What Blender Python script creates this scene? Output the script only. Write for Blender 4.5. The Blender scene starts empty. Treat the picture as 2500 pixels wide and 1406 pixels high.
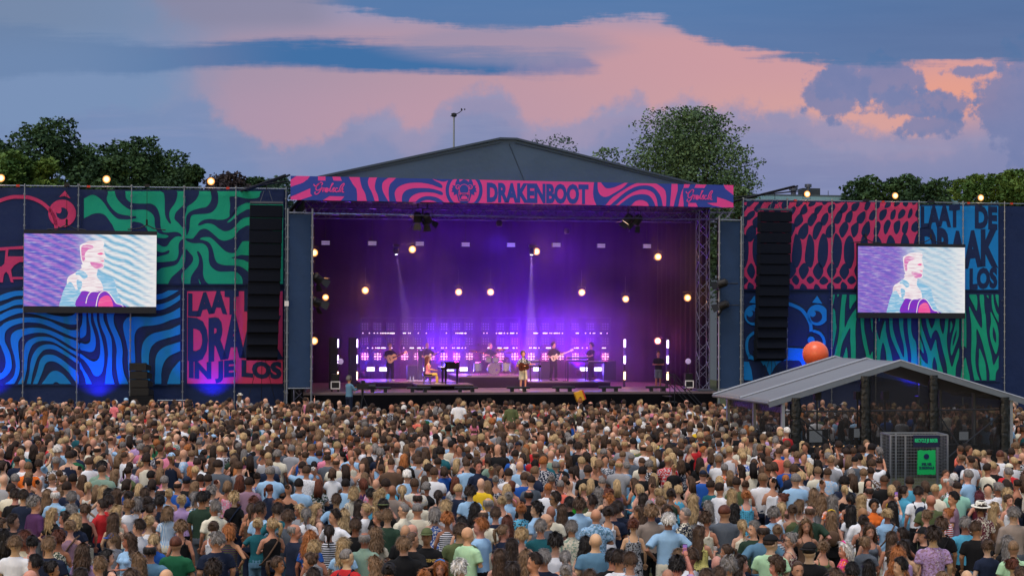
import bpy, math, random
import numpy as np
from mathutils import Vector, Matrix
from mathutils.geometry import delaunay_2d_cdt
SC = bpy.context.scene
COL = SC.collection
rnd = random.Random(7)
R = math.radians

# ---------------------------------------------------------------- camera
FPX, CH = 4000.0, 5.6                       # focal length in photo pixels, eye height
PITCH, ROLL = math.atan(62 / 4000.0), 0.0052
fwd = Vector((0, math.cos(PITCH), math.sin(PITCH)))
rgt = Vector((math.cos(ROLL), 0, math.sin(ROLL)))
rgt = (rgt - fwd * rgt.dot(fwd)).normalized()
upv = rgt.cross(fwd)
cam_d = bpy.data.cameras.new('camera')
cam_d.sensor_width = 36; cam_d.lens = FPX / 2500 * 36
cam_d.clip_start = 0.5; cam_d.clip_end = 3000
cam = bpy.data.objects.new('camera', cam_d); COL.objects.link(cam)
mw = Matrix((rgt, upv, -fwd)).transposed().to_4x4(); mw.translation = (0, 0, CH)
cam.matrix_world = mw
SC.camera = cam

# ---------------------------------------------------------------- render look
SC.view_settings.view_transform = 'Standard'; SC.view_settings.look = 'None'
SC.view_settings.exposure = 0.0; SC.view_settings.gamma = 1.0
SC.cycles.use_denoising = True
SC.cycles.max_bounces = 8; SC.cycles.transparent_max_bounces = 16
SC.cycles.volume_bounces = 0
SC.cycles.sample_clamp_indirect = 3.0

def s2l(c):
    return tuple(((v / 255) / 12.92 if v <= 10.3 else (((v / 255) + .055) / 1.055) ** 2.4) for v in c)
def C4(c): return s2l(c) + (1.0,)

# ---------------------------------------------------------------- world: dusk sky with painted cloud banks by direction
W = bpy.data.worlds.new('World'); SC.world = W; W.use_nodes = True
wt = W.node_tree; wt.nodes.clear()
class NG:
    def __init__(s, t): s.t = t
    def n(s, ty, **k):
        o = s.t.nodes.new(ty)
        for a, b in k.items(): setattr(o, a, b)
        return o
    def put(s, sock, v):
        if isinstance(v, bpy.types.NodeSocket): s.t.links.new(v, sock)
        elif v is not None: sock.default_value = v
    def m(s, op, a, b=None, c=None, clamp=False):
        o = s.n('ShaderNodeMath', operation=op, use_clamp=clamp)
        for i, v in enumerate((a, b, c)): s.put(o.inputs[i], v)
        return o.outputs[0]
    def step(s, x, a, b):                   # smooth 0..1 while x runs a..b
        o = s.n('ShaderNodeMapRange', interpolation_type='SMOOTHSTEP')
        s.put(o.inputs[0], x); s.put(o.inputs[1], a); s.put(o.inputs[2], b)
        return o.outputs[0]
    def mix(s, f, a, b, blend='MIX'):
        o = s.n('ShaderNodeMix', data_type='RGBA', blend_type=blend)
        s.put(o.inputs[0], f); s.put(o.inputs[6], a); s.put(o.inputs[7], b)
        return o.outputs[2]
    def xyz(s, x, y, z=0.0):
        o = s.n('ShaderNodeCombineXYZ')
        for i, v in enumerate((x, y, z)): s.put(o.inputs[i], v)
        return o.outputs[0]
    def noise(s, vec, scale, detail=4, rough=.55, dist=0.0):
        o = s.n('ShaderNodeTexNoise'); s.put(o.inputs['Vector'], vec)
        o.inputs['Scale'].default_value = scale; o.inputs['Detail'].default_value = detail
        o.inputs['Roughness'].default_value = rough; o.inputs['Distortion'].default_value = dist
        return o.outputs['Fac']
    def curve(s, x, pts):                   # piecewise linear/smooth curve of points in 0..1
        o = s.n('ShaderNodeFloatCurve'); s.put(o.inputs['Value'], x)
        cu = o.mapping.curves[0]
        cu.points[0].location = pts[0]; cu.points[1].location = pts[-1]
        for p in pts[1:-1]: cu.points.new(*p)
        o.mapping.use_clip = False
        o.mapping.update()
        return o.outputs[0]
g = NG(wt)
tc = g.n('ShaderNodeTexCoord'); sp = g.n('ShaderNodeSeparateXYZ'); wt.links.new(tc.outputs['Generated'], sp.inputs[0])
dy = g.m('MAXIMUM', sp.outputs[1], 0.12)
# direction expressed as x: 0..1 across 35 degrees ahead, y: 0 at the horizon .. up
sx = g.m('ADD', g.m('MULTIPLY', g.m('DIVIDE', sp.outputs[0], dy), FPX / 2500), .5)
sy = g.m('ADD', g.m('MULTIPLY', g.m('DIVIDE', sp.outputs[2], dy), FPX / 765.0), g.m('MULTIPLY', g.m('SUBTRACT', sx, .5), -.017))   # 1 = top of the view
Vw = g.xyz(g.m('MULTIPLY', sx, 3.27), sy)
n1 = g.noise(Vw, 2.2, 5, .55)
n2 = g.noise(Vw, 7.0, 6, .62)
n3 = g.noise(Vw, 22.0, 5, .6)
Vs = g.xyz(g.m('MULTIPLY', sx, 1.1), g.m('MULTIPLY', sy, 3.0))
ns = g.noise(Vs, 3.0, 6, .6)
def off(n, amp): return g.m('MULTIPLY', g.m('SUBTRACT', n, .5), amp)
ysy0 = g.noise(g.xyz(g.m('MULTIPLY', sx, 3.0), g.m('MULTIPLY', sy, 9.0)), 1.6, 6, .6)
yw = g.m('ADD', g.m('ADD', sy, off(n2, .15)), off(n3, .07))            # puffy edges
ysx = g.m('ADD', g.m('ADD', sy, off(ns, .09)), g.m('ADD', off(n3, .02), off(g.noise(g.xyz(g.m('MULTIPLY', sx, 6.0), g.m('MULTIPLY', sy, 30.0)), 1.6, 6, .7), .035)))           # streaky edges
def P(*xy): return [(x / 2500, (765 - y) / 765) for x, y in xy]
# clear air behind the clouds: peach low down, mauve higher
pink = g.mix(g.step(sx, .12, .48), C4((168, 148, 172)), C4((188, 152, 168)))
pink = g.mix(g.step(sx, .45, .85), pink, C4((214, 162, 158)))
pink = g.mix(g.step(sy, .62, .80), pink, g.mix(g.step(sx, .1, .8), C4((160, 146, 170)), C4((206, 156, 162))))
pink = g.mix(g.step(sy, .86, 1.0), pink, C4((152, 150, 182)))
pink = g.mix(g.step(g.m('ADD', sx, off(n1, .25)), .24, .10), pink, C4((122, 146, 184)))
pink = g.mix(g.m('MULTIPLY', g.step(sx, .35, .0), g.step(sy, .8, .95)), pink, C4((118, 138, 170)))
# low cumulus bank
bank = g.curve(sx, P((0, 330), (130, 300), (250, 262), (400, 262), (470, 243), (520, 285), (600, 330), (680, 368), (760, 352), (830, 318), (940, 275), (1000, 322), (1080, 262), (1150, 228), (1200, 218), (1260, 252), (1300, 302), (1380, 312), (1450, 280), (1520, 246), (1560, 224), (1600, 262), (1680, 238), (1760, 262), (1850, 262), (1960, 278), (2060, 300), (2200, 326), (2330, 300), (2420, 262), (2450, 205), (2500, 178)))
mb = g.step(g.m('SUBTRACT', yw, bank), .030, -.026)
bankc = g.mix(g.step(sx, .0, .75), C4((122, 146, 188)), C4((140, 138, 176)))
bankc = g.mix(g.step(g.m('SUBTRACT', yw, bank), -.20, -.0), bankc, g.mix(g.step(sx, .1, .5), C4((120, 142, 182)), C4((160, 150, 180))))
bankc = g.mix(g.step(sy, .50, .22), bankc, g.mix(g.step(sx, .2, .9), C4((130, 154, 198)), C4((118, 132, 178))))
bankc = g.mix(g.m('MULTIPLY', g.step(n1, .35, .7), .30), bankc, C4((112, 128, 170)))
bankc = g.mix(g.m('MULTIPLY', g.step(g.m('SUBTRACT', yw, g.m('SUBTRACT', bank, .075)), .02, -.03), .30), bankc, C4((118, 138, 180)))
bankc = g.mix(g.m('MULTIPLY', g.step(ysy0, .46, .62), .22), bankc, C4((150, 156, 190)))
sky = g.mix(mb, pink, bankc)
# broken cloud, right: two soft masses pierced by the glow
def blob(cx, cy, rx, ry):
    ex = g.m('DIVIDE', g.m('SUBTRACT', sx, cx), rx); ey = g.m('DIVIDE', g.m('SUBTRACT', sy, cy), ry)
    return g.m('SQRT', g.m('ADD', g.m('MULTIPLY', ex, ex), g.m('MULTIPLY', ey, ey)))
glow = g.step(blob(.93, .70, .10, .16), 1.0, .1)
sky = g.mix(g.m('MULTIPLY', glow, .7), sky, C4((234, 160, 136)))
nb = g.m('ADD', off(n2, 1.9), g.m('ADD', off(n3, 1.5), off(g.noise(Vw, 3.5, 3), 1.0)))
for cx, cy, rx, ry, lim in ((.815, .70, .030, .08, 1.0), (.855, .735, .055, .075, .95), (.885, .665, .055, .06, .85), (.90, .60, .035, .045, .9), (.995, .66, .030, .16, 1.15), (.945, .775, .06, .03, .6)):
    sky = g.mix(g.m('MULTIPLY', g.step(g.m('ADD', blob(cx, cy, rx, ry), nb), lim + .16, lim - .22), .88), sky, g.mix(n2, C4((104, 122, 168)), C4((132, 136, 176))))
# long middle streak
top = g.curve(sx, P((0, 60), (200, 78), (420, 98), (640, 96), (850, 100), (1000, 112), (1150, 128), (1300, 128), (1400, 122), (1450, 150), (1500, 190), (1600, 230), (2000, 300), (2500, 300)))
bot = g.curve(sx, P((0, 196), (200, 178), (320, 184), (480, 172), (640, 164), (850, 172), (1000, 180), (1200, 186), (1350, 188), (1450, 176), (1500, 150), (1600, 130), (2000, 120), (2500, 120)))
ysy = g.m('ADD', ysx, off(g.noise(g.xyz(g.m('MULTIPLY', sx, 4.0), g.m('MULTIPLY', sy, 16.0)), 2.0, 7, .65), .10))
mk = g.m('MULTIPLY', g.step(g.m('SUBTRACT', top, ysy), -.02, .03), g.step(g.m('SUBTRACT', ysx, bot), -.012, .020))
stc = g.mix(g.step(sx, .0, .30), C4((98, 126, 166)), C4((66, 112, 164)))
stc = g.mix(g.step(g.m('ADD', sx, off(n2, .15)), .46, .54), stc, C4((140, 134, 170)))
sky = g.mix(g.m('MULTIPLY', mk, g.m('ADD', .5, g.m('MULTIPLY', g.step(sx, .05, .3), .5))), sky, stc)
# upper right deck
ub = g.curve(sx, P((0, -80), (380, -40), (700, -10), (830, 14), (1000, 58), (1120, 76), (1250, 80), (1400, 62), (1500, 46), (1590, 42), (1650, 66), (1700, 96), (1800, 122), (1900, 140), (2050, 152), (2250, 158), (2400, 150), (2500, 158)))
mu = g.step(g.m('SUBTRACT', g.m('ADD', ysy, off(n3, .03)), ub), -.012, .026)
sky = g.mix(g.m('MULTIPLY', mu, .96), sky, g.mix(g.m('MULTIPLY', ns, .8), g.mix(g.step(sx, .6, 1.0), C4((72, 116, 168)), C4((76, 106, 152))), C4((98, 128, 172))))
# mauve veil above the bank in the middle
mv = g.m('MULTIPLY', g.step(g.m('ADD', sx, off(n1, .3)), .14, .2), g.m('MULTIPLY', g.step(sy, .88, .95), g.step(sx, .35, .29)))
sky = g.mix(g.m('MULTIPLY', mv, .8), sky, C4((138, 136, 162)))
m2 = g.m('MULTIPLY', g.step(g.m('ADD', blob(.49, .855, .13, .07), off(ns, .9)), 1.1, .5), .6)
sky = g.mix(m2, sky, C4((146, 142, 172)))
# the rest of the dome: physical dusk sky blended with a pale overcast behind the viewer
nish = g.n('ShaderNodeTexSky', sky_type='NISHITA'); nish.sun_disc = False
nish.sun_elevation = R(9); nish.sun_rotation = R(200)
hi = g.mix(1.0, nish.outputs[0], (0.10, 0.10, 0.10, 1), 'MULTIPLY')
hi = g.mix(1.0, hi, g.mix(g.step(sp.outputs[2], .05, .75), C4((84, 90, 104)), C4((184, 184, 196))), 'ADD')
ahead = g.m('MULTIPLY', g.step(sp.outputs[1], .55, .8), g.step(sy, 1.7, 1.1))
sky = g.mix(ahead, hi, sky)
low = g.step(sp.outputs[2], -.002, -.03)
sky = g.mix(low, sky, C4((60, 66, 76)))
bg = g.n('ShaderNodeBackground'); wt.links.new(sky, bg.inputs[0]); bg.inputs[1].default_value = 1.0
wo = g.n('ShaderNodeOutputWorld'); wt.links.new(bg.outputs[0], wo.inputs[0])

# ---------------------------------------------------------------- sun: soft after-glow from behind the viewer
sl = bpy.data.lights.new('sun', 'SUN'); sl.energy = 2.0; sl.angle = R(22); sl.color = (1.0, .92, .84)
so = bpy.data.objects.new('sun', sl); COL.objects.link(so)
so.rotation_euler = (R(22), 0, R(-30)); so.location = (0, -20, 40)

# ---------------------------------------------------------------- helpers
def at(px, py, Y):
    d = fwd * FPX + rgt * (px - 1250) + upv * (703 - py)
    d = d * (Y / d.y)
    return Vector((d.x, d.y, d.z + CH))
class Frame:                                  # vertical plane: u along it to the right, v away from the viewer, z up
    def __init__(s, Y0, ang):
        s.a = R(ang); s.o = Vector((0, Y0, 0)); s.u = Vector((math.cos(s.a), math.sin(s.a), 0)); s.v = Vector((-math.sin(s.a), math.cos(s.a), 0))
    def p(s, u, z, v=0.0): return s.o + s.u * u + s.v * v + Vector((0, 0, z))
    def pix(s, px, py, v=0.0):                # photo pixel -> (u, z) on the plane at depth v
        d = fwd * FPX + rgt * (px - 1250) + upv * (703 - py)
        o = s.o + s.v * v
        t = (o - Vector((0, 0, CH))).dot(s.v) / d.dot(s.v)
        q = d * t + Vector((0, 0, CH))
        return (q - s.o).dot(s.u), q.z
    def w(s, px, py, v=0.0):
        u, z = s.pix(px, py, v); return s.p(u, z, v)
    def rot(s): return s.a
STG = Frame(77.7, 10.7); LW = Frame(83.3, 10.7); RW = Frame(90.8, 10.7)

def mat(name, c, rough=.7, metal=0.0, emit=None, es=1.0, var=.12, vs=6.0, bump=0.0, bs=20.0, spec=.3, **k):
    m = bpy.data.materials.new(name); m.use_nodes = True
    t = m.node_tree; b = t.nodes['Principled BSDF']; q = NG(t)
    b.inputs['Roughness'].default_value = rough; b.inputs['Metallic'].default_value = metal
    b.inputs['Specular IOR Level'].default_value = spec
    cc = C4(c) if max(c) > 1.01 else tuple(c) + (1,)
    tcn = q.n('ShaderNodeTexCoord')
    if var > 0:
        nz = q.noise(tcn.outputs['Object'], vs, 4, .6)
        f = q.m('ADD', 1 - var, q.m('MULTIPLY', nz, 2 * var))
        q.put(b.inputs['Base Color'], q.mix(1.0, cc, q.xyz(f, f, f), 'MULTIPLY'))
    else: b.inputs['Base Color'].default_value = cc
    if bump > 0:
        bn = q.n('ShaderNodeBump'); bn.inputs['Strength'].default_value = 1; bn.inputs['Distance'].default_value = bump
        q.put(bn.inputs['Height'], q.noise(tcn.outputs['Object'], bs, 4, .6)); t.links.new(bn.outputs[0], b.inputs['Normal'])
    if emit is not None:
        b.inputs['Emission Color'].default_value = C4(emit) if max(emit) > 1.01 else tuple(emit) + (1,); b.inputs['Emission Strength'].default_value = es
    for a, v in k.items(): b.inputs[a.replace('_', ' ')].default_value = v
    return m

def tag(o, label=None, cat=None, group=None, kind=None):
    if label: o['label'] = label
    if cat: o['category'] = cat
    if group: o['group'] = group
    if kind: o['kind'] = kind
    return o
def empty(name, loc=(0, 0, 0), rz=0, label=None, cat=None, group=None):
    o = bpy.data.objects.new(name, None); COL.objects.link(o)
    o.location = loc; o.rotation_euler = (0, 0, rz); o.empty_display_size = .3
    return tag(o, label, cat, group)
BT = []
def mesh_obj(name, V, F, mats, parent=None, mi=None, smooth=False, world=True):
    """V list of points (world when world=True, else local to the parent)"""
    me = bpy.data.meshes.new(name); me.from_pydata([tuple(v) for v in V], [], F)
    for m in (mats if isinstance(mats, (list, tuple)) else [mats]): me.materials.append(m)
    if mi is not None: me.polygons.foreach_set('material_index', mi)
    if smooth: me.polygons.foreach_set('use_smooth', [True] * len(F))
    me.update()
    o = bpy.data.objects.new(name, me); COL.objects.link(o)
    if parent is not None:
        o.parent = parent
        if world:
            M = Matrix.LocRotScale(parent.location, parent.rotation_euler, parent.scale)
            if parent.parent is not None: M = Matrix.LocRotScale(parent.parent.location, parent.parent.rotation_euler, parent.parent.scale) @ M
            o.matrix_local = M.inverted()
    return o
class MB:
    def __init__(s): s.V = []; s.F = []; s.I = []; s.k = 0
    def add(s, V, F, k=None):
        b = len(s.V); s.V += [Vector(v) for v in V]; s.F += [tuple(b + i for i in f) for f in F]; s.I += [s.k if k is None else k] * len(F)
    def box(s, c, d, X=Vector((1, 0, 0)), Y=Vector((0, 1, 0)), k=None, Z=None):
        c = Vector(c); X = Vector(X).normalized(); Y = Vector(Y).normalized(); Z = Z or X.cross(Y)
        V = [c + X * (d[0] / 2 * a) + Y * (d[1] / 2 * b) + Z * (d[2] / 2 * e) for e in (-1, 1) for b in (-1, 1) for a in (-1, 1)]
        s.add(V, [(0, 2, 3, 1), (4, 5, 7, 6), (0, 1, 5, 4), (2, 6, 7, 3), (0, 4, 6, 2), (1, 3, 7, 5)], k)
        return s
    def tube(s, pts, r, n=8, k=None, cap=True):
        pts = [Vector(p) for p in pts]; rs = r if isinstance(r, (list, tuple)) else [r] * len(pts)
        V = []; F = []
        for i, p in enumerate(pts):
            d = (pts[min(i + 1, len(pts) - 1)] - pts[max(i - 1, 0)])
            d = d.normalized() if d.length > 1e-9 else Vector((0, 0, 1))
            a = d.cross(Vector((0, 0, 1)) if abs(d.z) < .9 else Vector((1, 0, 0))).normalized(); b = d.cross(a)
            for j in range(n):
                t = 2 * math.pi * j / n; V.append(p + (a * math.cos(t) + b * math.sin(t)) * rs[i])
        for i in range(len(pts) - 1):
            for j in range(n):
                A = i * n + j; B = i * n + (j + 1) % n; F.append((A, B, B + n, A + n))
        if cap: F.append(tuple(range(n - 1, -1, -1))); F.append(tuple(range((len(pts) - 1) * n, len(pts) * n)))
        s.add(V, F, k); return s
    def ell(s, c, r, nu=14, nv=9, k=None, M=None):
        c = Vector(c); r = (r, r, r) if not isinstance(r, (list, tuple)) else r; V = []; F = []
        for i in range(nv + 1):
            th = math.pi * i / nv
            for j in range(nu):
                ph = 2 * math.pi * j / nu; q = Vector((r[0] * math.sin(th) * math.cos(ph), r[1] * math.sin(th) * math.sin(ph), r[2] * math.cos(th)))
                V.append(c + (M @ q if M else q))
        for i in range(nv):
            for j in range(nu):
                a = i * nu + j; b = i * nu + (j + 1) % nu; F.append((a, b, b + nu, a + nu))
        s.add(V, F, k); return s
    def lathe(s, c, axis, prof, n=20, k=None):     # prof: (along, radius)
        c = Vector(c); ax = Vector(axis).normalized()
        a = ax.cross(Vector((0, 0, 1)) if abs(ax.z) < .9 else Vector((1, 0, 0))).normalized(); b = ax.cross(a); V = []; F = []
        for l, r in prof:
            for j in range(n):
                t = 2 * math.pi * j / n; V.append(c + ax * l + (a * math.cos(t) + b * math.sin(t)) * r)
        for i in range(len(prof) - 1):
            for j in range(n):
                A = i * n + j; B = i * n + (j + 1) % n; F.append((A, A + n, B + n, B))
        F.append(tuple(range(n))); F.append(tuple(range(len(prof) * n - 1, (len(prof) - 1) * n - 1, -1)))
        s.add(V, F, k); return s
    def prism(s, pts, n, k=None):                  # flat outline extruded by vector n
        m = len(pts); pts = [Vector(p) for p in pts]; n = Vector(n)
        s.add(pts + [p + n for p in pts], [tuple(range(m)), tuple(range(2 * m - 1, m - 1, -1))] + [(i, i + m, (i + 1) % m + m, (i + 1) % m) for i in range(m)], k); return s
    def build(s, name, mats, parent=None, smooth=False, world=True):
        return mesh_obj(name, s.V, s.F, mats, parent, s.I, smooth, world)

def smooth_poly(pts, n=5):
    m = len(pts); out = []
    for i in range(m):
        p0, p1, p2, p3 = (np.array(pts[(i + j - 1) % m], float) for j in range(4))
        for t in np.arange(n) / n:
            q = .5 * (2 * p1 + (p2 - p0) * t + (2 * p0 - 5 * p1 + 4 * p2 - p3) * t * t + (3 * p1 - p0 - 3 * p2 + p3) * t ** 3)
            out.append((float(q[0]), float(q[1])))
    return out
def clip(poly, x0, y0, x1, y1):
    for ax, lim, sg in ((0, x0, 1), (0, x1, -1), (1, y0, 1), (1, y1, -1)):
        out = []
        for i in range(len(poly)):
            a, b = poly[i - 1], poly[i]; ia = (a[ax] - lim) * sg >= 0; ib = (b[ax] - lim) * sg >= 0
            if ia != ib:
                t = (lim - a[ax]) / (b[ax] - a[ax]); q = [a[0] + (b[0] - a[0]) * t, a[1] + (b[1] - a[1]) * t]; q[ax] = lim; out.append(tuple(q))
            if ib: out.append(b)
        poly = out
        if len(poly) < 3: return []
    return poly
def fill(poly):                                    # filled outline -> (points, triangles)
    if len(poly) < 3: return [], []
    a = sum(poly[i - 1][0] * poly[i][1] - poly[i][0] * poly[i - 1][1] for i in range(len(poly)))
    if a < 0: poly = poly[::-1]
    v, e, f, *_ = delaunay_2d_cdt([Vector(p) for p in poly], [], [list(range(len(poly)))], 1, 1e-5)
    return [tuple(p) for p in v], [tuple(t) for t in f]
def stroke(pts, w, n=4):                           # outline of a brushed line of width w
    P_ = []
    m = len(pts)
    for i in range(m - 1):
        p0, p1, p2, p3 = (np.array(pts[min(max(i + j - 1, 0), m - 1)], float) for j in range(4))
        for t in np.arange(n) / n: P_.append(.5 * (2 * p1 + (p2 - p0) * t + (2 * p0 - 5 * p1 + 4 * p2 - p3) * t * t + (3 * p1 - p0 - 3 * p2 + p3) * t ** 3))
    P_.append(np.array(pts[-1], float)); L = []; Rr = []
    for i, p in enumerate(P_):
        d = P_[min(i + 1, len(P_) - 1)] - P_[max(i - 1, 0)]; d = d / (np.linalg.norm(d) + 1e-9); nn = np.array((-d[1], d[0]))
        L.append(tuple(p + nn * w / 2)); Rr.append(tuple(p - nn * w / 2))
    return L + Rr[::-1]
def disc(cx, cy, rx, ry=None, n=28, a0=0, a1=360):
    ry = ry or rx
    return [(cx + rx * math.cos(R(a0 + (a1 - a0) * i / n)), cy + ry * math.sin(R(a0 + (a1 - a0) * i / n))) for i in range(n + (0 if a1 - a0 == 360 else 1))]
_tx = {}
def text_shape(s, bold=.035):                      # glyph outlines of a line of writing, normalised to 0..1 x 0..1 (y down)
    if (s, bold) not in _tx:
        c = bpy.data.curves.new('writing', 'FONT'); c.body = s; c.offset = bold; c.resolution_u = 3
        o = bpy.data.objects.new('writing', c); COL.objects.link(o)
        me = bpy.data.meshes.new_from_object(o.evaluated_get(bpy.context.evaluated_depsgraph_get()))
        v = np.array([q.co[:2] for q in me.vertices]); f = [tuple(p.vertices) for p in me.polygons]
        bpy.data.objects.remove(o); bpy.data.curves.remove(c); bpy.data.meshes.remove(me)
        lo, hi = v.min(0), v.max(0); v = (v - lo) / (hi - lo); v[:, 1] = 1 - v[:, 1]
        _tx[(s, bold)] = (v, f)
    return _tx[(s, bold)]
class Art:                                         # flat inks printed on a cloth hung in a Frame, drawn in photo pixels
    def __init__(s, fr, rect, ox=0, oy=0, sc=1.0, v0=0.0):
        s.fr, s.rect, s.ox, s.oy, s.sc, s.v0 = fr, rect, ox, oy, sc, v0; s.mb = MB(); s.slope = 0.0
    def src(s, p): x = p[0] / s.sc + s.ox; return (x, p[1] / s.sc + s.oy)
    def _put(s, pts, tris, k, lift):
        s.mb.add([s.fr.w(x, y + (x - s.rect[0]) * s.slope, s.v0 - lift) for x, y in pts], tris, k)
    def shape(s, pts, k, lift=.008, sm=True, raw=False):
        q = [s.src(p) for p in pts] if not raw else pts
        if sm: q = smooth_poly(q)
        q = clip(q, *s.rect)
        if q: v, f = fill(q); s._put(v, f, k, lift)
    def text(s, t, x0, y0, x1, y1, k, lift=.012, bold=.035, tilt=0.0, bow=0.0):
        v, f = text_shape(t, bold); out = []
        for a, b in v:
            y = y0 + (y1 - y0) * b + bow * math.sin(a * 9) ; x = x0 + (x1 - x0) * a
            out.append((x, y + tilt * (a - .5)))
        s._put(out, f, k, lift)
# ---------------------------------------------------------------- materials
M_navy = mat('navy_cloth', (15, 36, 80), .75, var=.18, vs=.7, bump=.06, bs=.9)
M_navy2 = mat('wing_cloth', (32, 56, 92), .8, var=.22, vs=.5, bump=.05, bs=1.2)
M_pink = mat('ink_pink', (186, 54, 104), .75, var=.14, vs=.8, bump=.05, bs=1.1)
M_green = mat('ink_green', (6, 148, 120), .75, var=.14, vs=.8, bump=.05, bs=1.1)
M_blue = mat('ink_blue', (8, 120, 198), .75, var=.14, vs=.8, bump=.05, bs=1.1)
M_hpink = mat('header_pink', (216, 66, 150), .7, var=.05, vs=.5, bump=.015, bs=1.3)
M_hnavy = mat('header_navy', (44, 66, 158), .7, var=.06, vs=.5, bump=.015, bs=1.3)
M_steel = mat('galvanised_steel', (128, 136, 150), .4, .6, var=.15, vs=3)
M_dsteel = mat('weathered_steel', (84, 90, 106), .5, .5, var=.2, vs=3)
M_black = mat('black_cloth', (17, 18, 24), .9, var=.2, vs=2, bump=.02, bs=3)
M_blk = mat('black_housing', (24, 25, 31), .45, var=.15, vs=5)
M_grille = mat('speaker_grille', (27, 31, 42), .6, var=.2, vs=8)
M_red = mat('red_clamp', (190, 60, 50), .5)
M_alu = mat('aluminium', (150, 156, 168), .35, .7, var=.1)
M_wht = mat('white_paint', (214, 214, 218), .5, var=.05)
def emitter(name, c, st): return mat(name, (0, 0, 0), .5, emit=c, es=st, var=0)
M_lamp = emitter('lamp_warm_glow', (1.0, .70, .38), 2.2)
M_lampx = emitter('lamp_wall_glow', (1.0, .72, .40), 2.2)

# ---------------------------------------------------------------- ground
me = MB(); me.add([(-900, -60, 0), (900, -60, 0), (900, 2500, 0), (-900, 2500, 0)], [(0, 1, 2, 3)])
tag(me.build('ground', mat('trodden_grass', (62, 66, 44), .95, var=.35, vs=.8, bump=.03, bs=12)), kind='structure')

# ---------------------------------------------------------------- scaffold walls dressed in navy cloth
def scaffold_wall(fr, poles, px0, px1, ytop, label, reds):
    w = empty('scaffold_wall', fr.w(px0, 900).xy.to_3d(), fr.a, label, 'stage wall', 'clad scaffold walls')
    b = MB(); n = 60; m = 26
    top = lambda x: fr.pix(x, ytop(x))[1] - .12
    V = []; F = []
    for i in range(n + 1):
        px = px0 + (px1 - px0) * i / n; u = fr.pix(px, 800)[0]
        for j in range(m + 1):
            z = .05 + (top(px) - .05) * j / m
            V.append(fr.p(u, z, .05 + .018 * math.sin(u * 1.9 + j * .6) * math.sin(j * .8 + i * .3)))
    for i in range(n):
        for j in range(m): a = i * (m + 1) + j; F.append((a, a + 1, a + m + 2, a + m + 1)[::-1])
    mesh_obj('wall_cloth', V, F, M_navy, w, smooth=True)
    for px in poles:
        u, z = fr.pix(px, ytop(px) - 5); r = MB()
        r.tube([fr.p(u, 0, -.28), fr.p(u, z, -.28)], .03, 8)
        zz = .7
        while zz < z: r.tube([fr.p(u, zz - .04, -.28), fr.p(u, zz + .04, -.28)], .058, 8); zz += .5
        r.tube([fr.p(u, 2.0, -.28), fr.p(u, 2.0, .1)], .024, 6); r.tube([fr.p(u, 6.5, -.28), fr.p(u, 6.5, .1)], .024, 6)
        r.build('pole', M_steel, w)
    for a, c in zip([px0] + poles, poles + [px1]):
        if c - a < 15: continue
        ua, za = fr.pix(a, ytop(a)); ub, zb = fr.pix(c, ytop(c))
        MB().tube([fr.p(ua + .04, za, -.22), fr.p(ub - .04, zb, -.22)], .03, 8).build('top_rail', M_steel, w)
    for px in reds:
        u, z = fr.pix(px, ytop(px)); MB().box(fr.p(u, z, -.22), (.16, .1, .1), fr.u, fr.v).build('rail_clamp', M_red, w)
    return w
lt = lambda x: 454 + .0118 * x
rt = lambda x: 488 + .0155 * (x - 1810)
scaffold_wall(LW, [62, 193, 322, 450, 576, 698], -70, 700, lt, 'long navy cloth scaffold wall to the left of the stage', [45, 217, 556])
scaffold_wall(RW, [1811, 1918, 2027, 2134, 2239, 2346, 2447], 1811, 2590, rt, 'long navy cloth scaffold wall to the right of the stage', [1938, 2152, 2360, 2465])

# ---------------------------------------------------------------- printed banners
def back(a, rect, k, lift=.004):
    x0, y0, x1, y1 = rect; nx, ny = 10, 5; pts = []; F = []
    for j in range(ny + 1):
        for i in range(nx + 1): pts.append((x0 + (x1 - x0) * i / nx, y0 + (y1 - y0) * j / ny))
    for j in range(ny):
        for i in range(nx): q = j * (nx + 1) + i; F.append((q, q + 1, q + nx + 2, q + nx + 1))
    a._put(pts, F, k, lift)
def hem(a, rect, k=0):                      # the cloth the ink is printed on, with a visible thickness
    x0, y0, x1, y1 = rect; fr = a.fr; c = [fr.pix(x, y, a.v0) for x, y in ((x0 - 4, y0 - 4), (x1 + 3, y0 - 4), (x1 + 3, y1 + 4), (x0 - 4, y1 + 4))]
    a.mb.prism([fr.p(u, z, a.v0 + .02) for u, z in c], fr.v * .02, k)
V0 = -.03
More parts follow.
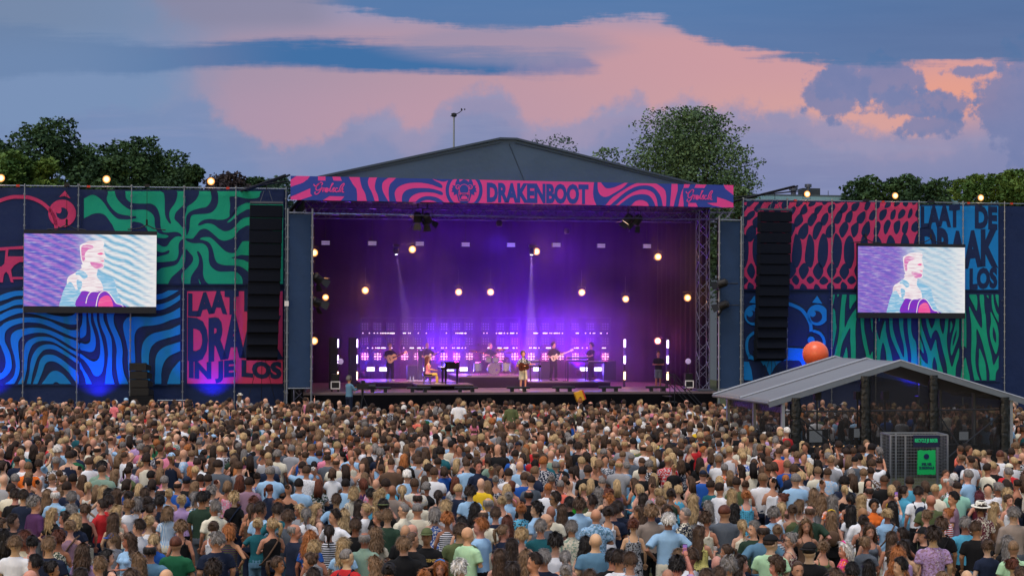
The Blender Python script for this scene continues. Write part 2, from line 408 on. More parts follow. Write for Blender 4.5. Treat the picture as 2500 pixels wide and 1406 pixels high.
# green burst, left wall (navy drawn over green)
a = Art(LW, (205, 467, 691, 693), 190, 450, 4.902, V0); hem(a, a.rect); back(a, a.rect, 1)
for p in [
 [(60,60),(340,70),(345,180),(380,250),(430,310),(500,355),(640,380),(690,382),(695,408),(640,415),(580,422),(480,412),(420,365),(370,310),(310,220),(250,160),(190,128),(140,135),(60,170)],
 [(60,435),(130,380),(200,350),(270,348),(330,375),(380,440),(425,515),(430,620),(60,620)],
 [(450,70),(558,70),(575,160),(620,210),(680,228),(800,232),(870,232),(930,265),(965,320),(985,400),(990,500),(1010,560),(1060,578),(1170,570),(1225,590),(1243,625),(1200,622),(1150,640),(1100,690),(1070,735),(1020,745),(940,705),(860,680),(900,640),(1040,645),(1085,625),(1060,605),(980,590),(940,550),(920,480),(915,400),(880,345),(800,305),(640,305),(560,265),(490,200),(455,140)],
 [(650,460),(700,452),(760,465),(810,510),(840,600),(640,600)],
 [(1000,80),(1030,110),(1040,200),(1040,300),(1050,390),(1090,460),(1115,470),(1110,440),(1095,380),(1105,310),(1160,230),(1188,150),(1175,80)],
 [(1285,80),(1445,80),(1425,170),(1370,225),(1310,270),(1300,310),(1280,400),(1290,520),(1260,525),(1200,460),(1160,420),(1158,385),(1180,330),(1260,250),(1288,200)],
 [(1595,85),(1668,85),(1680,200),(1660,270),(1610,330),(1540,352),(1440,358),(1370,370),(1345,420),(1335,540),(1310,600),(1298,600),(1295,420),(1320,350),(1380,310),(1470,285),(1540,270),(1585,215),(1600,160)],
 [(1815,160),(1850,145),(1920,150),(2010,170),(2110,170),(2170,150),(2215,80),(2480,80),(2480,225),(2060,222),(1990,235),(1915,275),(1900,320),(1830,400),(1815,340),(1822,250)],
 [(2060,295),(2260,290),(2260,390),(2050,392),(1960,420),(1900,480),(1840,540),(1760,562),(1690,530),(1620,480),(1540,468),(1470,490),(1440,490),(1450,465),(1500,430),(1580,415),(1690,425),(1770,415),(1830,370),(1890,300),(1885,340),(1860,380),(1790,450),(1820,450),(1900,380),(1980,325)],
 [(1290,650),(1370,650),(1410,610),(1460,550),(1520,532),(1580,560),(1650,620),(1700,660),(1760,675),(1830,655),(1880,620),(1920,560),(1990,510),(2050,492),(2300,480),(2300,680),(2010,680),(1960,700),(1910,780),(1870,820),(1800,815),(1740,780),(1650,690),(1590,640),(1530,632),(1480,640),(1462,658),(1500,668),(1560,690),(1600,740),(1625,820),(1645,900),(1680,945),(1760,968),(1880,972),(1950,985),(2020,1030),(2070,1080),(2070,1150),(1980,1240),(1970,1140),(1940,1085),(1880,1045),(1760,1045),(1680,1040),(1610,1000),(1570,930),(1560,780),(1500,710),(1380,705),(1310,680)],
 [(1840,880),(1900,860),(1960,845),(2050,850),(2300,850),(2300,960),(2060,935),(1980,905),(1900,890)],
 [(1262,665),(1225,680),(1205,730),(1205,830),(1180,900),(1120,920),(1020,930),(900,950),(900,1080),(960,1030),(1010,1000),(1120,980),(1190,950),(1235,870),(1262,800)],
 [(900,795),(1010,815),(1085,790),(1098,800),(1080,830),(1000,855),(900,870)],
 [(1290,780),(1340,820),(1378,870),(1375,920),(1340,970),(1290,1020),(1250,1060),(1240,1120),(1245,1230),(1085,1230),(1110,1130),(1180,1060),(1260,980),(1285,900)],
 [(1425,810),(1450,808),(1485,870),(1500,960),(1500,1080),(1530,1160),(1600,1230),(1500,1230),(1445,1130),(1460,1230),(1360,1230),(1350,1130),(1380,1060),(1435,980),(1450,900)],
]: a.shape(p, 0)
tag(a.mb.build('printed_banner', [M_navy, M_green]), 'green and navy swirling burst banner high on the left wall', 'banner')
# blue waves, left wall
a = Art(LW, (-60, 709, 440, 937), 0, 700, 5.409, V0); hem(a, a.rect)
for p in [
 [(-400,180),(-100,140),(0,115),(80,85),(180,60),(300,50),(420,40),(420,105),(320,115),(200,125),(100,160),(0,190),(-100,210),(-400,260)],
 [(-400,310),(-100,280),(0,255),(100,215),(200,175),(320,165),(500,170),(500,235),(320,235),(200,245),(100,285),(0,325),(-100,350),(-400,390)],
 [(-400,440),(-100,410),(0,370),(100,320),(200,290),(320,285),(450,300),(550,330),(700,375),(850,392),(960,375),(1000,330),(1010,300),(1030,300),(1030,470),(960,497),(860,485),(720,440),(560,390),(450,360),(340,345),(250,350),(120,395),(0,455),(-100,490),(-400,520)],
 [(-100,600),(0,530),(60,480),(150,440),(300,408),(420,405),(520,415),(650,450),(800,520),(920,570),(1030,580),(1030,670),(960,660),(820,600),(700,545),(560,490),(420,470),(300,475),(180,510),(100,560),(65,620),(65,720),(100,800),(140,900),(155,1000),(150,1080),(100,1160),(0,1225),(-150,1260),(-150,1180),(0,1145),(55,1090),(75,1010),(65,920),(30,830),(0,760),(-100,680)],
 [(40,1300),(120,1245),(180,1180),(205,1080),(205,1000),(185,900),(150,780),(140,690),(160,620),(220,575),(320,552),(430,540),(560,550),(700,590),(850,660),(1030,730),(1030,830),(900,760),(800,700),(700,650),(600,612),(480,605),(380,625),(300,650),(255,700),(240,770),(250,900),(260,1000),(260,1090),(235,1190),(165,1300)],
 [(230,1300),(290,1180),(312,1060),(315,900),(325,790),(355,730),(400,695),(480,665),(580,658),(700,680),(830,760),(930,820),(1030,870),(1030,915),(930,862),(800,780),(700,730),(600,712),(500,725),(430,770),(390,850),(365,950),(355,1080),(335,1180),(300,1300)],
 [(350,1300),(385,1150),(400,1020),(425,920),(470,840),(530,785),(620,760),(720,772),(830,832),(940,905),(1030,965),(1030,1015),(930,950),(820,880),(720,830),(630,822),(560,850),(500,930),(465,1020),(430,1150),(400,1300)],
 [(430,1300),(470,1180),(500,1080),(530,970),(580,910),(640,895),(720,905),(820,960),(930,1050),(1030,1140),(1030,1320),(1010,1270),(960,1200),(900,1120),(800,1030),(720,988),(650,985),(600,1020),(565,1110),(530,1200),(480,1300)],
 [(540,1310),(600,1215),(660,1135),(720,1108),(780,1120),(860,1180),(950,1310),(810,1290),(740,1255),(665,1300)],
 [(1090,280),(1135,280),(1140,450),(1140,600),(1120,650),(1060,672),(1055,560),(1080,500),(1090,400)],
 [(1160,280),(1200,280),(1200,450),(1230,560),(1262,680),(1262,780),(1240,840),(1190,860),(1120,845),(1060,825),(1060,745),(1130,757),(1180,735),(1195,690),(1195,560),(1170,420)],
 [(1230,280),(1277,280),(1280,430),(1310,560),(1350,700),(1375,850),(1375,1000),(1350,1120),(1310,1170),(1270,1180),(1230,1150),(1180,1060),(1110,970),(1060,930),(1060,880),(1130,930),(1200,975),(1250,985),(1300,950),(1322,870),(1320,720),(1290,580),(1240,440)],
 [(1315,280),(1362,280),(1368,430),(1420,560),(1470,680),(1480,820),(1480,950),(1480,1150),(1510,1310),(1395,1310),(1400,1150),(1420,980),(1425,850),(1400,680),(1350,560),(1315,440)],
 [(1415,280),(1530,280),(1500,400),(1510,500),(1560,620),(1600,720),(1620,850),(1615,1000),(1640,1150),(1700,1310),(1590,1310),(1540,1100),(1535,950),(1540,820),(1510,680),(1460,560),(1420,440)],
 [(1055,990),(1100,1080),(1160,1180),(1220,1310),(1150,1310),(1120,1200),(1080,1110),(1055,1070)],
 [(1725,400),(1680,410),(1640,460),(1625,520),(1640,620),(1670,740),(1690,860),(1690,1000),(1720,1310),(1790,1310),(1785,950),(1775,700),(1790,600),(1830,545),(1900,520),(2000,512),(2120,490),(2250,440),(2400,385),(2400,270),(2290,325),(2180,370),(2080,392),(1980,400),(1850,395)],
 [(1980,125),(2065,105),(2150,85),(2240,45),(2370,35),(2260,110),(2160,155),(2065,172),(1980,180)],
 [(1980,240),(2065,235),(2160,220),(2260,180),(2330,140),(2400,95),(2400,150),(2300,225),(2200,280),(2120,305),(2065,310),(1980,315)],
 [(2400,500),(2250,560),(2120,590),(2010,620),(1940,670),(1890,740),(1870,840),(1870,980),(1890,1310),(1975,1310),(1965,980),(1975,860),(2010,780),(2080,720),(2200,680),(2300,650),(2400,605)],
 [(2400,730),(2250,765),(2160,800),(2090,860),(2055,950),(2050,1100),(2050,1310),(2125,1310),(2130,1150),(2150,1040),(2190,960),(2260,900),(2400,830)],
 [(2400,985),(2310,1050),(2260,1120),(2230,1200),(2220,1310),(2400,1310)],
]: a.shape(p, 1)
tag(a.mb.build('printed_banner', [M_navy, M_blue]), 'blue and navy rippling stripe banner low on the left wall', 'banner')
# pink slogan, left wall
a = Art(LW, (457, 711, 690, 936), 0, 640, 3.196, V0); hem(a, a.rect); back(a, a.rect, 1)
a.text('LAAT', 459, 711, 583, 768, 0, tilt=-8, bow=3, bold=.06); a.text('DE', 596, 708, 680, 762, 0, tilt=4, bold=.06)
a.text('DRAAK', 458, 770, 692, 878, 0, tilt=-6, bow=4, bold=.055)
a.text('IN JE LOS', 461, 880, 688, 934, 0, bow=3, bold=.06)
tag(a.mb.build('printed_banner', [M_navy, M_pink]), 'pink banner with navy slogan letters beside the stage on the left wall', 'banner')
# pink dragon-head line emblem, far left
a = Art(LW, (-60, 462, 186, 700), 0, 260, 3.196, V0); hem(a, a.rect)
a.shape(stroke([(-240,1060),(-225,950),(-165,850),(-80,770),(60,715),(140,706),(230,712),(320,748),(390,810),(428,880),(440,960)], 28), 1, sm=False)
a.shape(disc(485, 835, 108), 1, sm=False); a.shape(disc(485, 835, 46), 0, .012, sm=False); a.shape([(430,800),(470,785),(480,810),(470,832),(445,830)], 1, .016)
a.shape([(507,658),(462,706),(505,700),(551,720)], 1, sm=False)
a.shape([(-200,1110),(0,1100),(200,1088),(200,1112),(65,1116),(60,1170),(200,1170),(200,1210),(150,1215),(110,1240),(85,1275),(95,1330),(200,1330),(200,1348),(98,1348),(106,1372),(86,1372),(66,1310),(48,1288),(30,1310),(22,1372),(-100,1372),(-100,1240),(10,1250),(34,1225),(44,1122),(0,1124),(-200,1130)], 1, sm=False)
tag(a.mb.build('printed_banner', [M_navy, M_pink]), 'pink outline of an eye and round nose on navy at the far left', 'banner')
# pink scale net, right wall
a = Art(RW, (1817, 494, 2240, 705), 1780, 420, 3.196, V0); hem(a, a.rect); back(a, a.rect, 1)
rows = [(905,80,52,.0,0), (845,70,56,0,.5), (775,130,70,0,0), (620,270,78,.0,.5), (468,140,74,-.04,0), (385,110,66,-.06,.5), (318,84,62,-.08,0), (262,66,56,-.10,.5), (215,60,50,-.1,0)]
for ri, (cy, h, w, sl, ph) in enumerate(rows):
    x = 60 + ph * 104; k = 0
    while x < 1540:
        sh = 1 - .42 * max(0, x - 700) / 800 if ri > 3 else 1
        y = cy + sl * (x - 400) + rnd.uniform(-5, 5) + (0 if ri < 4 else 0)
        ww = w * (1.05 if ri < 4 else .95 * sh + .05); hh = h * (1 if ri < 4 else sh ** .5)
        tl = -.38 if ri > 3 else (-.1 if ri == 3 else 0)
        if ri == 3: q = [(x, y - hh / 2), (x + ww * .5, y - hh * .28), (x + ww * .5, y + hh * .2), (x + 5, y + hh / 2), (x - ww * .42, y + hh * .24), (x - ww * .36, y - hh * .22)]
        elif ri < 3: q = [(x, y - hh / 2), (x + ww * .52, y), (x, y + hh / 2), (x - ww * .52, y)]
        else: q = [(x - ww * .4, y - hh * .22), (x + ww * .2, y - hh * .44), (x + ww * .52, y - hh * .2), (x + ww * .42, y + hh * .22), (x - ww * .1, y + hh * .44), (x - ww * .52, y + hh * .22)]
        a.shape([(p[0] + rnd.uniform(-7, 7), p[1] + tl * (p[0] - x) + rnd.uniform(-7, 7)) for p in q], 0); x += rnd.uniform(96, 112) * (sh if ri > 3 else 1)
tag(a.mb.build('printed_banner', [M_navy, M_pink]), 'pink net of reptile scales on navy, high on the right wall', 'banner')
# blue slogan, right wall
a = Art(RW, (2245, 503, 2437, 707), 0, 0, 1, V0); hem(a, a.rect); back(a, a.rect, 1)
a.text('LAAT', 2248, 500, 2344, 556, 0, tilt=-6, bow=2, bold=.06); a.text('DE', 2380, 503, 2435, 560, 0, tilt=4, bold=.06)
a.text('DRAAK', 2246, 560, 2437, 652, 0, tilt=8, bow=-4, bold=.055)
a.text('IN JE', 2250, 656, 2352, 704, 0, bold=.06); a.text('LOS', 2367, 653, 2435, 706, 0, tilt=-4, bold=.06)
tag(a.mb.build('printed_banner', [M_navy, M_blue]), 'sky blue banner with navy slogan letters at the far right', 'banner')
# blue dragon-head emblem, right wall
a = Art(RW, (1816, 722, 2018, 932), 1780, 420, 3.196, V0); hem(a, a.rect)
def d8(p): return ((p[0] / 3.125 + 1700 - 1780) * 3.196, (p[1] / 3.125 + 780 - 420) * 3.196)
for cx in (200, 690):
    a.shape(disc(cx, 1115, 82, 82), 1, sm=False); a.shape(disc(cx - 30 + (20 if cx > 400 else 12), 1128, 46), 0, .012, sm=False); a.shape(disc(cx - 38, 1105, 24), 1, .016, sm=False)
    a.shape([(cx - 3, 965), (cx - 42, 1018), (cx + 38, 1028)], 1, sm=False)
a.shape(stroke([(255,1240),(280,1130),(360,1050),(440,1028),(485,1035),(560,1070),(605,1125),(635,1190),(640,1245)], 26), 1, sm=False)
a.shape(stroke([(655,1238),(710,1260),(740,1310),(738,1370),(720,1430)], 22), 1, sm=False); a.shape(stroke([(235,1238),(180,1262),(142,1310),(140,1390),(160,1440)], 22), 1, sm=False)
a.shape(disc(640, 1310, 28), 1, .012, sm=False); a.shape(disc(240, 1310, 28), 1, .012, sm=False)
a.shape([d8(p) for p in ((362,320),(400,322),(420,380),(432,462),(372,462),(362,450))], 1, sm=False)
a.shape([d8(p) for p in ((400,262),(470,300),(640,290),(700,280),(700,214),(830,222),(830,360),(700,345),(640,380),(600,460),(560,460),(530,380),(500,330),(480,300),(440,310),(395,300))], 1, sm=False)
a.shape([d8(p) for p in ((520,340),(560,420),(600,360),(650,318),(740,312),(800,330),(800,460),(520,460))], 0, .012)
tag(a.mb.build('printed_banner', [M_navy, M_blue]), 'blue dragon face outline on navy, behind the orange balloon', 'banner')
# green zebra, right wall
a = Art(RW, (2033, 719, 2438, 928), 2010, 700, 5.556, V0); hem(a, a.rect)
for p in [
 [(125,340),(158,330),(170,480),(178,560),(160,680),(125,810)], [(125,130),(155,105),(145,180),(125,260)], [(190,100),(218,100),(195,140)],
 [(262,95),(315,95),(298,250),(290,400),(292,550),(340,450),(400,350),(450,290),(500,250),(450,430),(435,600),(440,800),(432,1085),(385,1085),(375,850),(365,700),(365,560),(310,650),(260,760),(235,870),(205,1080),(130,1085),(160,880),(195,740),(215,600),(225,420),(240,250)],
 [(245,1085),(290,890),(320,830),(330,1085)], [(365,95),(460,95),(455,160),(400,240),(360,305),(355,200)],
 [(502,330),(555,330),(552,540),(580,700),(612,860),(635,930),(668,880),(668,1085),(610,1085),(575,900),(540,760),(515,580)],
 [(635,330),(668,330),(668,610),(650,520)],
 [(700,540),(730,620),(765,715),(790,600),(840,460),(850,600),(880,750),(920,900),(950,1105),(870,1100),(850,900),(810,755),(775,900),(770,1100),(725,1085),(725,870),(705,940),(700,1085)],
 [(750,350),(785,350),(755,480)],
 [(895,330),(938,330),(940,530),(975,680),(1030,830),(1090,955),(1090,800),(1050,640),(1030,500),(1028,330),(1083,330),(1085,560),(1115,760),(1140,900),(1145,1100),(1090,1110),(1040,960),(980,830),(920,680),(898,540)],
 [(1145,330),(1190,330),(1190,560),(1215,680),(1262,790),(1262,1160),(1200,1140),(1190,900),(1160,700),(1145,560)],
 [(1290,330),(1320,330),(1330,500),(1370,640),(1420,780),(1460,870),(1490,800),(1525,715),(1545,830),(1580,1000),(1630,1200),(1560,1225),(1540,1060),(1505,950),(1480,1050),(1475,1180),(1380,1180),(1285,1110),(1290,880),(1350,990),(1415,1040),(1410,930),(1370,800),(1330,680),(1290,560)],
 [(1290,660),(1320,720),(1350,800),(1360,900),(1320,850),(1290,810)],
 [(1378,330),(1415,400),(1440,500),(1470,562),(1510,480),(1525,330),(1575,330),(1580,500),(1622,640),(1650,520),(1662,330),(1700,330),(1690,560),(1675,700),(1690,880),(1742,1085),(1790,950),(1838,830),(1838,950),(1800,1080),(1780,1290),(1700,1265),(1670,1050),(1620,850),(1580,680),(1545,600),(1515,590),(1480,640),(1460,700),(1430,620),(1400,500)],
 [(1730,460),(1752,520),(1740,580),(1718,620),(1722,540)],
 [(1805,330),(1840,330),(1840,620),(1820,720),(1780,830),(1738,930),(1725,820),(1750,660),(1790,500)],
 [(1880,330),(1930,330),(1940,560),(1940,700),(1938,830),(1920,805),(1875,810),(1875,600)],
 [(1925,960),(1950,1060),(1990,1300),(1870,1300),(1880,1100)], [(1980,115),(2080,115),(2082,320),(2040,250)],
 [(1975,270),(2020,340),(2070,440),(2148,560),(2150,400),(2130,250),(2122,115),(2175,115),(2185,280),(2205,420),(2215,600),(2240,760),(2280,920),(2308,1058),(2350,990),(2400,900),(2400,1060),(2345,1160),(2325,1302),(2260,1302),(2255,1180),(2230,1050),(2190,880),(2140,700),(2080,570),(2078,750),(2065,900),(2065,1050),(2090,1180),(2132,1302),(2065,1302),(2020,1100),(2005,950),(2010,700),(2005,480)],
 [(2118,835),(2160,930),(2200,1060),(2212,1302),(2170,1302),(2125,1180),(2108,1050),(2112,930)], [(2215,120),(2238,120),(2240,160)],
 [(2283,115),(2305,115),(2315,220),(2345,330),(2392,410),(2392,500),(2330,400),(2290,280)], [(2335,110),(2375,115),(2392,180),(2384,290),(2350,200)],
 [(2270,340),(2320,430),(2360,530),(2380,650),(2378,780),(2345,910),(2310,850),(2270,720),(2258,600),(2275,480)],
]: a.shape(p, 1)
a.shape([(2305,545),(2340,640),(2343,755),(2315,720),(2297,640)], 0, .012); a.shape([(1808,585),(1800,680),(1760,800),(1758,740),(1780,650)], 0, .012)
tag(a.mb.build('printed_banner', [M_navy, M_green]), 'green and navy zebra stripe banner low on the right wall', 'banner')

# ---------------------------------------------------------------- LED screens
def screen_mat(mo=1.0):
    m = bpy.data.materials.new('led_picture'); m.use_nodes = True; t = m.node_tree; q = NG(t); b = t.nodes['Principled BSDF']
    tcn = q.n('ShaderNodeTexCoord'); s = q.n('ShaderNodeSeparateXYZ'); t.links.new(tcn.outputs['UV'], s.inputs[0]); x, y = s.outputs[0], s.outputs[1]
    nz = q.noise(q.xyz(x, q.m('MULTIPLY', y, .6)), 3.5, 3); nf = q.noise(q.xyz(q.m('MULTIPLY', x, 9), q.m('MULTIPLY', y, 110)), 1.0, 2, .7)
    ban = q.m('ADD', .5, q.m('MULTIPLY', .5, q.m('SINE', q.m('ADD', q.m('MULTIPLY', q.m('ADD', q.m('MULTIPLY', y, 1.0), q.m('MULTIPLY', x, .85)), 62), q.m('MULTIPLY', nz, 9)))))
    ban = q.m('ADD', .5, q.m('MULTIPLY', q.m('SUBTRACT', ban, .5), mo))
    left = q.mix(ban, C4((62, 84, 206)), C4((176, 112, 214))); right = q.mix(q.m('POWER', ban, 1.3), C4((250, 250, 250)), C4((80, 182, 222)))
    right = q.mix(q.step(x, .80, 1.02), right, C4((246, 246, 246)))
    c = q.mix(q.step(q.m('ADD', x, q.m('MULTIPLY', q.m('SUBTRACT', nz, .5), .5)), .30, .62), left, right)
    c = q.mix(q.m('MULTIPLY', q.step(nf, .52, .68), .55), c, C4((250, 245, 250))); c = q.mix(q.m('MULTIPLY', q.step(nf, .44, .34), .5), c, C4((50, 70, 170)))
    b.inputs['Base Color'].default_value = (.02, .02, .03, 1); b.inputs['Roughness'].default_value = .6
    t.links.new(c, b.inputs['Emission Color']); b.inputs['Emission Strength'].default_value = .82
    return m
M_scr = screen_mat(.85); M_scr2 = screen_mat(.28)
def scan_emit(name, c, st, c2=(90, 70, 190), amt=.35):
    m = bpy.data.materials.new(name); m.use_nodes = True; t = m.node_tree; q = NG(t); b = t.nodes['Principled BSDF']
    tcn = q.n('ShaderNodeTexCoord'); s = q.n('ShaderNodeSeparateXYZ'); t.links.new(tcn.outputs['Object'], s.inputs[0])
    nf = q.noise(q.xyz(q.m('MULTIPLY', s.outputs[0], 1.2), 0.0, q.m('MULTIPLY', s.outputs[2], 14)), 1.0, 2, .7)
    b.inputs['Base Color'].default_value = (.02, .02, .03, 1)
    t.links.new(q.mix(q.m('MULTIPLY', q.step(nf, .48, .62), amt), C4(c), C4(c2)), b.inputs['Emission Color']); b.inputs['Emission Strength'].default_value = st
    return m
M_sw = scan_emit('led_white', (246, 238, 240), .92, (216, 178, 196), .75); M_sp = scan_emit('led_pink', (222, 120, 186), .9, (244, 222, 232), .8)
M_sv = scan_emit('led_violet', (130, 20, 190), .9, (60, 60, 200), .5); M_sc = scan_emit('led_cyan', (130, 190, 225), .9, (250, 250, 250), .6); M_sm = scan_emit('led_magenta', (235, 70, 150), .95, (250, 160, 190), .3)
def led_screen(fr, x0, y0, x1, y1, v, label, cables, ytop):
    c = fr.w((x0 + x1) / 2, y1, v); t = empty('led_screen', c, fr.a, label, 'video screen', 'hung video screens')
    (ua, za), (ub, zb) = fr.pix(x0, y0, v), fr.pix(x1, y1, v)
    b = MB(); b.box(fr.p((ua + ub) / 2, (za + zb) / 2, v + .14), (ub - ua, .22, za - zb), fr.u, fr.v)
    b.build('screen_cabinet', M_blk, t)
    MB().box(fr.p((ua + ub) / 2, zb - .17, v + .12), (ub - ua, .3, .3), fr.u, fr.v).build('bottom_beam', M_grille, t); MB().box(fr.p((ua + ub) / 2, za + .1, v + .12), (ub - ua + .04, .26, .17), fr.u, fr.v).build('top_beam', M_grille, t)
    me_ = MB(); me_.add([fr.p(ua, zb, v + .02), fr.p(ub, zb, v + .02), fr.p(ub, za, v + .02), fr.p(ua, za, v + .02)], [(0, 1, 2, 3)], 0)
    ox, oy, sc = 126, 118, (2180 - 126)
    def S(p): return (ua + (ub - ua) * (p[0] - ox) / sc, za - (za - zb) * (p[1] - oy) / 1150)
    def poly(pts, k, l, sm=True):
        q = [S(p) for p in pts]; q = smooth_poly(q, 4) if sm else q
        q = clip(q, ua, zb, ub, za); vv, f = fill(q)
        me_.add([fr.p(x, y, v + .02 - l) for x, y in vv], f, k)
    poly([(1000,700),(905,760),(820,800),(780,920),(740,1020),(700,1150),(690,1290),(960,1290),(1690,1290),(1640,1200),(1560,1000),(1530,860),(1450,800),(1300,740),(1240,660),(1100,640)], 4, .004)
    poly([(1020,600),(1010,660),(900,740),(810,800),(790,900),(850,1010),(960,1000),(1050,1060),(1170,1040),(1340,1030),(1330,900),(1250,780),(1250,640)], 1, .008)
    poly([(985,300),(1060,255),(1130,225),(1240,210),(1340,225),(1362,275),(1345,320),(1365,400),(1388,490),(1362,505),(1366,545),(1352,590),(1365,620),(1330,665),(1240,672),(1235,740),(1180,790),(1060,660),(1020,570),(1000,500),(990,400)], 1, .012)
    poly([(1010,320),(1080,285),(1180,300),(1190,340),(1120,360),(1080,400),(1060,450),(1065,520),(1030,540),(1010,460)], 2, .016)
    poly([(1150,560),(1250,570),(1340,590),(1335,640),(1240,660),(1170,620)], 2, .016)
    poly([(1255,425),(1310,408),(1345,420),(1330,440),(1290,442)], 5, .016); poly([(1300,540),(1355,535),(1350,550)], 5, .016)
    poly([(960,690),(1060,720),(1110,790),(1050,830),(980,770),(920,760)], 4, .016); poly([(940,850),(1020,880),(1010,980),(960,1000)], 4, .016)
    poly([(740,1010),(830,880),(900,950),(940,1060),(950,1160),(900,1240),(800,1200),(720,1250),(700,1180)], 4, .012)
    poly([(960,1290),(1000,1060),(1060,1020),(1180,1040),(1350,1020),(1440,1040),(1540,1200),(1640,1230),(1680,1290)], 3, .018)
    poly([(1110,1130),(1180,1040),(1300,1030),(1260,1200),(1240,1290),(1120,1290),(1080,1200)], 3, .022)
    poly([(1300,1150),(1400,1090),(1470,1130),(1500,1290),(1290,1290)], 5, .022)
    for st in ([(1240,1290),(1262,1150),(1300,1060),(1370,1020),(1440,1050),(1500,1130),(1560,1215),(1640,1240),(1680,1290)], [(1085,1220),(1110,1110),(1170,1035),(1280,1030)]): poly(stroke(st, 14), 1, .026, False)
    o = me_.build('picture', [M_scr if fr is LW else M_scr2, M_sw, M_sp, M_sv, M_sc, M_sm], t)
    uv = o.data.uv_layers.new(name='UVMap')
    for l in o.data.loops:
        p = o.data.vertices[l.vertex_index].co; q = Vector((p[0], p[1], 0)) - fr.o
        uv.data[l.index].uv = (((q.dot(fr.u)) - ua) / (ub - ua), (p[2] - zb) / (za - zb))
    for px in cables:
        u, z = fr.pix(px, y0 - 4, v); cz = fr.pix(px, ytop(px), v)[1]
        cb = MB(); cb.tube([fr.p(u, z, v + .12), fr.p(u, cz, v + .12)], .012, 6); cb.tube([fr.p(u, z + .35, v + .12), fr.p(u, z + .6, v + .12)], .05, 8); cb.box(fr.p(u, cz + .08, v + .12), (.22, .5, .14), fr.u, fr.v)
        cb.build('hoist_chain', M_blk, t)
        bm_ = MB()
        for s_ in (-1, 1): bm_.tube([fr.p(u - .9, z + .1, v + .12 + s_ * .06), fr.p(u - .35, z + .16, v + .12), fr.p(u, z + .34, v + .12), fr.p(u + .35, z + .16, v + .12), fr.p(u + .9, z + .1, v + .12 + s_ * .06)], .03, 6)
        bm_.build('lifting_bracket', M_grille, t)
    # coloured light the wall of diodes throws forward
    return t
led_screen(LW, 59, 570, 381, 749, -.75, 'large bright video screen on the left wall showing a singer', (162, 358), lt)
led_screen(RW, 2095, 601, 2356, 764, -.75, 'video screen on the right wall, above the black tent', (2116, 2275), rt)

# ---------------------------------------------------------------- trees
def leaf_mat(name, c1, c2):
    m = bpy.data.materials.new(name); m.use_nodes = True; t = m.node_tree; q = NG(t); b = t.nodes['Principled BSDF']
    tcn = q.n('ShaderNodeTexCoord'); gi = q.n('ShaderNodeObjectInfo')
    nz = q.noise(tcn.outputs['Object'], .55, 3, .6); n2_ = q.noise(tcn.outputs['Object'], 4.0, 2, .6)
    c = q.mix(q.step(nz, .35, .65), C4(c1), C4(c2)); f = q.m('ADD', .7, q.m('MULTIPLY', n2_, .6))
    q.put(b.inputs['Base Color'], q.mix(1.0, c, q.xyz(f, f, f), 'MULTIPLY')); b.inputs['Roughness'].default_value = .7; b.inputs['Specular IOR Level'].default_value = .15
    return m
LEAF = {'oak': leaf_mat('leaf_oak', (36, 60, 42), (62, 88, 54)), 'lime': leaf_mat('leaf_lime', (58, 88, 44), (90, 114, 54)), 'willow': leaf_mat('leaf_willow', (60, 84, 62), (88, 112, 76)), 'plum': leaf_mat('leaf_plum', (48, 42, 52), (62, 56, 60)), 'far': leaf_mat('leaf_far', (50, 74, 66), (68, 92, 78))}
M_bark = mat('bark', (58, 50, 42), .9, var=.3, vs=5, bump=.03, bs=8)
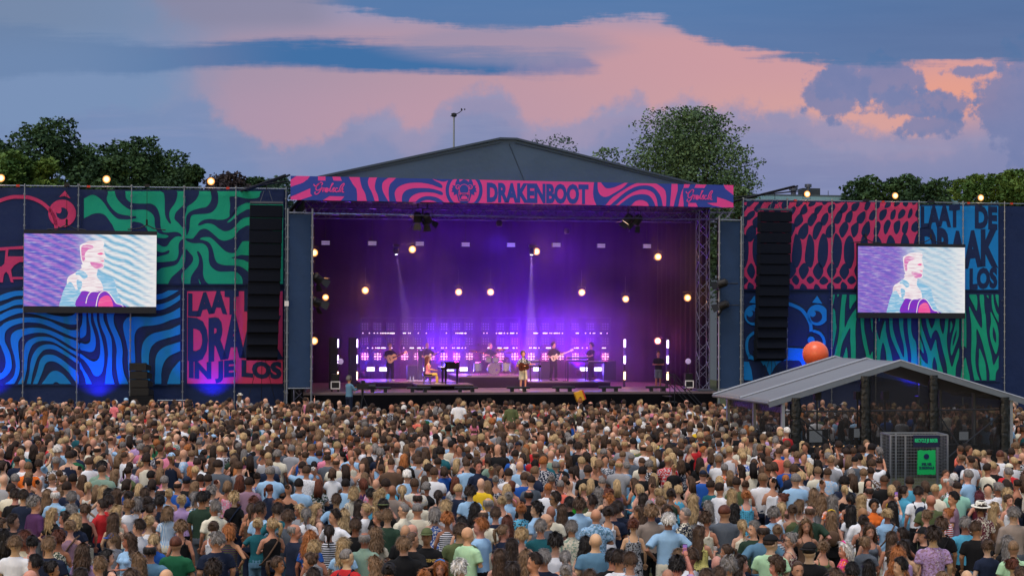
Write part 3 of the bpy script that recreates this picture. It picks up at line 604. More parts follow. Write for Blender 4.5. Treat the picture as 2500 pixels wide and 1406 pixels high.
def tree(name, px, ptop, pw, Y, kind, label, seed, n=5200, droop=0.0, sparse=1.0, trunk_vis=False, ls=.26, lob=11):
    r = np.random.RandomState(seed)
    top = at(px, ptop, Y); w = pw / FPX * Y; h = top.z; cz0 = h * .30
    base = Vector((top.x, Y, 0)); t = empty(name, base, 0, label, 'tree', 'trees beyond the stage walls')
    # limbs
    L = MB(); L.tube([base, base + Vector((.1, 0, h * .2)), base + Vector((.3, 0, h * .42)), base + Vector((0, 0, h * .72))], [h * .022, h * .018, h * .012, h * .004], 8)
    cen = []
    for i in range(lob):
        a_ = i * 2.39996; q_ = (i + .5) / lob; zz = math.cos(math.pi * (.04 + .60 * q_)); rr_ = math.sqrt(max(0, 1 - zz * zz))
        c = base + Vector((math.cos(a_) * rr_ * w * .36, math.sin(a_) * rr_ * w * .36, 0)); rl = w * .5 * r.uniform(.32, .50); c.z = h * .60 + zz * (h * .40 - rl * .75) + (r.uniform(-.05, .0) * h if zz < .9 else 0)
        cen.append((c, rl))
        L.tube([base + Vector((.2, 0, h * .28)), (base + Vector((0, 0, h * .42)) + c) / 2, c], [h * .009, h * .006, h * .002], 6)
    cen.append((base + Vector((0, 0, h * .6)), w * .36)); cen.append((base + Vector((0, 0, h * .45)), w * .3))
    L.build('trunk', M_bark, t)
    # foliage: leaf clusters as small bent quads on lobes of unequal size
    P_ = []
    per = n // len(cen)
    for c, rr in cen:
        q = r.normal(size=(per, 3)); q /= np.linalg.norm(q, axis=1)[:, None]
        rad = rr * (.55 + .5 * r.rand(per) ** .6) * (1 + .25 * np.sin(q[:, 0] * 7 + seed) * np.sin(q[:, 2] * 9 + seed * 2))
        pt = np.array(c)[None] + q * rad[:, None] * np.array([1, 1, .85])
        if droop: pt[:, 2] -= droop * rr * r.rand(per) ** 2 * (q[:, 2] < .3)
        P_.append(pt)
    P_ = np.concatenate(P_); P_ = P_[r.rand(len(P_)) < sparse]; P_ = P_[P_[:, 2] < h]
    m = len(P_); d = r.normal(size=(m, 3)); d[:, 2] *= .5; d /= np.linalg.norm(d, axis=1)[:, None]; e = np.cross(d, r.normal(size=(m, 3))); e /= np.linalg.norm(e, axis=1)[:, None]
    s = ls * r.uniform(.6, 1.35, (m, 1)); V = np.stack([P_ - d * s, P_ + e * s * .55, P_ + d * s, P_ - e * s * .55], 1).reshape(-1, 3)
    me = bpy.data.meshes.new('crown'); me.vertices.add(4 * m); me.vertices.foreach_set('co', V.ravel()); me.loops.add(4 * m); me.loops.foreach_set('vertex_index', np.arange(4 * m)); me.polygons.add(m); me.polygons.foreach_set('loop_start', np.arange(m) * 4); me.polygons.foreach_set('loop_total', np.full(m, 4)); me.materials.append(LEAF[kind]); me.update(); me.validate()
    o = bpy.data.objects.new('crown', me); COL.objects.link(o); o.parent = t; o.matrix_local = Matrix.Translation(-base)
    return t
TL = [
 ('broadleaf_tree', -30, 340, 190, 112, 'oak', 'dark broadleaf tree at the left end of the tree line'),
 ('broadleaf_tree', 112, 286, 230, 118, 'oak', 'tallest dark oak crown in the tree line on the left'),
 ('broadleaf_tree', 20, 368, 130, 105, 'lime', 'yellow green tree low over the left wall, left of the first lamp'),
 ('broadleaf_tree', 105, 385, 90, 106, 'lime', 'lighter green tree below the tallest oak crown'),
 ('broadleaf_tree', 225, 352, 190, 124, 'oak', 'dark tree between the tallest oak and the twin-topped tree'),
 ('broadleaf_tree', 325, 334, 200, 126, 'oak', 'broad tree with a twin top, left of the middle of the left wall'),
 ('broadleaf_tree', 268, 380, 130, 110, 'oak', 'dark low tree behind the second wall lamp'),
 ('broadleaf_tree', 395, 366, 180, 128, 'oak', 'tree on the falling right shoulder of the left tree line'),
 ('broadleaf_tree', 462, 402, 110, 122, 'oak', 'smaller dark tree left of the third wall lamp'),
 ('plum_tree', 552, 420, 130, 120, 'plum', 'purple brown leafed tree right of the third wall lamp'),
 ('broadleaf_tree', 612, 432, 130, 130, 'oak', 'dark tree between the purple leafed tree and the header banner'),
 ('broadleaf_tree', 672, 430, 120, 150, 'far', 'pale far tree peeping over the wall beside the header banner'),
 ('broadleaf_tree', 2110, 428, 110, 130, 'oak', 'dark tree above the flat roofed building on the right'),
 ('broadleaf_tree', 2200, 426, 130, 128, 'oak', 'dark bushy tree behind the middle lamp of the right wall'),
 ('broadleaf_tree', 2285, 434, 110, 132, 'oak', 'dark tree right of the middle lamp of the right wall'),
 ('broadleaf_tree', 2375, 425, 120, 122, 'lime', 'green tree behind the last lamp of the right wall'),
 ('broadleaf_tree', 2465, 414, 130, 120, 'lime', 'tall green tree at the far right edge'),
]
for i, (nm, px, pt, pw, Y, k, lb) in enumerate(TL): tree(nm, px, pt, pw * 1.35, Y, k, lb, 11 + i, n=19000 if pw > 120 else 12000, ls=.155)
tree('willow_tree', 1682, 262, 360, 118, 'willow', 'big round feathery willow behind the right side of the stage roof', 71, n=52000, droop=.6, ls=.115, lob=30, sparse=.92)
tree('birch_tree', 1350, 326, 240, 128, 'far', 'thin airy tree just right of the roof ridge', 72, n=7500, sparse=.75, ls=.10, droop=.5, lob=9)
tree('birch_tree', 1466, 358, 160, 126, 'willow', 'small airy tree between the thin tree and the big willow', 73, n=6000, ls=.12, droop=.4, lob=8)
tree('broadleaf_tree', 1800, 452, 90, 112, 'willow', 'low tree filling the gap right of the header banner', 74, n=5000, ls=.13)

# ---------------------------------------------------------------- flat roofed building, mast
Bf = Frame(128, 8)
bl = empty('flat_roofed_building', Bf.w(2150, 500).xy.to_3d(), Bf.a, 'low building with a white roof edge and chimneys beyond the right wall', 'building')
(u0, z1), (u1, _) = Bf.pix(1822, 478), Bf.pix(2500, 488)
MB().box(Bf.p((u0 + u1) / 2, (z1 - .6) / 2, 6), (u1 - u0, 12, z1 - .6), Bf.u, Bf.v).build('wall', mat('render_wall', (120, 128, 140), .8), bl)
MB().box(Bf.p((u0 + u1) / 2, z1 - .3, 6), (u1 - u0 + .6, 12.6, .55), Bf.u, Bf.v).build('roof_edge', mat('pale_fascia', (120, 160, 176), .6), bl)
MB().box(Bf.p((u0 + u1) / 2, z1 + .1, 6.3), (u1 - u0 - .6, 11, .22), Bf.u, Bf.v).build('roof', mat('roof_felt', (72, 82, 88), .9), bl)
for px, y0, y1, w in ((1937, 458, 476, .35), (1973, 450, 480, .28)):
    u, za = Bf.pix(px, y0, 2); _, zb = Bf.pix(px, y1, 2); MB().lathe(Bf.p(u, z1, 2), (0, 0, 1), [(0, w * .6), (za - z1 - .25, w * .6), (za - z1 - .25, w), (za - z1, w)], 14).build('chimney', M_dsteel, bl)
u, za = Bf.pix(1980, 463, 3); b = MB(); b.box(Bf.p(u, (za + z1) / 2 + .1, 3.5), (1.5, 1.2, za - z1), Bf.u, Bf.v); b.build('roof_vent', mat('vent_grey', (52, 60, 70), .8), bl)
for px in (1828, 2022, 2200): 
    u, za = Bf.pix(px, 466, 4); MB().tube([Bf.p(u, z1, 4), Bf.p(u, za, 4)], .03, 6).build('roof_rod', M_dsteel, bl)
mb = at(1108, 365, 96); mt = at(1108, 286, 96)
ms = empty('weather_mast', (mb.x, 96, 0), 0, 'thin mast with a wind gauge rising behind the stage roof', 'mast')
MB().tube([(mb.x, 96, 0), (mb.x, 96, mt.z)], [.09, .05], 10).build('pole', M_steel, ms)
h = MB(); h.lathe((mb.x, 96, mt.z), (0, 0, 1), [(0, .1), (.05, .16), (.2, .16), (.24, .05)], 12); h.tube([(mb.x, 96, mt.z + .1), (mb.x + .3, 96, mt.z + .25), (mb.x + .5, 96, mt.z + .42)], .025, 6)
for k in range(3): h.ell((mb.x + .5 + .12 * math.cos(2.1 * k), 96 + .12 * math.sin(2.1 * k), mt.z + .45), .05, 8, 5)
h.tube([(mb.x - .22, 96, mt.z + .05), (mb.x + .1, 96, mt.z + .05)], .02, 6); h.build('wind_gauge', M_grille, ms)
# ---------------------------------------------------------------- people: bodies, clothing and hair grown from one set of joints
def loft(rings, n=14):                       # rings: (centre, rx, ry, axis-x, axis-y)
    V = []; F = []
    for c, rx, ry, X, Y in rings:
        for j in range(n):
            t = 2 * math.pi * j / n; V.append(Vector(c) + Vector(X) * (rx * math.cos(t)) + Vector(Y) * (ry * math.sin(t)))
    for i in range(len(rings) - 1):
        for j in range(n): A = i * n + j; B = i * n + (j + 1) % n; F.append((A, B, B + n, A + n))
    F.append(tuple(range(n - 1, -1, -1))); F.append(tuple(range((len(rings) - 1) * n, len(rings) * n)))
    return V, F
EX, EY, EZ = Vector((1, 0, 0)), Vector((0, 1, 0)), Vector((0, 0, 1))
def Zr(a): return Matrix.Rotation(a, 3, 'Z')
POSES = {   # elbow, wrist of left then right arm (x is mirrored for the left), legs: knee, ankle
    'down': (((.25, -.02, 1.15), (.26, .07, .92)),) * 2, 'fold': (((.26, .02, 1.16), (.06, .24, 1.17)),) * 2,
    'hold': (((.26, .0, 1.16), (.24, .10, .92)), ((.25, .06, 1.16), (.20, .30, 1.26))),
    'up': (((.26, .02, 1.16), (.22, .12, .95)), ((.27, .16, 1.52), (.20, .22, 1.80))),
    'both': (((.26, .20, 1.44), (.14, .32, 1.64)), ((.26, .20, 1.44), (.12, .32, 1.64))),
    'hips': (((.36, -.10, 1.18), (.20, .04, 1.00)),) * 2,
    'guitar': (((.34, .10, 1.22), (.38, .30, 1.32)), ((.30, .05, 1.13), (.10, .25, 1.10))),
    'guitarf': (((.34, .08, 1.20), (.42, .26, 1.22)), ((.30, .05, 1.13), (.05, .25, 1.14))),
    'keys': (((.24, .08, 1.16), (.20, .36, 1.06)),) * 2, 'play': (((.24, .14, 1.20), (.16, .42, 1.12)), ((.24, .06, 1.16), (.14, .30, 1.30))),
    'piano': (((.22, .06, 1.16), (.18, .36, 1.12)),) * 2, 'drum': (((.30, .12, 1.22), (.24, .38, 1.24)),) * 2,
    'cam': (((.24, .16, 1.24), (.10, .36, 1.30)), ((.26, .10, 1.20), (.10, .40, 1.26))),
}
SEAT = {'stand': ((.10, .02, .50), (.105, -.02, .09)), 'sit': ((.13, .44, .90), (.13, .46, .48)), 'ride': ((.20, .36, .82), (.17, .34, .44)), 'stride': ((.11, .05, .50), (.14, -.02, .09))}
def arm_pts(sex, pose, side):
    e, w = POSES[pose][0 if side < 0 else 1]
    k = 1.0 if sex == 'm' else .93; sh = Vector((side * (.180 if sex == 'm' else .150), 0, 1.395))
    return sh, Vector((side * e[0] * k, e[1], e[2])), Vector((side * w[0] * k, w[1], w[2]))
def limb(mb, pts, rad, n=10):
    R_ = []
    P_ = [Vector(p) for p in pts]
    out = []
    for i in range(len(P_) - 1):
        for t in (0, .33, .66) if i < len(P_) - 2 else (0, .33, .66, 1): out.append((P_[i].lerp(P_[i + 1], t), rad[i] + (rad[i + 1] - rad[i]) * t))
    mb.tube([p for p, r in out], [r for p, r in out], n)
def hand_mb(mb, wr, d, side, grip=.5):
    d = d.normalized(); a = d.cross(EZ if abs(d.z) < .9 else EY).normalized(); nrm = a.cross(d)
    c = wr + d * .045
    mb.box(c, (.036, .085, .022), X=a * 1.0, Y=d, Z=nrm) if False else mb.ell(c, 1, 8, 6, M=Matrix((a * .038, d * .052, nrm * .016)).transposed())
    for k, ln in enumerate((.062, .074, .069, .052)):
        o = wr + d * .082 + a * (.028 - .0185 * k); m_ = o + d * ln * .5 - nrm * (.012 * grip * 2); e = o + d * ln * (.92 - .3 * grip) - nrm * (.05 * grip)
        mb.tube([o - d * .012, o, m_, e], [.0085, .0088, .008, .0055], 6)
    o = wr + d * .03 + a * .034 * side; mb.tube([o - a * .012 * side, o + d * .022 + a * .016 * side, o + d * .05 + a * .012 * side - nrm * .015], [.010, .0098, .0065], 6)
def remesh(mb, vox, sm=2, ratio=None):
    o = mb.build('tmp', []); md = o.modifiers.new('r', 'REMESH'); md.mode = 'VOXEL'; md.voxel_size = vox
    if sm: s_ = o.modifiers.new('s', 'SMOOTH'); s_.iterations = sm; s_.factor = .5
    if ratio: dc = o.modifiers.new('d', 'DECIMATE'); dc.ratio = ratio
    me = bpy.data.meshes.new_from_object(o.evaluated_get(bpy.context.evaluated_depsgraph_get()))
    m0 = o.data; bpy.data.objects.remove(o); bpy.data.meshes.remove(m0)
    V = np.empty(len(me.vertices) * 3, np.float32); me.vertices.foreach_get('co', V); V = V.reshape(-1, 3); F = [tuple(p.vertices) for p in me.polygons]
    bpy.data.meshes.remove(me); return V, F
NECK = Vector((0, -.01, 1.53))
def body_parts(sex, pose, yaw, seat):
    m = sex == 'm'; b = MB()
    T = [(.84, .155, .115, 0), (.93, .172 if m else .178, .125, 0), (1.07, .150 if m else .128, .108 if m else .095, .005), (1.22, .165 if m else .142, .115 if m else .105, .005), (1.36, .178 if m else .152, .115, .0), (1.43, .148 if m else .122, .088, -.005), (1.475, .092 if m else .072, .068, -.01), (1.52, .062 if m else .052, .056, -.01)]
    b.add(*loft([((0, y, z), rx, ry, EX, EY) for z, rx, ry, y in T], 18))
    if not m: b.ell((.065, .085, 1.30), (.06, .055, .06)); b.ell((-.065, .085, 1.30), (.06, .055, .06))
    nk = .060 if m else .050
    b.add(*loft([((0, -.012, 1.44), nk + .012, nk + .01, EX, EY), ((0, -.008, 1.53), nk, nk, EX, EY), ((0, .008, 1.62), nk, nk, EX, EY)], 14))
    Q = Zr(yaw)
    def H(x, y, z): return NECK + Q @ Vector((x, y, z))
    hs = 1.07 if m else 1.02
    b.ell(H(0, .0, .155), 1, 16, 12, M=Q @ Matrix.Diagonal((.079 * hs, .098 * hs, .110 * hs)))
    b.ell(H(0, .032, .085), 1, 14, 10, M=Q @ Matrix.Diagonal((.058 * hs, .066 * hs, .078 * hs)))
    b.ell(H(0, .075, .042), .024 * hs, 8, 6)
    b.add(*loft([(H(0, .085, .145), .010, .008, Q @ EX, Q @ EZ), (H(0, .105, .118), .015, .013, Q @ EX, Q @ EZ), (H(0, .118, .100), .018, .010, Q @ EX, Q @ EZ)], 8))
    for s in (-1, 1):
        b.ell(H(s * .079 * hs, -.002, .118), 1, 8, 6, M=Q @ Matrix.Diagonal((.012, .022, .034)))
        b.ell(H(s * .03, .082, .052 + .028), .022, 8, 6)
        sh, el, wr = arm_pts(sex, pose, s); r = (.056, .046, .040, .026) if m else (.046, .038, .034, .022)
        b.ell(sh + Vector((-.012 * s, 0, -.01)), .06 if m else .05, 10, 8)
        limb(b, [sh, el, wr], [r[0], r[1], r[3]])
        kn, an = SEAT[seat]; hp = Vector((s * .088, 0, .89)); kn = Vector((s * kn[0], kn[1], kn[2])); an = Vector((s * an[0], an[1], an[2]))
        limb(b, [hp, kn, an], [.088, .058, .038], 12)
        b.add(*loft([(an + Vector((0, -.07, -.05)), .030, .028, EX, EZ), (an + Vector((0, .03, -.045)), .040, .036, EX, EZ), (an + Vector((0, .15, -.062)), .042, .020, EX, EZ)], 10))
    return b, H, hs
_bc = {}
def body_mesh(sex, pose, yaw, seat='stand'):
    key = (sex, pose, round(yaw, 2), seat)
    if key in _bc: return _bc[key]
    b, H, hs = body_parts(sex, pose, yaw, seat); V, F = remesh(b, .0165, 2)
    V = [Vector(v) for v in V]; mb = MB(); mb.add(V, F, 0)
    for s in (-1, 1):
        sh, el, wr = arm_pts(sex, pose, s); mb.k = 0; hand_mb(mb, wr, (wr - el) if pose not in ('keys', 'piano', 'drum') else EY * 1.0 + (wr - el) * .3, s, .75 if pose in ('guitar', 'guitarf', 'hold', 'drum', 'up') else .45)
        Q = Zr(yaw)
        for (dx, dy, r_, k) in ((.031, .087, .0125, 1), (.031, .0955, .0068, 2)): mb.k = k; mb.ell(H(s * dx, dy - .003, .143), r_ * (.9 if k == 1 else 1), 8, 6)
        mb.k = 2; mb.tube([H(s * .016, .099, .160), H(s * .034, .098, .166), H(s * .050, .088, .161)], [.0045, .005, .003], 5)
    mb.k = 3; mb.tube([H(-.024, .090, .076), H(-.01, .0985, .078), H(.01, .0985, .078), H(.024, .090, .076)], [.003, .006, .006, .003], 6)
    mb.k = 0
    me = bpy.data.meshes.new('person'); me.from_pydata([tuple(v) for v in mb.V], [], mb.F)
    for m_ in (M_skin, M_eye, M_iris, M_lip): me.materials.append(m_)
    me.polygons.foreach_set('material_index', mb.I); me.polygons.foreach_set('use_smooth', [True] * len(mb.F)); me.update(); _bc[key] = me; return me
def cloth_parts(sex, style, pose, seat):
    m = sex == 'm'; b = MB(); g_ = .016
    if style in ('tee', 'shirt', 'long', 'tank', 'vest', 'dress'):
        lo = .86 if style != 'dress' else .60
        T = [(lo, .20 if style == 'dress' else .172, .14 if style != 'dress' else .18, 0), (.93, .182 if m else .186, .138, 0), (1.07, .175 if m else .145, .128 if m else .112, .004), (1.22, .182 if m else .158, .13 if m else .122, .004), (1.34, .188 if m else .162, .128, 0)]
        if style in ('tee', 'shirt', 'long'): T += [(1.41, .178 if m else .15, .108, -.004), (1.455, .135 if m else .11, .09, -.008), (1.492, .088 if m else .072, .074, -.01)]
        elif style == 'vest': T += [(1.41, .140 if m else .118, .100, -.004), (1.45, .115 if m else .095, .082, -.008)]
        else: T += [(1.36, .155 if m else .135, .118, 0)]
        b.add(*loft([((0, y, z), rx, ry, EX, EY) for z, rx, ry, y in T], 18))
        if not m: b.ell((.065, .092, 1.30), (.065, .06, .065)); b.ell((-.065, .092, 1.30), (.065, .06, .065))
        if style == 'shirt': b.add(*loft([((0, -.01, 1.47), .085, .078, EX, EY), ((0, -.014, 1.515), .074, .072, EX, EY), ((0, -.014, 1.53), .070, .068, EX, EY)], 14))
        for s in (-1, 1):
            sh, el, wr = arm_pts(sex, pose, s)
            if style in ('tee', 'shirt'):
                b.ell(sh + Vector((-.012 * s, 0, -.004)), .070 if m else .058, 10, 8); d = el - sh; limb(b, [sh, sh + d * .45, sh + d * (.78 if m else .6)], [.073 if m else .06, .072 if m else .058, .074 if m else .06])
            if style == 'long': b.ell(sh + Vector((-.012 * s, 0, -.004)), .070 if m else .058, 10, 8); limb(b, [sh, el, wr], [.070 if m else .06, .058 if m else .05, .044])
            if style in ('tank', 'dress'): b.tube([(s * .085, .125, 1.33), (s * .098, .06, 1.455), (s * .092, -.05, 1.462), (s * .085, -.118, 1.33)], .017, 6)
    elif style in ('trousers', 'shorts', 'skirt'):
        b.add(*loft([((0, 0, .80), .178, .14, EX, EY), ((0, 0, .90), .186, .143, EX, EY), ((0, 0, .99), .168, .128, EX, EY)], 16))
        kn, an = SEAT[seat]
        for s in (-1, 1):
            hp = Vector((s * .088, 0, .88)); k_ = Vector((s * kn[0], kn[1], kn[2])); a_ = Vector((s * an[0], an[1], an[2]))
            if style == 'shorts': limb(b, [hp, k_.lerp(hp, .5), k_ + (k_ - hp) * .02], [.105, .10, .105], 12)
            elif style == 'skirt': limb(b, [hp, k_.lerp(hp, .4)], [.11, .13], 12)
            else: limb(b, [hp, k_, a_ + Vector((0, 0, .02))], [.102, .078, .070], 12)
    return b
_cc = {}
def cloth_mesh(sex, style, pose, seat='stand'):
    key = (sex, style, pose if style in ('tee', 'shirt', 'long') else '', seat if style in ('trousers', 'shorts', 'skirt') else '')
    if key not in _cc:
        V, F = remesh(cloth_parts(sex, style, pose, seat), .019, 2)
        _cc[key] = ([Vector(v) for v in V], F)
    return _cc[key]
_cm = {}
def cloth_data(sex, style, pose, seat, mt):
    key = (sex, style, pose, seat, mt.name)
    if key not in _cm:
        V, F = cloth_mesh(sex, style, pose, seat); me = bpy.data.meshes.new('clothing'); me.from_pydata([tuple(v) for v in V], [], F); me.materials.append(mt); me.polygons.foreach_set('use_smooth', [True] * len(F)); me.update(); _cm[key] = me
    return _cm[key]
# hair is modelled about the neck pivot: head centre at (0, 0, .155), face towards +y
def shell(fr, nu=30, nv=20, c=(0, 0, .155)):
    V = []; F = []
    for i in range(nv + 1):
        th = math.pi * i / nv
        for j in range(nu):
            ph = 2 * math.pi * j / nu; d = Vector((math.sin(th) * math.cos(ph), math.sin(th) * math.sin(ph), math.cos(th)))
            V.append(Vector(c) + fr(d, th, ph))
    for i in range(nv):
        for j in range(nu): A = i * nu + j; B = i * nu + (j + 1) % nu; F.append((A, A + nu, B + nu, B))
    return V, F
def hair_mb(st, v=0):
    b = MB(); r = random.Random(v * 31 + hash(st) % 7 if False else v * 31 + len(st)); ph0 = r.uniform(0, 6)
    def cap(th_, face=.34, low=-.62, ex=(1, 1, 1), amp=.0, fq=7, side=.5, nu=30, nv=20):
        def f(d, th, ph):
            wv = 1 + amp * (math.sin(fq * ph + ph0) * math.sin(fq * .8 * th + ph0 * 2) + .6 * math.sin(fq * 1.9 * ph + 2) * math.sin(fq * 1.7 * th))
            lim = low if d.y < .15 else low + (d.y - .15) * 1.9
            on = max(0, min(1, (d.z - lim) / .18)) * (1 if d.y < .35 else max(0, min(1, (d.z - face) / .14)))
            t_ = th_ * on * wv - .012 * (1 - on)
            return Vector((d.x * (.079 * ex[0] + t_), d.y * (.098 * ex[1] + t_) - .004, d.z * (.108 * ex[2] + t_)))
        b.add(*shell(f, nu, nv))
    def drape(z1, w, dep, amp, fwdy=.0, n=18, nr=12, zs=.22, curl=0):
        rings = []
        V = []; F = []
        for i in range(nr):
            t = i / (nr - 1); z = zs + (z1 - zs) * t; ww = .084 + (w - .084) * min(1, t * 1.5); ww *= 1 - .12 * max(0, t - .8) / .2
            for j in range(n):
                a_ = math.pi * (1.0 + (j / (n - 1)) * 1.0) if False else math.pi * (.92 + 1.16 * j / (n - 1))
                ro = 1 + amp * math.sin(j * 2.3 + ph0 + (t * 14 if curl else 0)) + (curl * math.sin(t * 22 + j) if curl else 0)
                V.append(Vector((math.cos(a_) * ww * ro, math.sin(a_) * dep * ro - .010 - .03 * t + fwdy, z + (.030 * math.sin(j * 1.7 + ph0) + .02 * math.sin(j * 3.1)) * max(0, t - .6) * 2.4)))
            for j in range(n):
                a_ = math.pi * (.92 + 1.16 * (n - 1 - j) / (n - 1)); V.append(Vector((math.cos(a_) * ww * .55, math.sin(a_) * dep * .35 - .012 - .03 * t + fwdy, z)))
        m_ = 2 * n
        for i in range(nr - 1):
            for j in range(m_): A = i * m_ + j; B = i * m_ + (j + 1) % m_; F.append((A, A + m_, B + m_, B))
        F.append(tuple(range(m_))); F.append(tuple(range(nr * m_ - 1, (nr - 1) * m_ - 1, -1)))
        b.add(V, F)
    if st == 'sh': cap(.021, .28, -.50, ex=(1, 1, 1.04), amp=.28, fq=7, nu=34, nv=22)
    elif st == 'qf': cap(.020, .18, -.35, ex=(1, 1, 1.06), amp=.30, fq=6)
    elif st == 'bz': cap(.007, .38, -.45)
    elif st == 'rg':
        def f(d, th, ph):
            on = max(0, min(1, (d.z + .55) / .15)) * max(0, min(1, (.62 - d.z) / .2)) * (1 if d.y < .25 else max(0, 1 - (d.y - .25) * 5))
            t_ = .011 * on - .012 * (1 - on); return Vector((d.x * (.079 + t_), d.y * (.098 + t_), d.z * (.108 + t_)))
        b.add(*shell(f))
    elif st == 'cu': cap(.034, .18, -.55, amp=.55, fq=6.5, nu=40, nv=26)
    elif st == 'af': cap(.060, .22, -.75, amp=.30, fq=8, nu=42, nv=28)
    elif st == 'bb': cap(.026, .26, -.6); drape(.02, .114, .122, .08, nr=9, n=24)
    elif st == 'lg': cap(.020, .28, -.6); drape(-.17, .112, .118, .06, n=26)
    elif st == 'xl': cap(.020, .28, -.6); drape(-.34, .116, .118, .06, nr=16, n=26)
    elif st == 'wv': cap(.028, .24, -.6, amp=.25); drape(-.15, .134, .130, .07, curl=.05, nr=18, n=28)
    elif st == 'pt':
        cap(.016, .32, -.55); b.ell((0, -.118, .19), .026, 8, 6); b.tube([(0, -.115, .195), (0, -.155, .18), (.004, -.165, .10), (.0, -.145, .0), (.0, -.135, -.06)], [.018, .030, .034, .026, .006], 12)
    elif st == 'bn': cap(.016, .32, -.55); b.ell((0, -.10, .235), (.044, .040, .038), 14, 9)
    elif st == 'lb_': cap(.012, .32, -.55)
    elif st == 'up':
        cap(.020, .26, -.55, amp=.35, fq=6)
        for k in range(7): a_ = k * 1.3; b.ell((.034 * math.cos(a_), -.095 + .012 * math.sin(a_ * 2), .215 + .034 * math.sin(a_)), .030, 9, 6)
    elif st == 'ca': cap(.010, .36, -.45)
    return b
HSMOOTH = {}
def hair_data(st, v=0):
    k = (st, v)
    if k not in HSMOOTH:
        b = hair_mb(st, v)
        n_ = dict(bz=0, rg=60, sh=330, qf=330, cu=420, af=420, bb=420, lg=520, xl=560, wv=560, pt=260, bn=240, up=300, ca=0).get(st, 0); r_ = random.Random(v + 5)
        pts = [p for p in b.V if (p.x / .079) ** 2 + ((p.y + .004) / .098) ** 2 + ((p.z - .155) / .108) ** 2 > 1.12]
        curly = st in ('cu', 'af', 'wv', 'up')
        for _ in range(n_ if pts else 0):          # loose locks breaking the outline
            p = Vector(r_.choice(pts)); low_ = p.z < .08; o_ = Vector((p.x, p.y, 0 if low_ else (p.z - .155))); o_ = o_.normalized() if o_.length > 1e-6 else EZ
            dn = Vector((-o_.x * o_.z, -o_.y * o_.z, o_.x ** 2 + o_.y ** 2)) * -1 if not low_ else -EZ
            if dn.length < .2: dn = Vector((r_.uniform(-1, 1), -1, -.2))
            dn = (dn.normalized() + Vector((r_.uniform(-.35, .35), r_.uniform(-.35, .35), 0)) + o_ * r_.uniform(.15, .75 if curly else .38)).normalized()
            L_ = r_.uniform(.03, .06) * (1.7 if low_ or st in ('lg', 'xl', 'wv', 'bb') else 1); s_ = o_.cross(dn).normalized() * r_.uniform(.004, .008)
            a0 = p - o_ * .003; a1 = a0 + dn * L_ * .55 + o_ * .004; a2 = a0 + dn * L_
            b.add([a0 - s_, a0 + s_, a1 + s_ * .8, a2, a1 - s_ * .8], [(0, 1, 2, 4), (4, 2, 3)])
        me = bpy.data.meshes.new('hair'); me.from_pydata([tuple(p) for p in b.V], [], b.F); me.materials.append(M_hair); me.polygons.foreach_set('use_smooth', [True] * len(b.F)); me.update(); HSMOOTH[k] = me
    return HSMOOTH[k]
def cap_mb(fwd_=1):
    b = MB()
    def f(d, th, ph):
        on = max(0, min(1, (d.z - .10) / .12)); t_ = .019 * on - .02 * (1 - on); return Vector((d.x * (.079 + t_), d.y * (.098 + t_), d.z * (.108 + t_) + .004))
    b.add(*shell(f)); V = []; n = 10
    for i in range(n + 1):
        a_ = math.pi * (.12 + .76 * i / n); V += [Vector((math.cos(a_) * .090, fwd_ * math.sin(a_) * .105, .195)), Vector((math.cos(a_) * .105, fwd_ * (math.sin(a_) * .185), .178 + .01 * math.sin(a_)))]
    b.add(V + [v - Vector((0, 0, .006)) for v in V], [(2 * i, 2 * i + 1, 2 * i + 3, 2 * i + 2) for i in range(n)] + [tuple(2 * n + 2 + q for q in (2 * i + 2, 2 * i + 3, 2 * i + 1, 2 * i)) for i in range(n)] + [(2 * i + 1, 2 * n + 3 + 2 * i, 2 * n + 5 + 2 * i, 2 * i + 3) for i in range(n)])
    b.tube([(0, 0, .278), (0, 0, .286)], .008, 6)
    return b
def hat_mb():
    b = MB(); b.lathe((0, 0, .185), (0, -.10, 1), [(0, .09), (-.006, .165), (.0, .172), (.012, .165), (.012, .102), (.07, .094), (.10, .078), (.092, .03), (.09, .004)], 26); return b
def wm(v, f, mt): pass
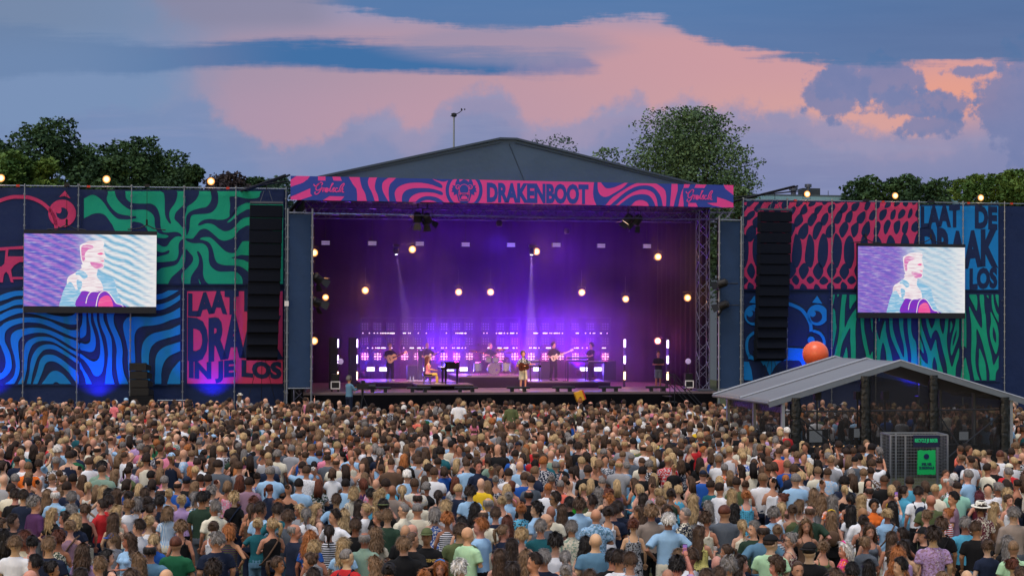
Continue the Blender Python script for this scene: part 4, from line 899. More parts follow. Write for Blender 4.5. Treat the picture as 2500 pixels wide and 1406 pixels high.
# materials whose colour comes from the object that wears them
def ob_mat(name, kind):
    m = bpy.data.materials.new(name); m.use_nodes = True; t = m.node_tree; q = NG(t); b = t.nodes['Principled BSDF']
    oi = q.n('ShaderNodeObjectInfo'); tcn = q.n('ShaderNodeTexCoord'); O = tcn.outputs['Object']; s = q.n('ShaderNodeSeparateXYZ'); t.links.new(O, s.inputs[0])
    c = oi.outputs['Color']
    at_ = q.n('ShaderNodeAttribute', attribute_type='OBJECT', attribute_name='second'); c2 = at_.outputs['Color']
    ofs = q.n('ShaderNodeVectorMath', operation='ADD'); t.links.new(O, ofs.inputs[0]); t.links.new(q.xyz(q.m('MULTIPLY', oi.outputs['Random'], 30), 0.0, q.m('MULTIPLY', oi.outputs['Random'], 17)), ofs.inputs[1]); Or = ofs.outputs[0]
    rough = .85; bump = None
    if kind == 'hair':
        st = q.noise(q.xyz(q.m('MULTIPLY', s.outputs[0], 95), q.m('MULTIPLY', s.outputs[1], 95), q.m('MULTIPLY', s.outputs[2], 9)), 1.0, 3, .6)
        big = q.noise(Or, 14, 3, .6)
        f = q.m('ADD', .42, q.m('ADD', q.m('MULTIPLY', q.step(st, .32, .70), .95), q.m('MULTIPLY', q.step(big, .3, .7), .35))); col = q.mix(1.0, c, q.xyz(f, f, f), 'MULTIPLY'); rough = .5; bump = q.m('MULTIPLY', st, .006)
    elif kind == 'skin':
        n_ = q.noise(Or, 9, 3); f = q.m('ADD', .88, q.m('MULTIPLY', n_, .24)); col = q.mix(1.0, c, q.xyz(f, f, f), 'MULTIPLY'); rough = .55
    else:
        w_ = q.noise(Or, 7, 3, .5); f = q.m('ADD', .86, q.m('MULTIPLY', w_, .28)); base = c
        if kind == 'stripes': base = q.mix(q.step(q.m('SINE', q.m('MULTIPLY', s.outputs[2], 150)), -.2, .2), c, c2)
        if kind == 'pinstripes': base = q.mix(q.step(q.m('SINE', q.m('MULTIPLY', q.m('ADD', s.outputs[0], s.outputs[1]), 210)), .3, .7), c, c2)
        if kind == 'floral':
            base = q.mix(q.step(q.noise(Or, 26, 2, .6), .50, .56), c, c2); base = q.mix(q.step(q.noise(Or, 44, 1, .5), .66, .70), base, (.75, .7, .68, 1))
        if kind == 'dots':
            vo = q.n('ShaderNodeTexVoronoi'); t.links.new(O, vo.inputs['Vector']); vo.inputs['Scale'].default_value = 26; vo.inputs['Randomness'].default_value = .25
            base = q.mix(q.step(vo.outputs['Distance'], .30, .22), c, c2)
        col = q.mix(1.0, base, q.xyz(f, f, f), 'MULTIPLY')
        fold = q.noise(q.xyz(q.m('MULTIPLY', s.outputs[0], 9), q.m('MULTIPLY', s.outputs[1], 9), q.m('MULTIPLY', s.outputs[2], 3.5)), 1.0, 4, .6, 1.2); bump = q.m('MULTIPLY', fold, .018)
    t.links.new(col, b.inputs['Base Color']); b.inputs['Roughness'].default_value = rough; b.inputs['Specular IOR Level'].default_value = .25
    if kind == 'skin': b.inputs['Subsurface Weight'].default_value = 0.0
    if bump is not None:
        bn = q.n('ShaderNodeBump'); bn.inputs['Distance'].default_value = 1.0; bn.inputs['Strength'].default_value = .8; t.links.new(bump, bn.inputs['Height']); t.links.new(bn.outputs[0], b.inputs['Normal'])
    return m
M_skin = ob_mat('skin', 'skin'); M_hair = ob_mat('hair', 'hair')
FAB = {k: ob_mat('fabric_' + k, k) for k in ('plain', 'stripes', 'pinstripes', 'floral', 'dots')}
M_eye = mat('eye_white', (205, 200, 195), .3, var=0); M_iris = mat('eye_dark', (45, 32, 26), .3, var=0); M_lip = mat('lips', (150, 84, 78), .5, var=0)
HC = dict(bk=(26, 21, 22), db=(44, 33, 29), br=(72, 54, 43), lb=(112, 88, 67), bl=(166, 140, 104), gy=(116, 111, 110), wh=(205, 202, 200), gn=(150, 92, 52), au=(88, 48, 36), pl=(92, 40, 52))
HN = dict(bk='black', db='dark brown', br='brown', lb='light brown', bl='blonde', gy='grey', wh='white', gn='ginger', au='auburn', pl='plum red')
CCOL = dict(white=(222, 224, 232), cream=(214, 208, 190), grey=(150, 152, 160), slate=(84, 92, 104), black=(20, 20, 24), navy=(24, 34, 58), blue=(32, 84, 168), lblue=(150, 188, 224), cyan=(84, 170, 206), teal=(28, 92, 104), steel=(86, 124, 152),
            green=(26, 92, 62), dgreen=(40, 62, 50), olive=(84, 94, 62), mint=(150, 204, 188), lgreen=(168, 206, 168), lime=(60, 190, 60), yellow=(226, 186, 40), orange=(226, 110, 40), red=(190, 40, 46), coral=(226, 110, 92), pink=(220, 130, 160), magenta=(214, 40, 130),
            lilac=(180, 150, 200), mauve=(140, 110, 130), purple=(74, 42, 84), plum=(100, 34, 52), taupe=(146, 132, 124), brown=(96, 74, 60), lemon=(222, 212, 130), sage=(124, 150, 136), gold=(200, 170, 90))
CNAME = dict(lblue='light blue', dgreen='dark green', lgreen='pale green', lime='bright green', lemon='pale yellow', cyan='sky blue', steel='steel blue', slate='slate grey', sage='sage green')
SKIN = [(196, 148, 124), (206, 158, 132), (186, 136, 112), (178, 128, 104), (200, 146, 128), (172, 118, 96), (152, 104, 82), (210, 166, 142)]
def person(pt, face, sex='m', hair='sh', hc='br', top='tee', tc='white', t2=None, pat='plain', pose='down', yaw=0.0, seat='stand', low='trousers', lc='navy', h=1.75, skin=None, label='', group='people in the crowd', girth=1.0, extra=(), name='person', shoes=None):
    """pt: feet position; face: direction the body faces, radians from +y counter-clockwise"""
    sc_ = h / 1.79
    me = body_mesh(sex, pose, yaw, seat)
    o = bpy.data.objects.new(name, me); COL.objects.link(o); o.location = pt; o.rotation_euler = (0, 0, face); o.scale = (sc_ * girth, sc_ * girth, sc_)
    sk = skin or SKIN[rnd.randrange(len(SKIN))]; sk = s2l(tuple(min(255, c * rnd.uniform(.95, 1.05)) for c in sk)); o.color = sk + (1,)
    tag(o, label, 'person', group)
    def child(nm, data, col, col2=None):
        c = bpy.data.objects.new(nm, data); COL.objects.link(c); c.parent = o
        j = rnd.uniform(.88, 1.12); c.color = tuple(min(1, v * j) for v in s2l(col)) + (1,); c['second'] = list(s2l(col2 or (30, 34, 60))); return c
    if hair != 'bd':
        c = child('hair', hair_data(hair, 0 if hair in ('rg', 'bz', 'pt', 'bn') else rnd.randrange(3)), HC[hc]); c.location = NECK; c.rotation_euler = (0, 0, yaw)
        c.scale = (1.08,) * 3 if sex == 'm' else (1.09, 1.09, 1.04)
    c = child({'tee': 't_shirt', 'shirt': 'shirt', 'long': 'long_sleeved_shirt', 'tank': 'tank_top', 'vest': 'sleeveless_top', 'dress': 'dress'}[top], cloth_data(sex, top, pose, seat, FAB[pat]), CCOL[tc], CCOL.get(t2))
    child(low, cloth_data(sex, low, pose, seat, FAB['plain']), CCOL.get(lc, (40, 44, 60)))
    for e in extra:
        if e in XTRA: 
            d_, col = XTRA[e]; cc_ = child(e.split(':')[0], d_, col if isinstance(col[0], int) else (20, 20, 24))
            if e.split(':')[0] in ('cap', 'hat', 'sunglasses', 'headband', 'beanie', 'glasses', 'headphones'): cc_.location = NECK; cc_.rotation_euler = (0, 0, yaw); cc_.scale = (1.08,) * 3
    return o
def _xd(b, name, mt):
    me = bpy.data.meshes.new(name); me.from_pydata([tuple(p) for p in b.V], [], b.F); me.materials.append(mt); me.polygons.foreach_set('use_smooth', [True] * len(b.F)); me.update(); return me
XTRA = {}
_cap = _xd(cap_mb(), 'cap', FAB['plain']); _capb = _xd(cap_mb(-1), 'cap', FAB['plain'])
for cn in ('black', 'navy', 'white', 'olive', 'blue', 'lblue', 'teal', 'red', 'cream', 'green'): XTRA['cap:' + cn] = (_cap, CCOL[cn]); XTRA['cap:b' + cn] = (_capb, CCOL[cn])
XTRA['hat:cream'] = (_xd(hat_mb(), 'hat', FAB['plain']), (224, 222, 214))
_hb = MB(); _hb.lathe((0, 0, .185), (0, -.10, 1), [(.018, .106), (.045, .103), (.045, .09), (.018, .09)], 26); XTRA['hat_band:navy'] = (_xd(_hb, 'hat_band', FAB['plain']), CCOL['navy'])
_g = MB()
for s in (-1, 1): _g.ell((s * .034, .088, .232), (.026, .012, .018), 10, 6); _g.tube([(s * .055, .08, .232), (s * .086, .02, .225), (s * .088, -.03, .205)], .004, 5)
_g.tube([(-.014, .095, .236), (.014, .095, .236)], .004, 5); XTRA['sunglasses:top'] = (_xd(_g, 'sunglasses', M_blk), (20, 20, 24))
_g = MB()
for s in (-1, 1): _g.tube([(s * (.034 + .024 * math.cos(t)), .104, .143 + .019 * math.sin(t)) for t in np.linspace(0, 6.3, 11)], .0035, 5); _g.tube([(s * .058, .10, .148), (s * .082, .02, .148)], .003, 5)
XTRA['glasses:dark'] = (_xd(_g, 'glasses', M_blk), (20, 20, 24))
_g = MB(); _g.tube([(.12, .12, 1.50)] + [(.12 - .36 * t, .15 * math.cos(t * 3.1), 1.48 - .5 * t) for t in ()] + [(.13, .06, 1.49), (.13, -.06, 1.475), (.04, -.135, 1.34), (-.10, -.145, 1.12), (-.20, -.09, .97), (-.205, .02, .93)], .017, 6)
for cn in ('black', 'brown', 'cream', 'navy'): XTRA['bag_strap:' + cn] = (_xd(_g, 'bag_strap', FAB['plain']), CCOL[cn])
_g = MB(); _g.tube([(-.088, .02, .19), (-.06, .02, .262), (0, .02, .283), (.06, .02, .262), (.088, .02, .19)], .014, 8)
for cn, cc_ in (('blue', (40, 120, 200)), ('magenta', (224, 30, 140)), ('yellow', (230, 190, 40)), ('black', (20, 20, 24))): XTRA['headband:' + cn] = (_xd(_g, 'headband', FAB['plain']), cc_)
_g = MB(); _g.tube([(-.095, 0, .14), (-.09, 0, .22), (-.05, 0, .278), (.05, 0, .278), (.09, 0, .22), (.095, 0, .14)], .009, 6); _g.ell((-.097, 0, .125), (.018, .03, .035), 8, 6); _g.ell((.097, 0, .125), (.018, .03, .035), 8, 6); XTRA['headphones:black'] = (_xd(_g, 'headphones', M_blk), (20, 20, 24))
_g = MB(); _g.ell((0, -.17, 1.24), (.13, .07, .17), 14, 9); _g.tube([(-.10, -.12, 1.36), (-.11, 0, 1.49), (-.11, .10, 1.40), (-.13, .02, 1.18)], .02, 6); _g.tube([(.10, -.12, 1.36), (.11, 0, 1.49), (.11, .10, 1.40), (.13, .02, 1.18)], .02, 6)
for cn in ('brown', 'black', 'navy'): XTRA['backpack:' + cn] = (_xd(_g, 'backpack', FAB['plain']), CCOL[cn])
# ---------------------------------------------------------------- stage: deck, roof, drapes, trusses
S = STG
ZD = S.pix(1250, 957)[1]
M_deck = mat('stage_deck', (96, 84, 92), .6, var=.2, vs=2)
M_drape = mat('black_drape', (9, 9, 16), .95, var=.3, vs=1.2, spec=.1)
M_spk = mat('speaker_finish', (15, 19, 30), .75, var=.1, spec=.15); M_spg = mat('speaker_front', (18, 23, 36), .85, var=.15, spec=.1)
M_roof = mat('roof_tarpaulin', (62, 82, 108), .55, var=.20, vs=.3, bump=.10, bs=.45)
M_edge = mat('roof_edge_trim', (56, 70, 88), .5, var=.1)
uL, uR = S.pix(742, 900)[0], S.pix(1750, 900)[0]
st = empty('concert_stage', S.p(0, 0, 0), S.a, 'large covered concert stage with a dark gabled tarpaulin roof', 'stage')
b = MB(); b.box(S.p((uL + uR) / 2, ZD - .06, 6), (uR - uL, 12, .12), S.u, S.v); b.build('deck', M_deck, st)
# front skirt with soft folds
V = []; F = []; n = 160
for i in range(n + 1):
    u = uL + (uR - uL) * i / n; w_ = .03 * math.sin(u * 5.3) + .02 * math.sin(u * 11)
    V += [S.p(u, ZD - .10, -.04), S.p(u, ZD * .5, -.06 + w_), S.p(u, .02, -.10 + w_ * 1.3)]
for i in range(n):
    for j in range(2): a_ = i * 3 + j; F.append((a_, a_ + 3, a_ + 4, a_ + 1))
mesh_obj('stage_skirt', V, F, M_drape, st, smooth=True)
# drapes: back, sides, ceiling
zt = S.pix(1250, 500)[1] + .1
def drape(name, A, B, z0, z1, amp=.07, fq=7):
    V = []; F = []; L = (B - A).length; n = int(L * 6); d = (B - A).normalized(); nn = Vector((-d.y, d.x, 0))
    for i in range(n + 1):
        t = i / n; w_ = amp * math.sin(t * L * fq) * (1 + .5 * math.sin(t * L * 1.7)); p = A + (B - A) * t + nn * w_; V += [p + Vector((0, 0, z0)), p + Vector((0, 0, z1))]
    for i in range(n): F.append((2 * i, 2 * i + 2, 2 * i + 3, 2 * i + 1))
    return mesh_obj(name, V, F, M_drape, st, smooth=True)
drape('back_drape', S.p(uL - .3, 0, 11.1), S.p(uR + .5, 0, 11.1), .1, zt, .05)
drape('side_drape', S.p(uL, 0, .3), S.p(uL, 0, 11.2), .1, zt, .04); drape('side_drape', S.p(uR + .1, 0, 1.6), S.p(uR + .1, 0, 11.2), .1, zt, .04)
MB().box(S.p((uL + uR) / 2, zt + .1, 6.0), (uR - uL + .4, 11, .1), S.u, S.v).build('ceiling_sheet', M_drape, st)
# gabled roof
def G(px, py, v): return S.w(px, py, v)
ap = S.pix(1240, 341, -.2); lf = S.pix(785, 436, -.2); rt_ = S.pix(1700, 452, -.2)
zl = min(lf[1], rt_[1]) - .1; ul, ur = lf[0] - .6, rt_[0] + .6; zlow = zt + .2
gm = MB(); gm.prism([S.p(ul, zl, -.25), S.p(ul, zlow, -.25), S.p(ur, zlow, -.25), S.p(ur, zl, -.25), S.p(ap[0] + .35, ap[1] - .03, -.25), S.p(ap[0] - .35, ap[1] - .03, -.25)][::-1], S.v * .05)
gm.build('gable_front', M_roof, st)
rf = MB(); back_z = .55
P0 = [S.p(ul - .3, zl + .03, -.35), S.p(ap[0] - .4, ap[1] + .08, -.35), S.p(ap[0] + .4, ap[1] + .08, -.35), S.p(ur + .3, zl + .03, -.35)]
P1 = [p + S.v * 12.5 for p in P0]
for i in range(3):
    dn = Vector((0, 0, -.10)); rf.add([P0[i], P0[i + 1], P1[i + 1], P1[i], P0[i] + dn, P0[i + 1] + dn, P1[i + 1] + dn, P1[i] + dn], [(0, 1, 2, 3), (7, 6, 5, 4), (0, 4, 5, 1), (3, 2, 6, 7), (0, 3, 7, 4), (1, 5, 6, 2)])
rf.build('roof_sheet', M_edge, st)
sm_ = MB()
for a_, b_ in (((ap[0] + .05, ap[1] - .2), (ap[0] + .95, zl - .2)),):
    sm_.tube([S.p(a_[0], a_[1], -.27), S.p(b_[0], b_[1], -.27)], .02, 5)
for s_, e_ in ((-.35, ul + .2), (.35, ur - .2)): sm_.tube([S.p(ap[0] + s_, ap[1] - .16, -.27), S.p(e_, zl - .05, -.27)], .022, 5)
sm_.build('seam', M_edge, st)
def truss(name, A, B, w, parent, mt, dbl=.045, r=.028, step=None):
    d = (B - A); L = d.length; d.normalize(); x = d.cross(EZ if abs(d.z) < .9 else S.v).normalized(); y = d.cross(x); b = MB(); step = step or w
    cs = [x * (w / 2 * i) + y * (w / 2 * j) for i, j in ((-1, -1), (1, -1), (1, 1), (-1, 1))]
    for c in cs: b.tube([A + c, B + c], dbl * .55, 6)
    n = max(2, int(round(L / step)))
    for k in range(4):
        c0, c1 = cs[k], cs[(k + 1) % 4]; pts = []
        for i in range(n + 1): pts.append(A + d * (L * i / n) + (c0 if i % 2 == 0 else c1))
        for i in range(n): b.tube([pts[i], pts[i + 1]], r * .5, 5, cap=False)
    return b.build(name, mt, parent)
M_truss = mat('truss_metal', (92, 92, 116), .42, .5, var=.1)
tr = empty('roof_truss', S.p(0, 10.5, .6), S.a, 'long metal lattice truss under the pink header banner', 'truss')
truss('truss_span', S.w(742, 507, .5), S.w(1790, 522, .5), .62, tr, M_truss, step=.55); truss('truss_span', S.w(742, 520, 4.5), S.w(1790, 532, 4.5), .5, tr, M_truss, step=.6)
for lab, px, x0 in (('square lattice tower at the right edge of the stage opening', 1716, 0), ('square lattice tower half hidden behind the left wing panel', 732, 1)):
    A = S.w(px, 955, .5); B = S.w(px, 512, .5); t = empty('truss_tower', A, S.a, lab, 'truss', 'stage towers'); A.z = ZD if not x0 else 0; truss('tower_mast', A, B, .52, t, M_truss, step=.5)
    MB().box(A + Vector((0, 0, .06)), (.8, .8, .08), S.u, S.v).build('base_plate', M_dsteel, t)

# header banner
a = Art(S, (709, 428, 1791, 506), 700, 420, 4.545, -.9)
x0, x1 = 709.5, 1790.5
def hy(x, t): return (429.5 + (x - x0) * .0213) * (1 - t) + (488 + (x - x0) * .0175) * t
nb = 60; pts = [(x0 + (x1 - x0) * i / nb, hy(x0 + (x1 - x0) * i / nb, j)) for j in (0, 1) for i in range(nb + 1)]
a._put(pts, [(i, i + 1, i + nb + 2, i + nb + 1) for i in range(nb)], 1, .004)
cs = [S.pix(x0, hy(x0, 0), -.9), S.pix(x1, hy(x1, 0), -.9), S.pix(x1, hy(x1, 1), -.9), S.pix(x0, hy(x0, 1), -.9)]
a.mb.prism([S.p(u, z, -.895) for u, z in cs], S.v * .03, 0)
def hclip(q):
    out = []
    for x, y in q: out.append((x, min(max(y, hy(x, 0)), hy(x, 1))))
    return out
def hshape(pts, k, right=False, lift=.008, sm=True):
    if right: q = [(p[0] / 4.464 + 1240, p[1] / 4.464 + 430) for p in pts]
    else: q = [a.src(p) for p in pts]
    if sm: q = smooth_poly(q)
    q = clip(q, x0, 300, x1, 700); q = hclip(q)
    if len(q) > 2: v, f = fill(q); a._put(v, f, k, lift)
for p in [[(30,30),(110,30),(110,42),(70,68),(35,88)], [(255,30),(345,30),(348,95),(430,98),(430,30),(505,30),(520,95),(612,100),(595,30),(690,30),(730,130),(775,190),(782,250),(780,345),(600,345),(640,272),(475,268),(400,345),(150,330),(285,265),(262,240),(262,180),(150,230),(45,275),(30,170),(180,120),(235,80)],
 [(815,40),(912,40),(900,110),(915,170),(950,240),(975,345),(900,345),(870,240),(830,160)], [(1020,50),(1140,50),(1075,105),(1058,160),(1070,220),(1100,280),(1130,350),(1035,350),(1010,260),(980,190),(985,110)],
 [(1270,50),(1560,60),(1650,100),(1718,140),(1718,180),(1600,140),(1480,120),(1350,125),(1250,160),(1205,210),(1200,260),(1215,350),(1150,350),(1132,260),(1135,170),(1170,110)],
 [(1285,350),(1280,270),(1310,215),(1380,185),(1480,178),(1600,185),(1720,220),(1722,258),(1620,230),(1500,228),(1420,250),(1370,290),(1340,355)], [(1420,355),(1440,320),(1500,280),(1580,268),(1680,290),(1760,355),(1690,350),(1640,325),(1560,310),(1480,335),(1440,355)], [(1600,60),(1820,60),(1740,110)]]:
    hshape(p, 0, sm=len(p) < 20)
q = disc(1968, 205, 206, 212, 44); q2 = disc(1968, 205, 168, 176, 44); q3 = disc(1968, 205, 166, 173, 44)
hshape(q, 0, lift=.008, sm=False); hshape(q2, 1, lift=.012, sm=False)
hshape([(1868,175),(1872,120),(1890,70),(1915,80),(1918,112),(1950,88),(1965,60),(1990,88),(2020,112),(2025,75),(2050,80),(2066,120),(2072,175),(2040,210),(1900,210)], 0, lift=.016, sm=False)
for s_ in (-1, 1):
    X = lambda x: 1968 + s_ * (x - 1968)
    hshape([(X(2040), 165), (X(2078), 150), (X(2100), 148), (X(2090), 172), (X(2106), 184), (X(2098), 200), (X(2110), 222), (X(2080), 226), (X(2084), 262), (X(2050), 246), (X(2045), 200)][::s_], 0, lift=.016, sm=False)
    hshape(disc(X(2036), 168, 27, 27, 20), 1, lift=.020, sm=False); hshape(disc(X(2034), 166, 19, 19, 20), 0, lift=.024, sm=False); hshape(disc(X(2030), 172, 8, 8, 12), 1, lift=.028, sm=False)
hshape([(1885,205),(1888,260),(1905,320),(1930,345),(2006,345),(2030,320),(2048,260),(2051,205)], 0, lift=.017, sm=False)
hshape(disc(1968, 195, 56, 60, 28), 1, lift=.030, sm=False); hshape(disc(1968, 195, 50, 54, 28), 0, lift=.034, sm=False)
hshape(stroke([(1905,236),(2031,236)], 7), 1, lift=.036, sm=False); hshape(stroke([(1905,236),(1920,318),(2016,318),(2031,236)], 6, 1), 1, lift=.036, sm=False)
for x_ in (1925, 2011): hshape([(x_ - 10, 238), (x_ + 10, 238), (x_, 262)], 1, lift=.038, sm=False); hshape([(x_ - 6, 312), (x_ + 6, 312), (x_ + (6 if x_ < 1968 else -6), 290)], 1, lift=.038, sm=False)
hshape(stroke([(1940,300),(1942,275),(1968,268),(1994,275),(1996,300),(1940,300)], 6, 2), 1, lift=.038, sm=False)
for x_ in (1912, 2024): hshape(disc(x_, 218, 8, 8, 12), 1, lift=.038, sm=False)
a.slope = .0195; a.text('DRAKENBOOT', 1188.5, 436, 1437, 485.5, 0, .01, .055); a.slope = 0
for p in [[(945,40),(975,40),(980,140),(1000,195),(1040,225),(1090,222),(1150,190),(1250,130),(1330,60),(1430,60),(1330,110),(1200,190),(1120,250),(1040,345),(1000,345),(980,345),(940,260),(928,180)], [(1030,50),(1290,50),(1180,115),(1090,135),(1045,110)],
 [(1090,345),(1180,260),(1290,170),(1400,115),(1500,102),(1580,120),(1640,180),(1670,240),(1688,350),(1640,350),(1620,250),(1580,180),(1500,148),(1420,155),(1330,195),(1240,260),(1140,345)], [(1190,345),(1290,255),(1370,212),(1460,198),(1540,215),(1590,280),(1605,350),(1550,350),(1520,290),(1460,262),(1390,275),(1310,345)],
 [(1600,60),(1765,60),(1780,140),(1775,220),(1760,350),(1725,350),(1725,220),(1700,140)], [(1855,60),(1918,60),(1912,130),(1890,180),(1870,260),(1850,350),(1805,350),(1830,230),(1850,150)],
 [(1912,130),(1970,128),(1985,60),(2050,60),(2030,128),(2140,130),(2165,60),(2350,60),(2370,140),(2470,215),(2470,302),(2380,260),(2280,228),(2280,290),(2170,293),(2230,320),(2330,360),(2070,360),(2050,293),(1965,290),(1965,360),(1915,360),(1915,290),(1905,200)]]:
    hshape(p, 0, True, sm=len(p) < 19)
SCR = [[(300,135),(310,155),(340,150),(375,118),(398,125),(385,150)], [(375,118),(335,150),(325,190),(345,205),(385,180)], [(392,165),(365,220),(335,246),(312,240),(318,218)], [(385,188),(412,178),(404,200),(398,222)], [(404,190),(428,180)],
       [(440,178),(424,196),(430,220),(448,222),(458,200),(440,178),(470,190)], [(465,215),(500,150),(517,132),(505,130),(486,180),(480,212),(496,220)], [(498,218),(516,180),(530,180),(518,195),(527,212),(508,224)], [(567,186),(550,180),(536,205),(548,222),(572,212)], [(575,224),(600,160),(628,130),(638,138),(612,180),(590,224)], [(598,195),(618,182),(622,195),(614,220),(636,224)]]
for q in SCR: hshape(stroke(q, 11), 1, lift=.02, sm=False)
for q in SCR: hshape(stroke([((x - 300) * .85 + 1942, (y - 118) * 1.0 + 150) for x, y in q], 10), 1, True, .02, False)
tag(a.mb.build('header_banner', [M_hnavy, M_hpink]), 'long pink and navy header banner with big letters across the stage roof', 'banner')

# wing panels beside the opening
def wing(px0, px1, y0, y1, v, label):
    u0, z0 = S.pix(px0, y1, v); u1, z1 = S.pix(px1, y0, v); t = empty('wing_panel', S.p(u0, 0, v), S.a, label, 'panel', 'wing panels')
    V = []; F = []; m = 30
    for j in range(m + 1):
        z = z0 + (z1 - z0) * j / m
        for i in range(9): uu = u0 + .05 + (u1 - u0 - .1) * i / 8; V.append(S.p(uu, z, v + .02 + .02 * math.sin(j * .9 + i) + .02 * math.sin(i * .8)))
    for j in range(m):
        for i in range(8): a_ = j * 9 + i; F.append((a_, a_ + 1, a_ + 10, a_ + 9))
    mesh_obj('cloth', V, F, M_navy2, t, smooth=True)
    for u in (u0, u1):
        p_ = MB(); p_.tube([S.p(u, 0, v), S.p(u, z1 + .25, v)], .045, 8); zz = .8
        while zz < z1: p_.tube([S.p(u, zz - .04, v), S.p(u, zz + .04, v)], .07, 8); zz += .55
        p_.build('pole', M_steel, t)
    for z in (z0 - .05, z1 + .05): MB().tube([S.p(u0 + .04, z, v - .03), S.p(u1 - .04, z, v - .03)], .032, 8).build('rail', M_steel, t)
    MB().box(S.p((u0 + u1) / 2, (z0 + z1) / 2, v + .30), (u1 - u0, .1, z1 - z0), S.u, S.v).build('backing', M_drape, t)
    return t
wing(700, 763, 523, 945, -.4, 'tall slate blue cloth panel at the left side of the stage')
wing(1755, 1810, 541, 948, -.4, 'tall slate blue cloth panel at the right side of the stage')
u, z = S.pix(699, 741, -.4); tag(MB().box(S.p(u, z, -.62), (.19, .14, .24), S.u, S.v).build('junction_box', M_wht), 'small pale box clamped to the pole left of the stage', 'box')

# smoke held under the stage roof: thin everywhere, thicker low down behind the band, in one closed body of air; violet light is partly put into its colour
sv = bpy.data.materials.new('stage_smoke'); sv.use_nodes = True; t_ = sv.node_tree; t_.nodes.clear(); q = NG(t_); vo = t_.nodes.new('ShaderNodeVolumePrincipled'); vo.inputs['Color'].default_value = (.66, .42, 1.0, 1); vo.inputs['Anisotropy'].default_value = .15
tcn = q.n('ShaderNodeTexCoord'); s_ = q.n('ShaderNodeSeparateXYZ'); t_.links.new(tcn.outputs['Generated'], s_.inputs[0])
lowd = q.m('MULTIPLY', q.step(s_.outputs[2], .62, .05), q.m('MULTIPLY', q.step(s_.outputs[0], .02, .22), q.step(s_.outputs[0], 1.0, .80)))
puff = q.m('MULTIPLY', q.step(q.noise(tcn.outputs['Generated'], 3.2, 2, .5), .35, .7), .011)
q.put(vo.inputs['Density'], q.m('ADD', q.m('ADD', .004, puff), q.m('MULTIPLY', lowd, .030)))
on_ = t_.nodes.new('ShaderNodeOutputMaterial'); t_.links.new(vo.outputs[0], on_.inputs['Volume'])
vb = MB().box((0, 0, 0), (uR - uL - .4, 8.8, zt - ZD - .1)).build('stage_smoke', sv); vb.location = S.p((uL + uR) / 2, (ZD + zt) / 2, 6.6); vb.rotation_euler = (0, 0, S.a)
tag(vb, 'smoke coloured as if lit violet, filling the stage, thickest low behind the band', 'smoke', kind='stuff')

# ---------------------------------------------------------------- lamps
def light(kind, loc, col, W, parent=None, r=.15, aim=None, cone=60, blend=.5, name='lamp_light'):
    l = bpy.data.lights.new(name, kind); l.energy = W; l.color = col
    if kind in ('POINT', 'SPOT'): l.shadow_soft_size = r
    if kind == 'SPOT': l.spot_size = R(cone); l.spot_blend = blend
    o = bpy.data.objects.new(name, l); COL.objects.link(o)
    o.location = loc
    if aim is not None: o.rotation_euler = (Vector(aim) - Vector(loc)).to_track_quat('-Z', 'Y').to_euler()
    if parent is not None:
        M = Matrix.LocRotScale(parent.location, parent.rotation_euler, parent.scale); o.parent = parent; o.matrix_local = M.inverted() @ Matrix.LocRotScale(Vector(loc), o.rotation_euler, None)
    return o
ORDN = 'first second third fourth fifth sixth seventh eighth ninth tenth eleventh twelfth thirteenth fourteenth fifteenth sixteenth seventeenth eighteenth'.split()
def globe(px, py, fr, v, label, rad, group, up=True, W=0, col=(1, .55, .22), mt=None):
    c = fr.w(px, py, v); t = empty('round_lamp', c, fr.a, label, 'lamp', group)
    h = MB(); h.lathe(c, fr.v, [(.02, rad * 1.05), (.18, rad * 1.0), (.34, rad * .7), (.40, rad * .3)], 18); h.build('housing', M_blk, t)
    l = MB(); l.lathe(c - fr.v * .04, fr.v, [(0, rad * .40), (.012, rad * .62), (.03, rad * .66)], 20); l.build('bulb', mt or M_lamp, t); l = MB(); l.lathe(c - fr.v * .01, fr.v, [(0, rad * .8), (.015, rad * .92), (.05, rad * 1.0)], 20); l.build('reflector', M_refl, t)
    y_ = MB(); y_.tube([c + fr.u * rad * 1.15 + fr.v * .12, c + fr.u * rad * 1.15 + fr.v * .12 + Vector((0, 0, (.3 if up else -.3))), c - fr.u * rad * 1.15 + fr.v * .12 + Vector((0, 0, (.3 if up else -.3))), c - fr.u * rad * 1.15 + fr.v * .12], .018, 6)
    top_ = Vector((0, 0, (.3 if up else -.3))); y_.tube([c + top_ + fr.v * .12, Vector((c.x, c.y, (min(zt, c.z + 1.2) if up else c.z - .5))) + fr.v * .12], .014, 6); y_.build('yoke', M_blk, t)
    if W: light('POINT', c - fr.v * .12, col, W, t, rad * .8)
    return t
M_refl = emitter('reflector_glow', (1.0, .38, .09), 1.5); M_lampm = emitter('lamp_pink_glow', (1.0, .66, .60), 6)
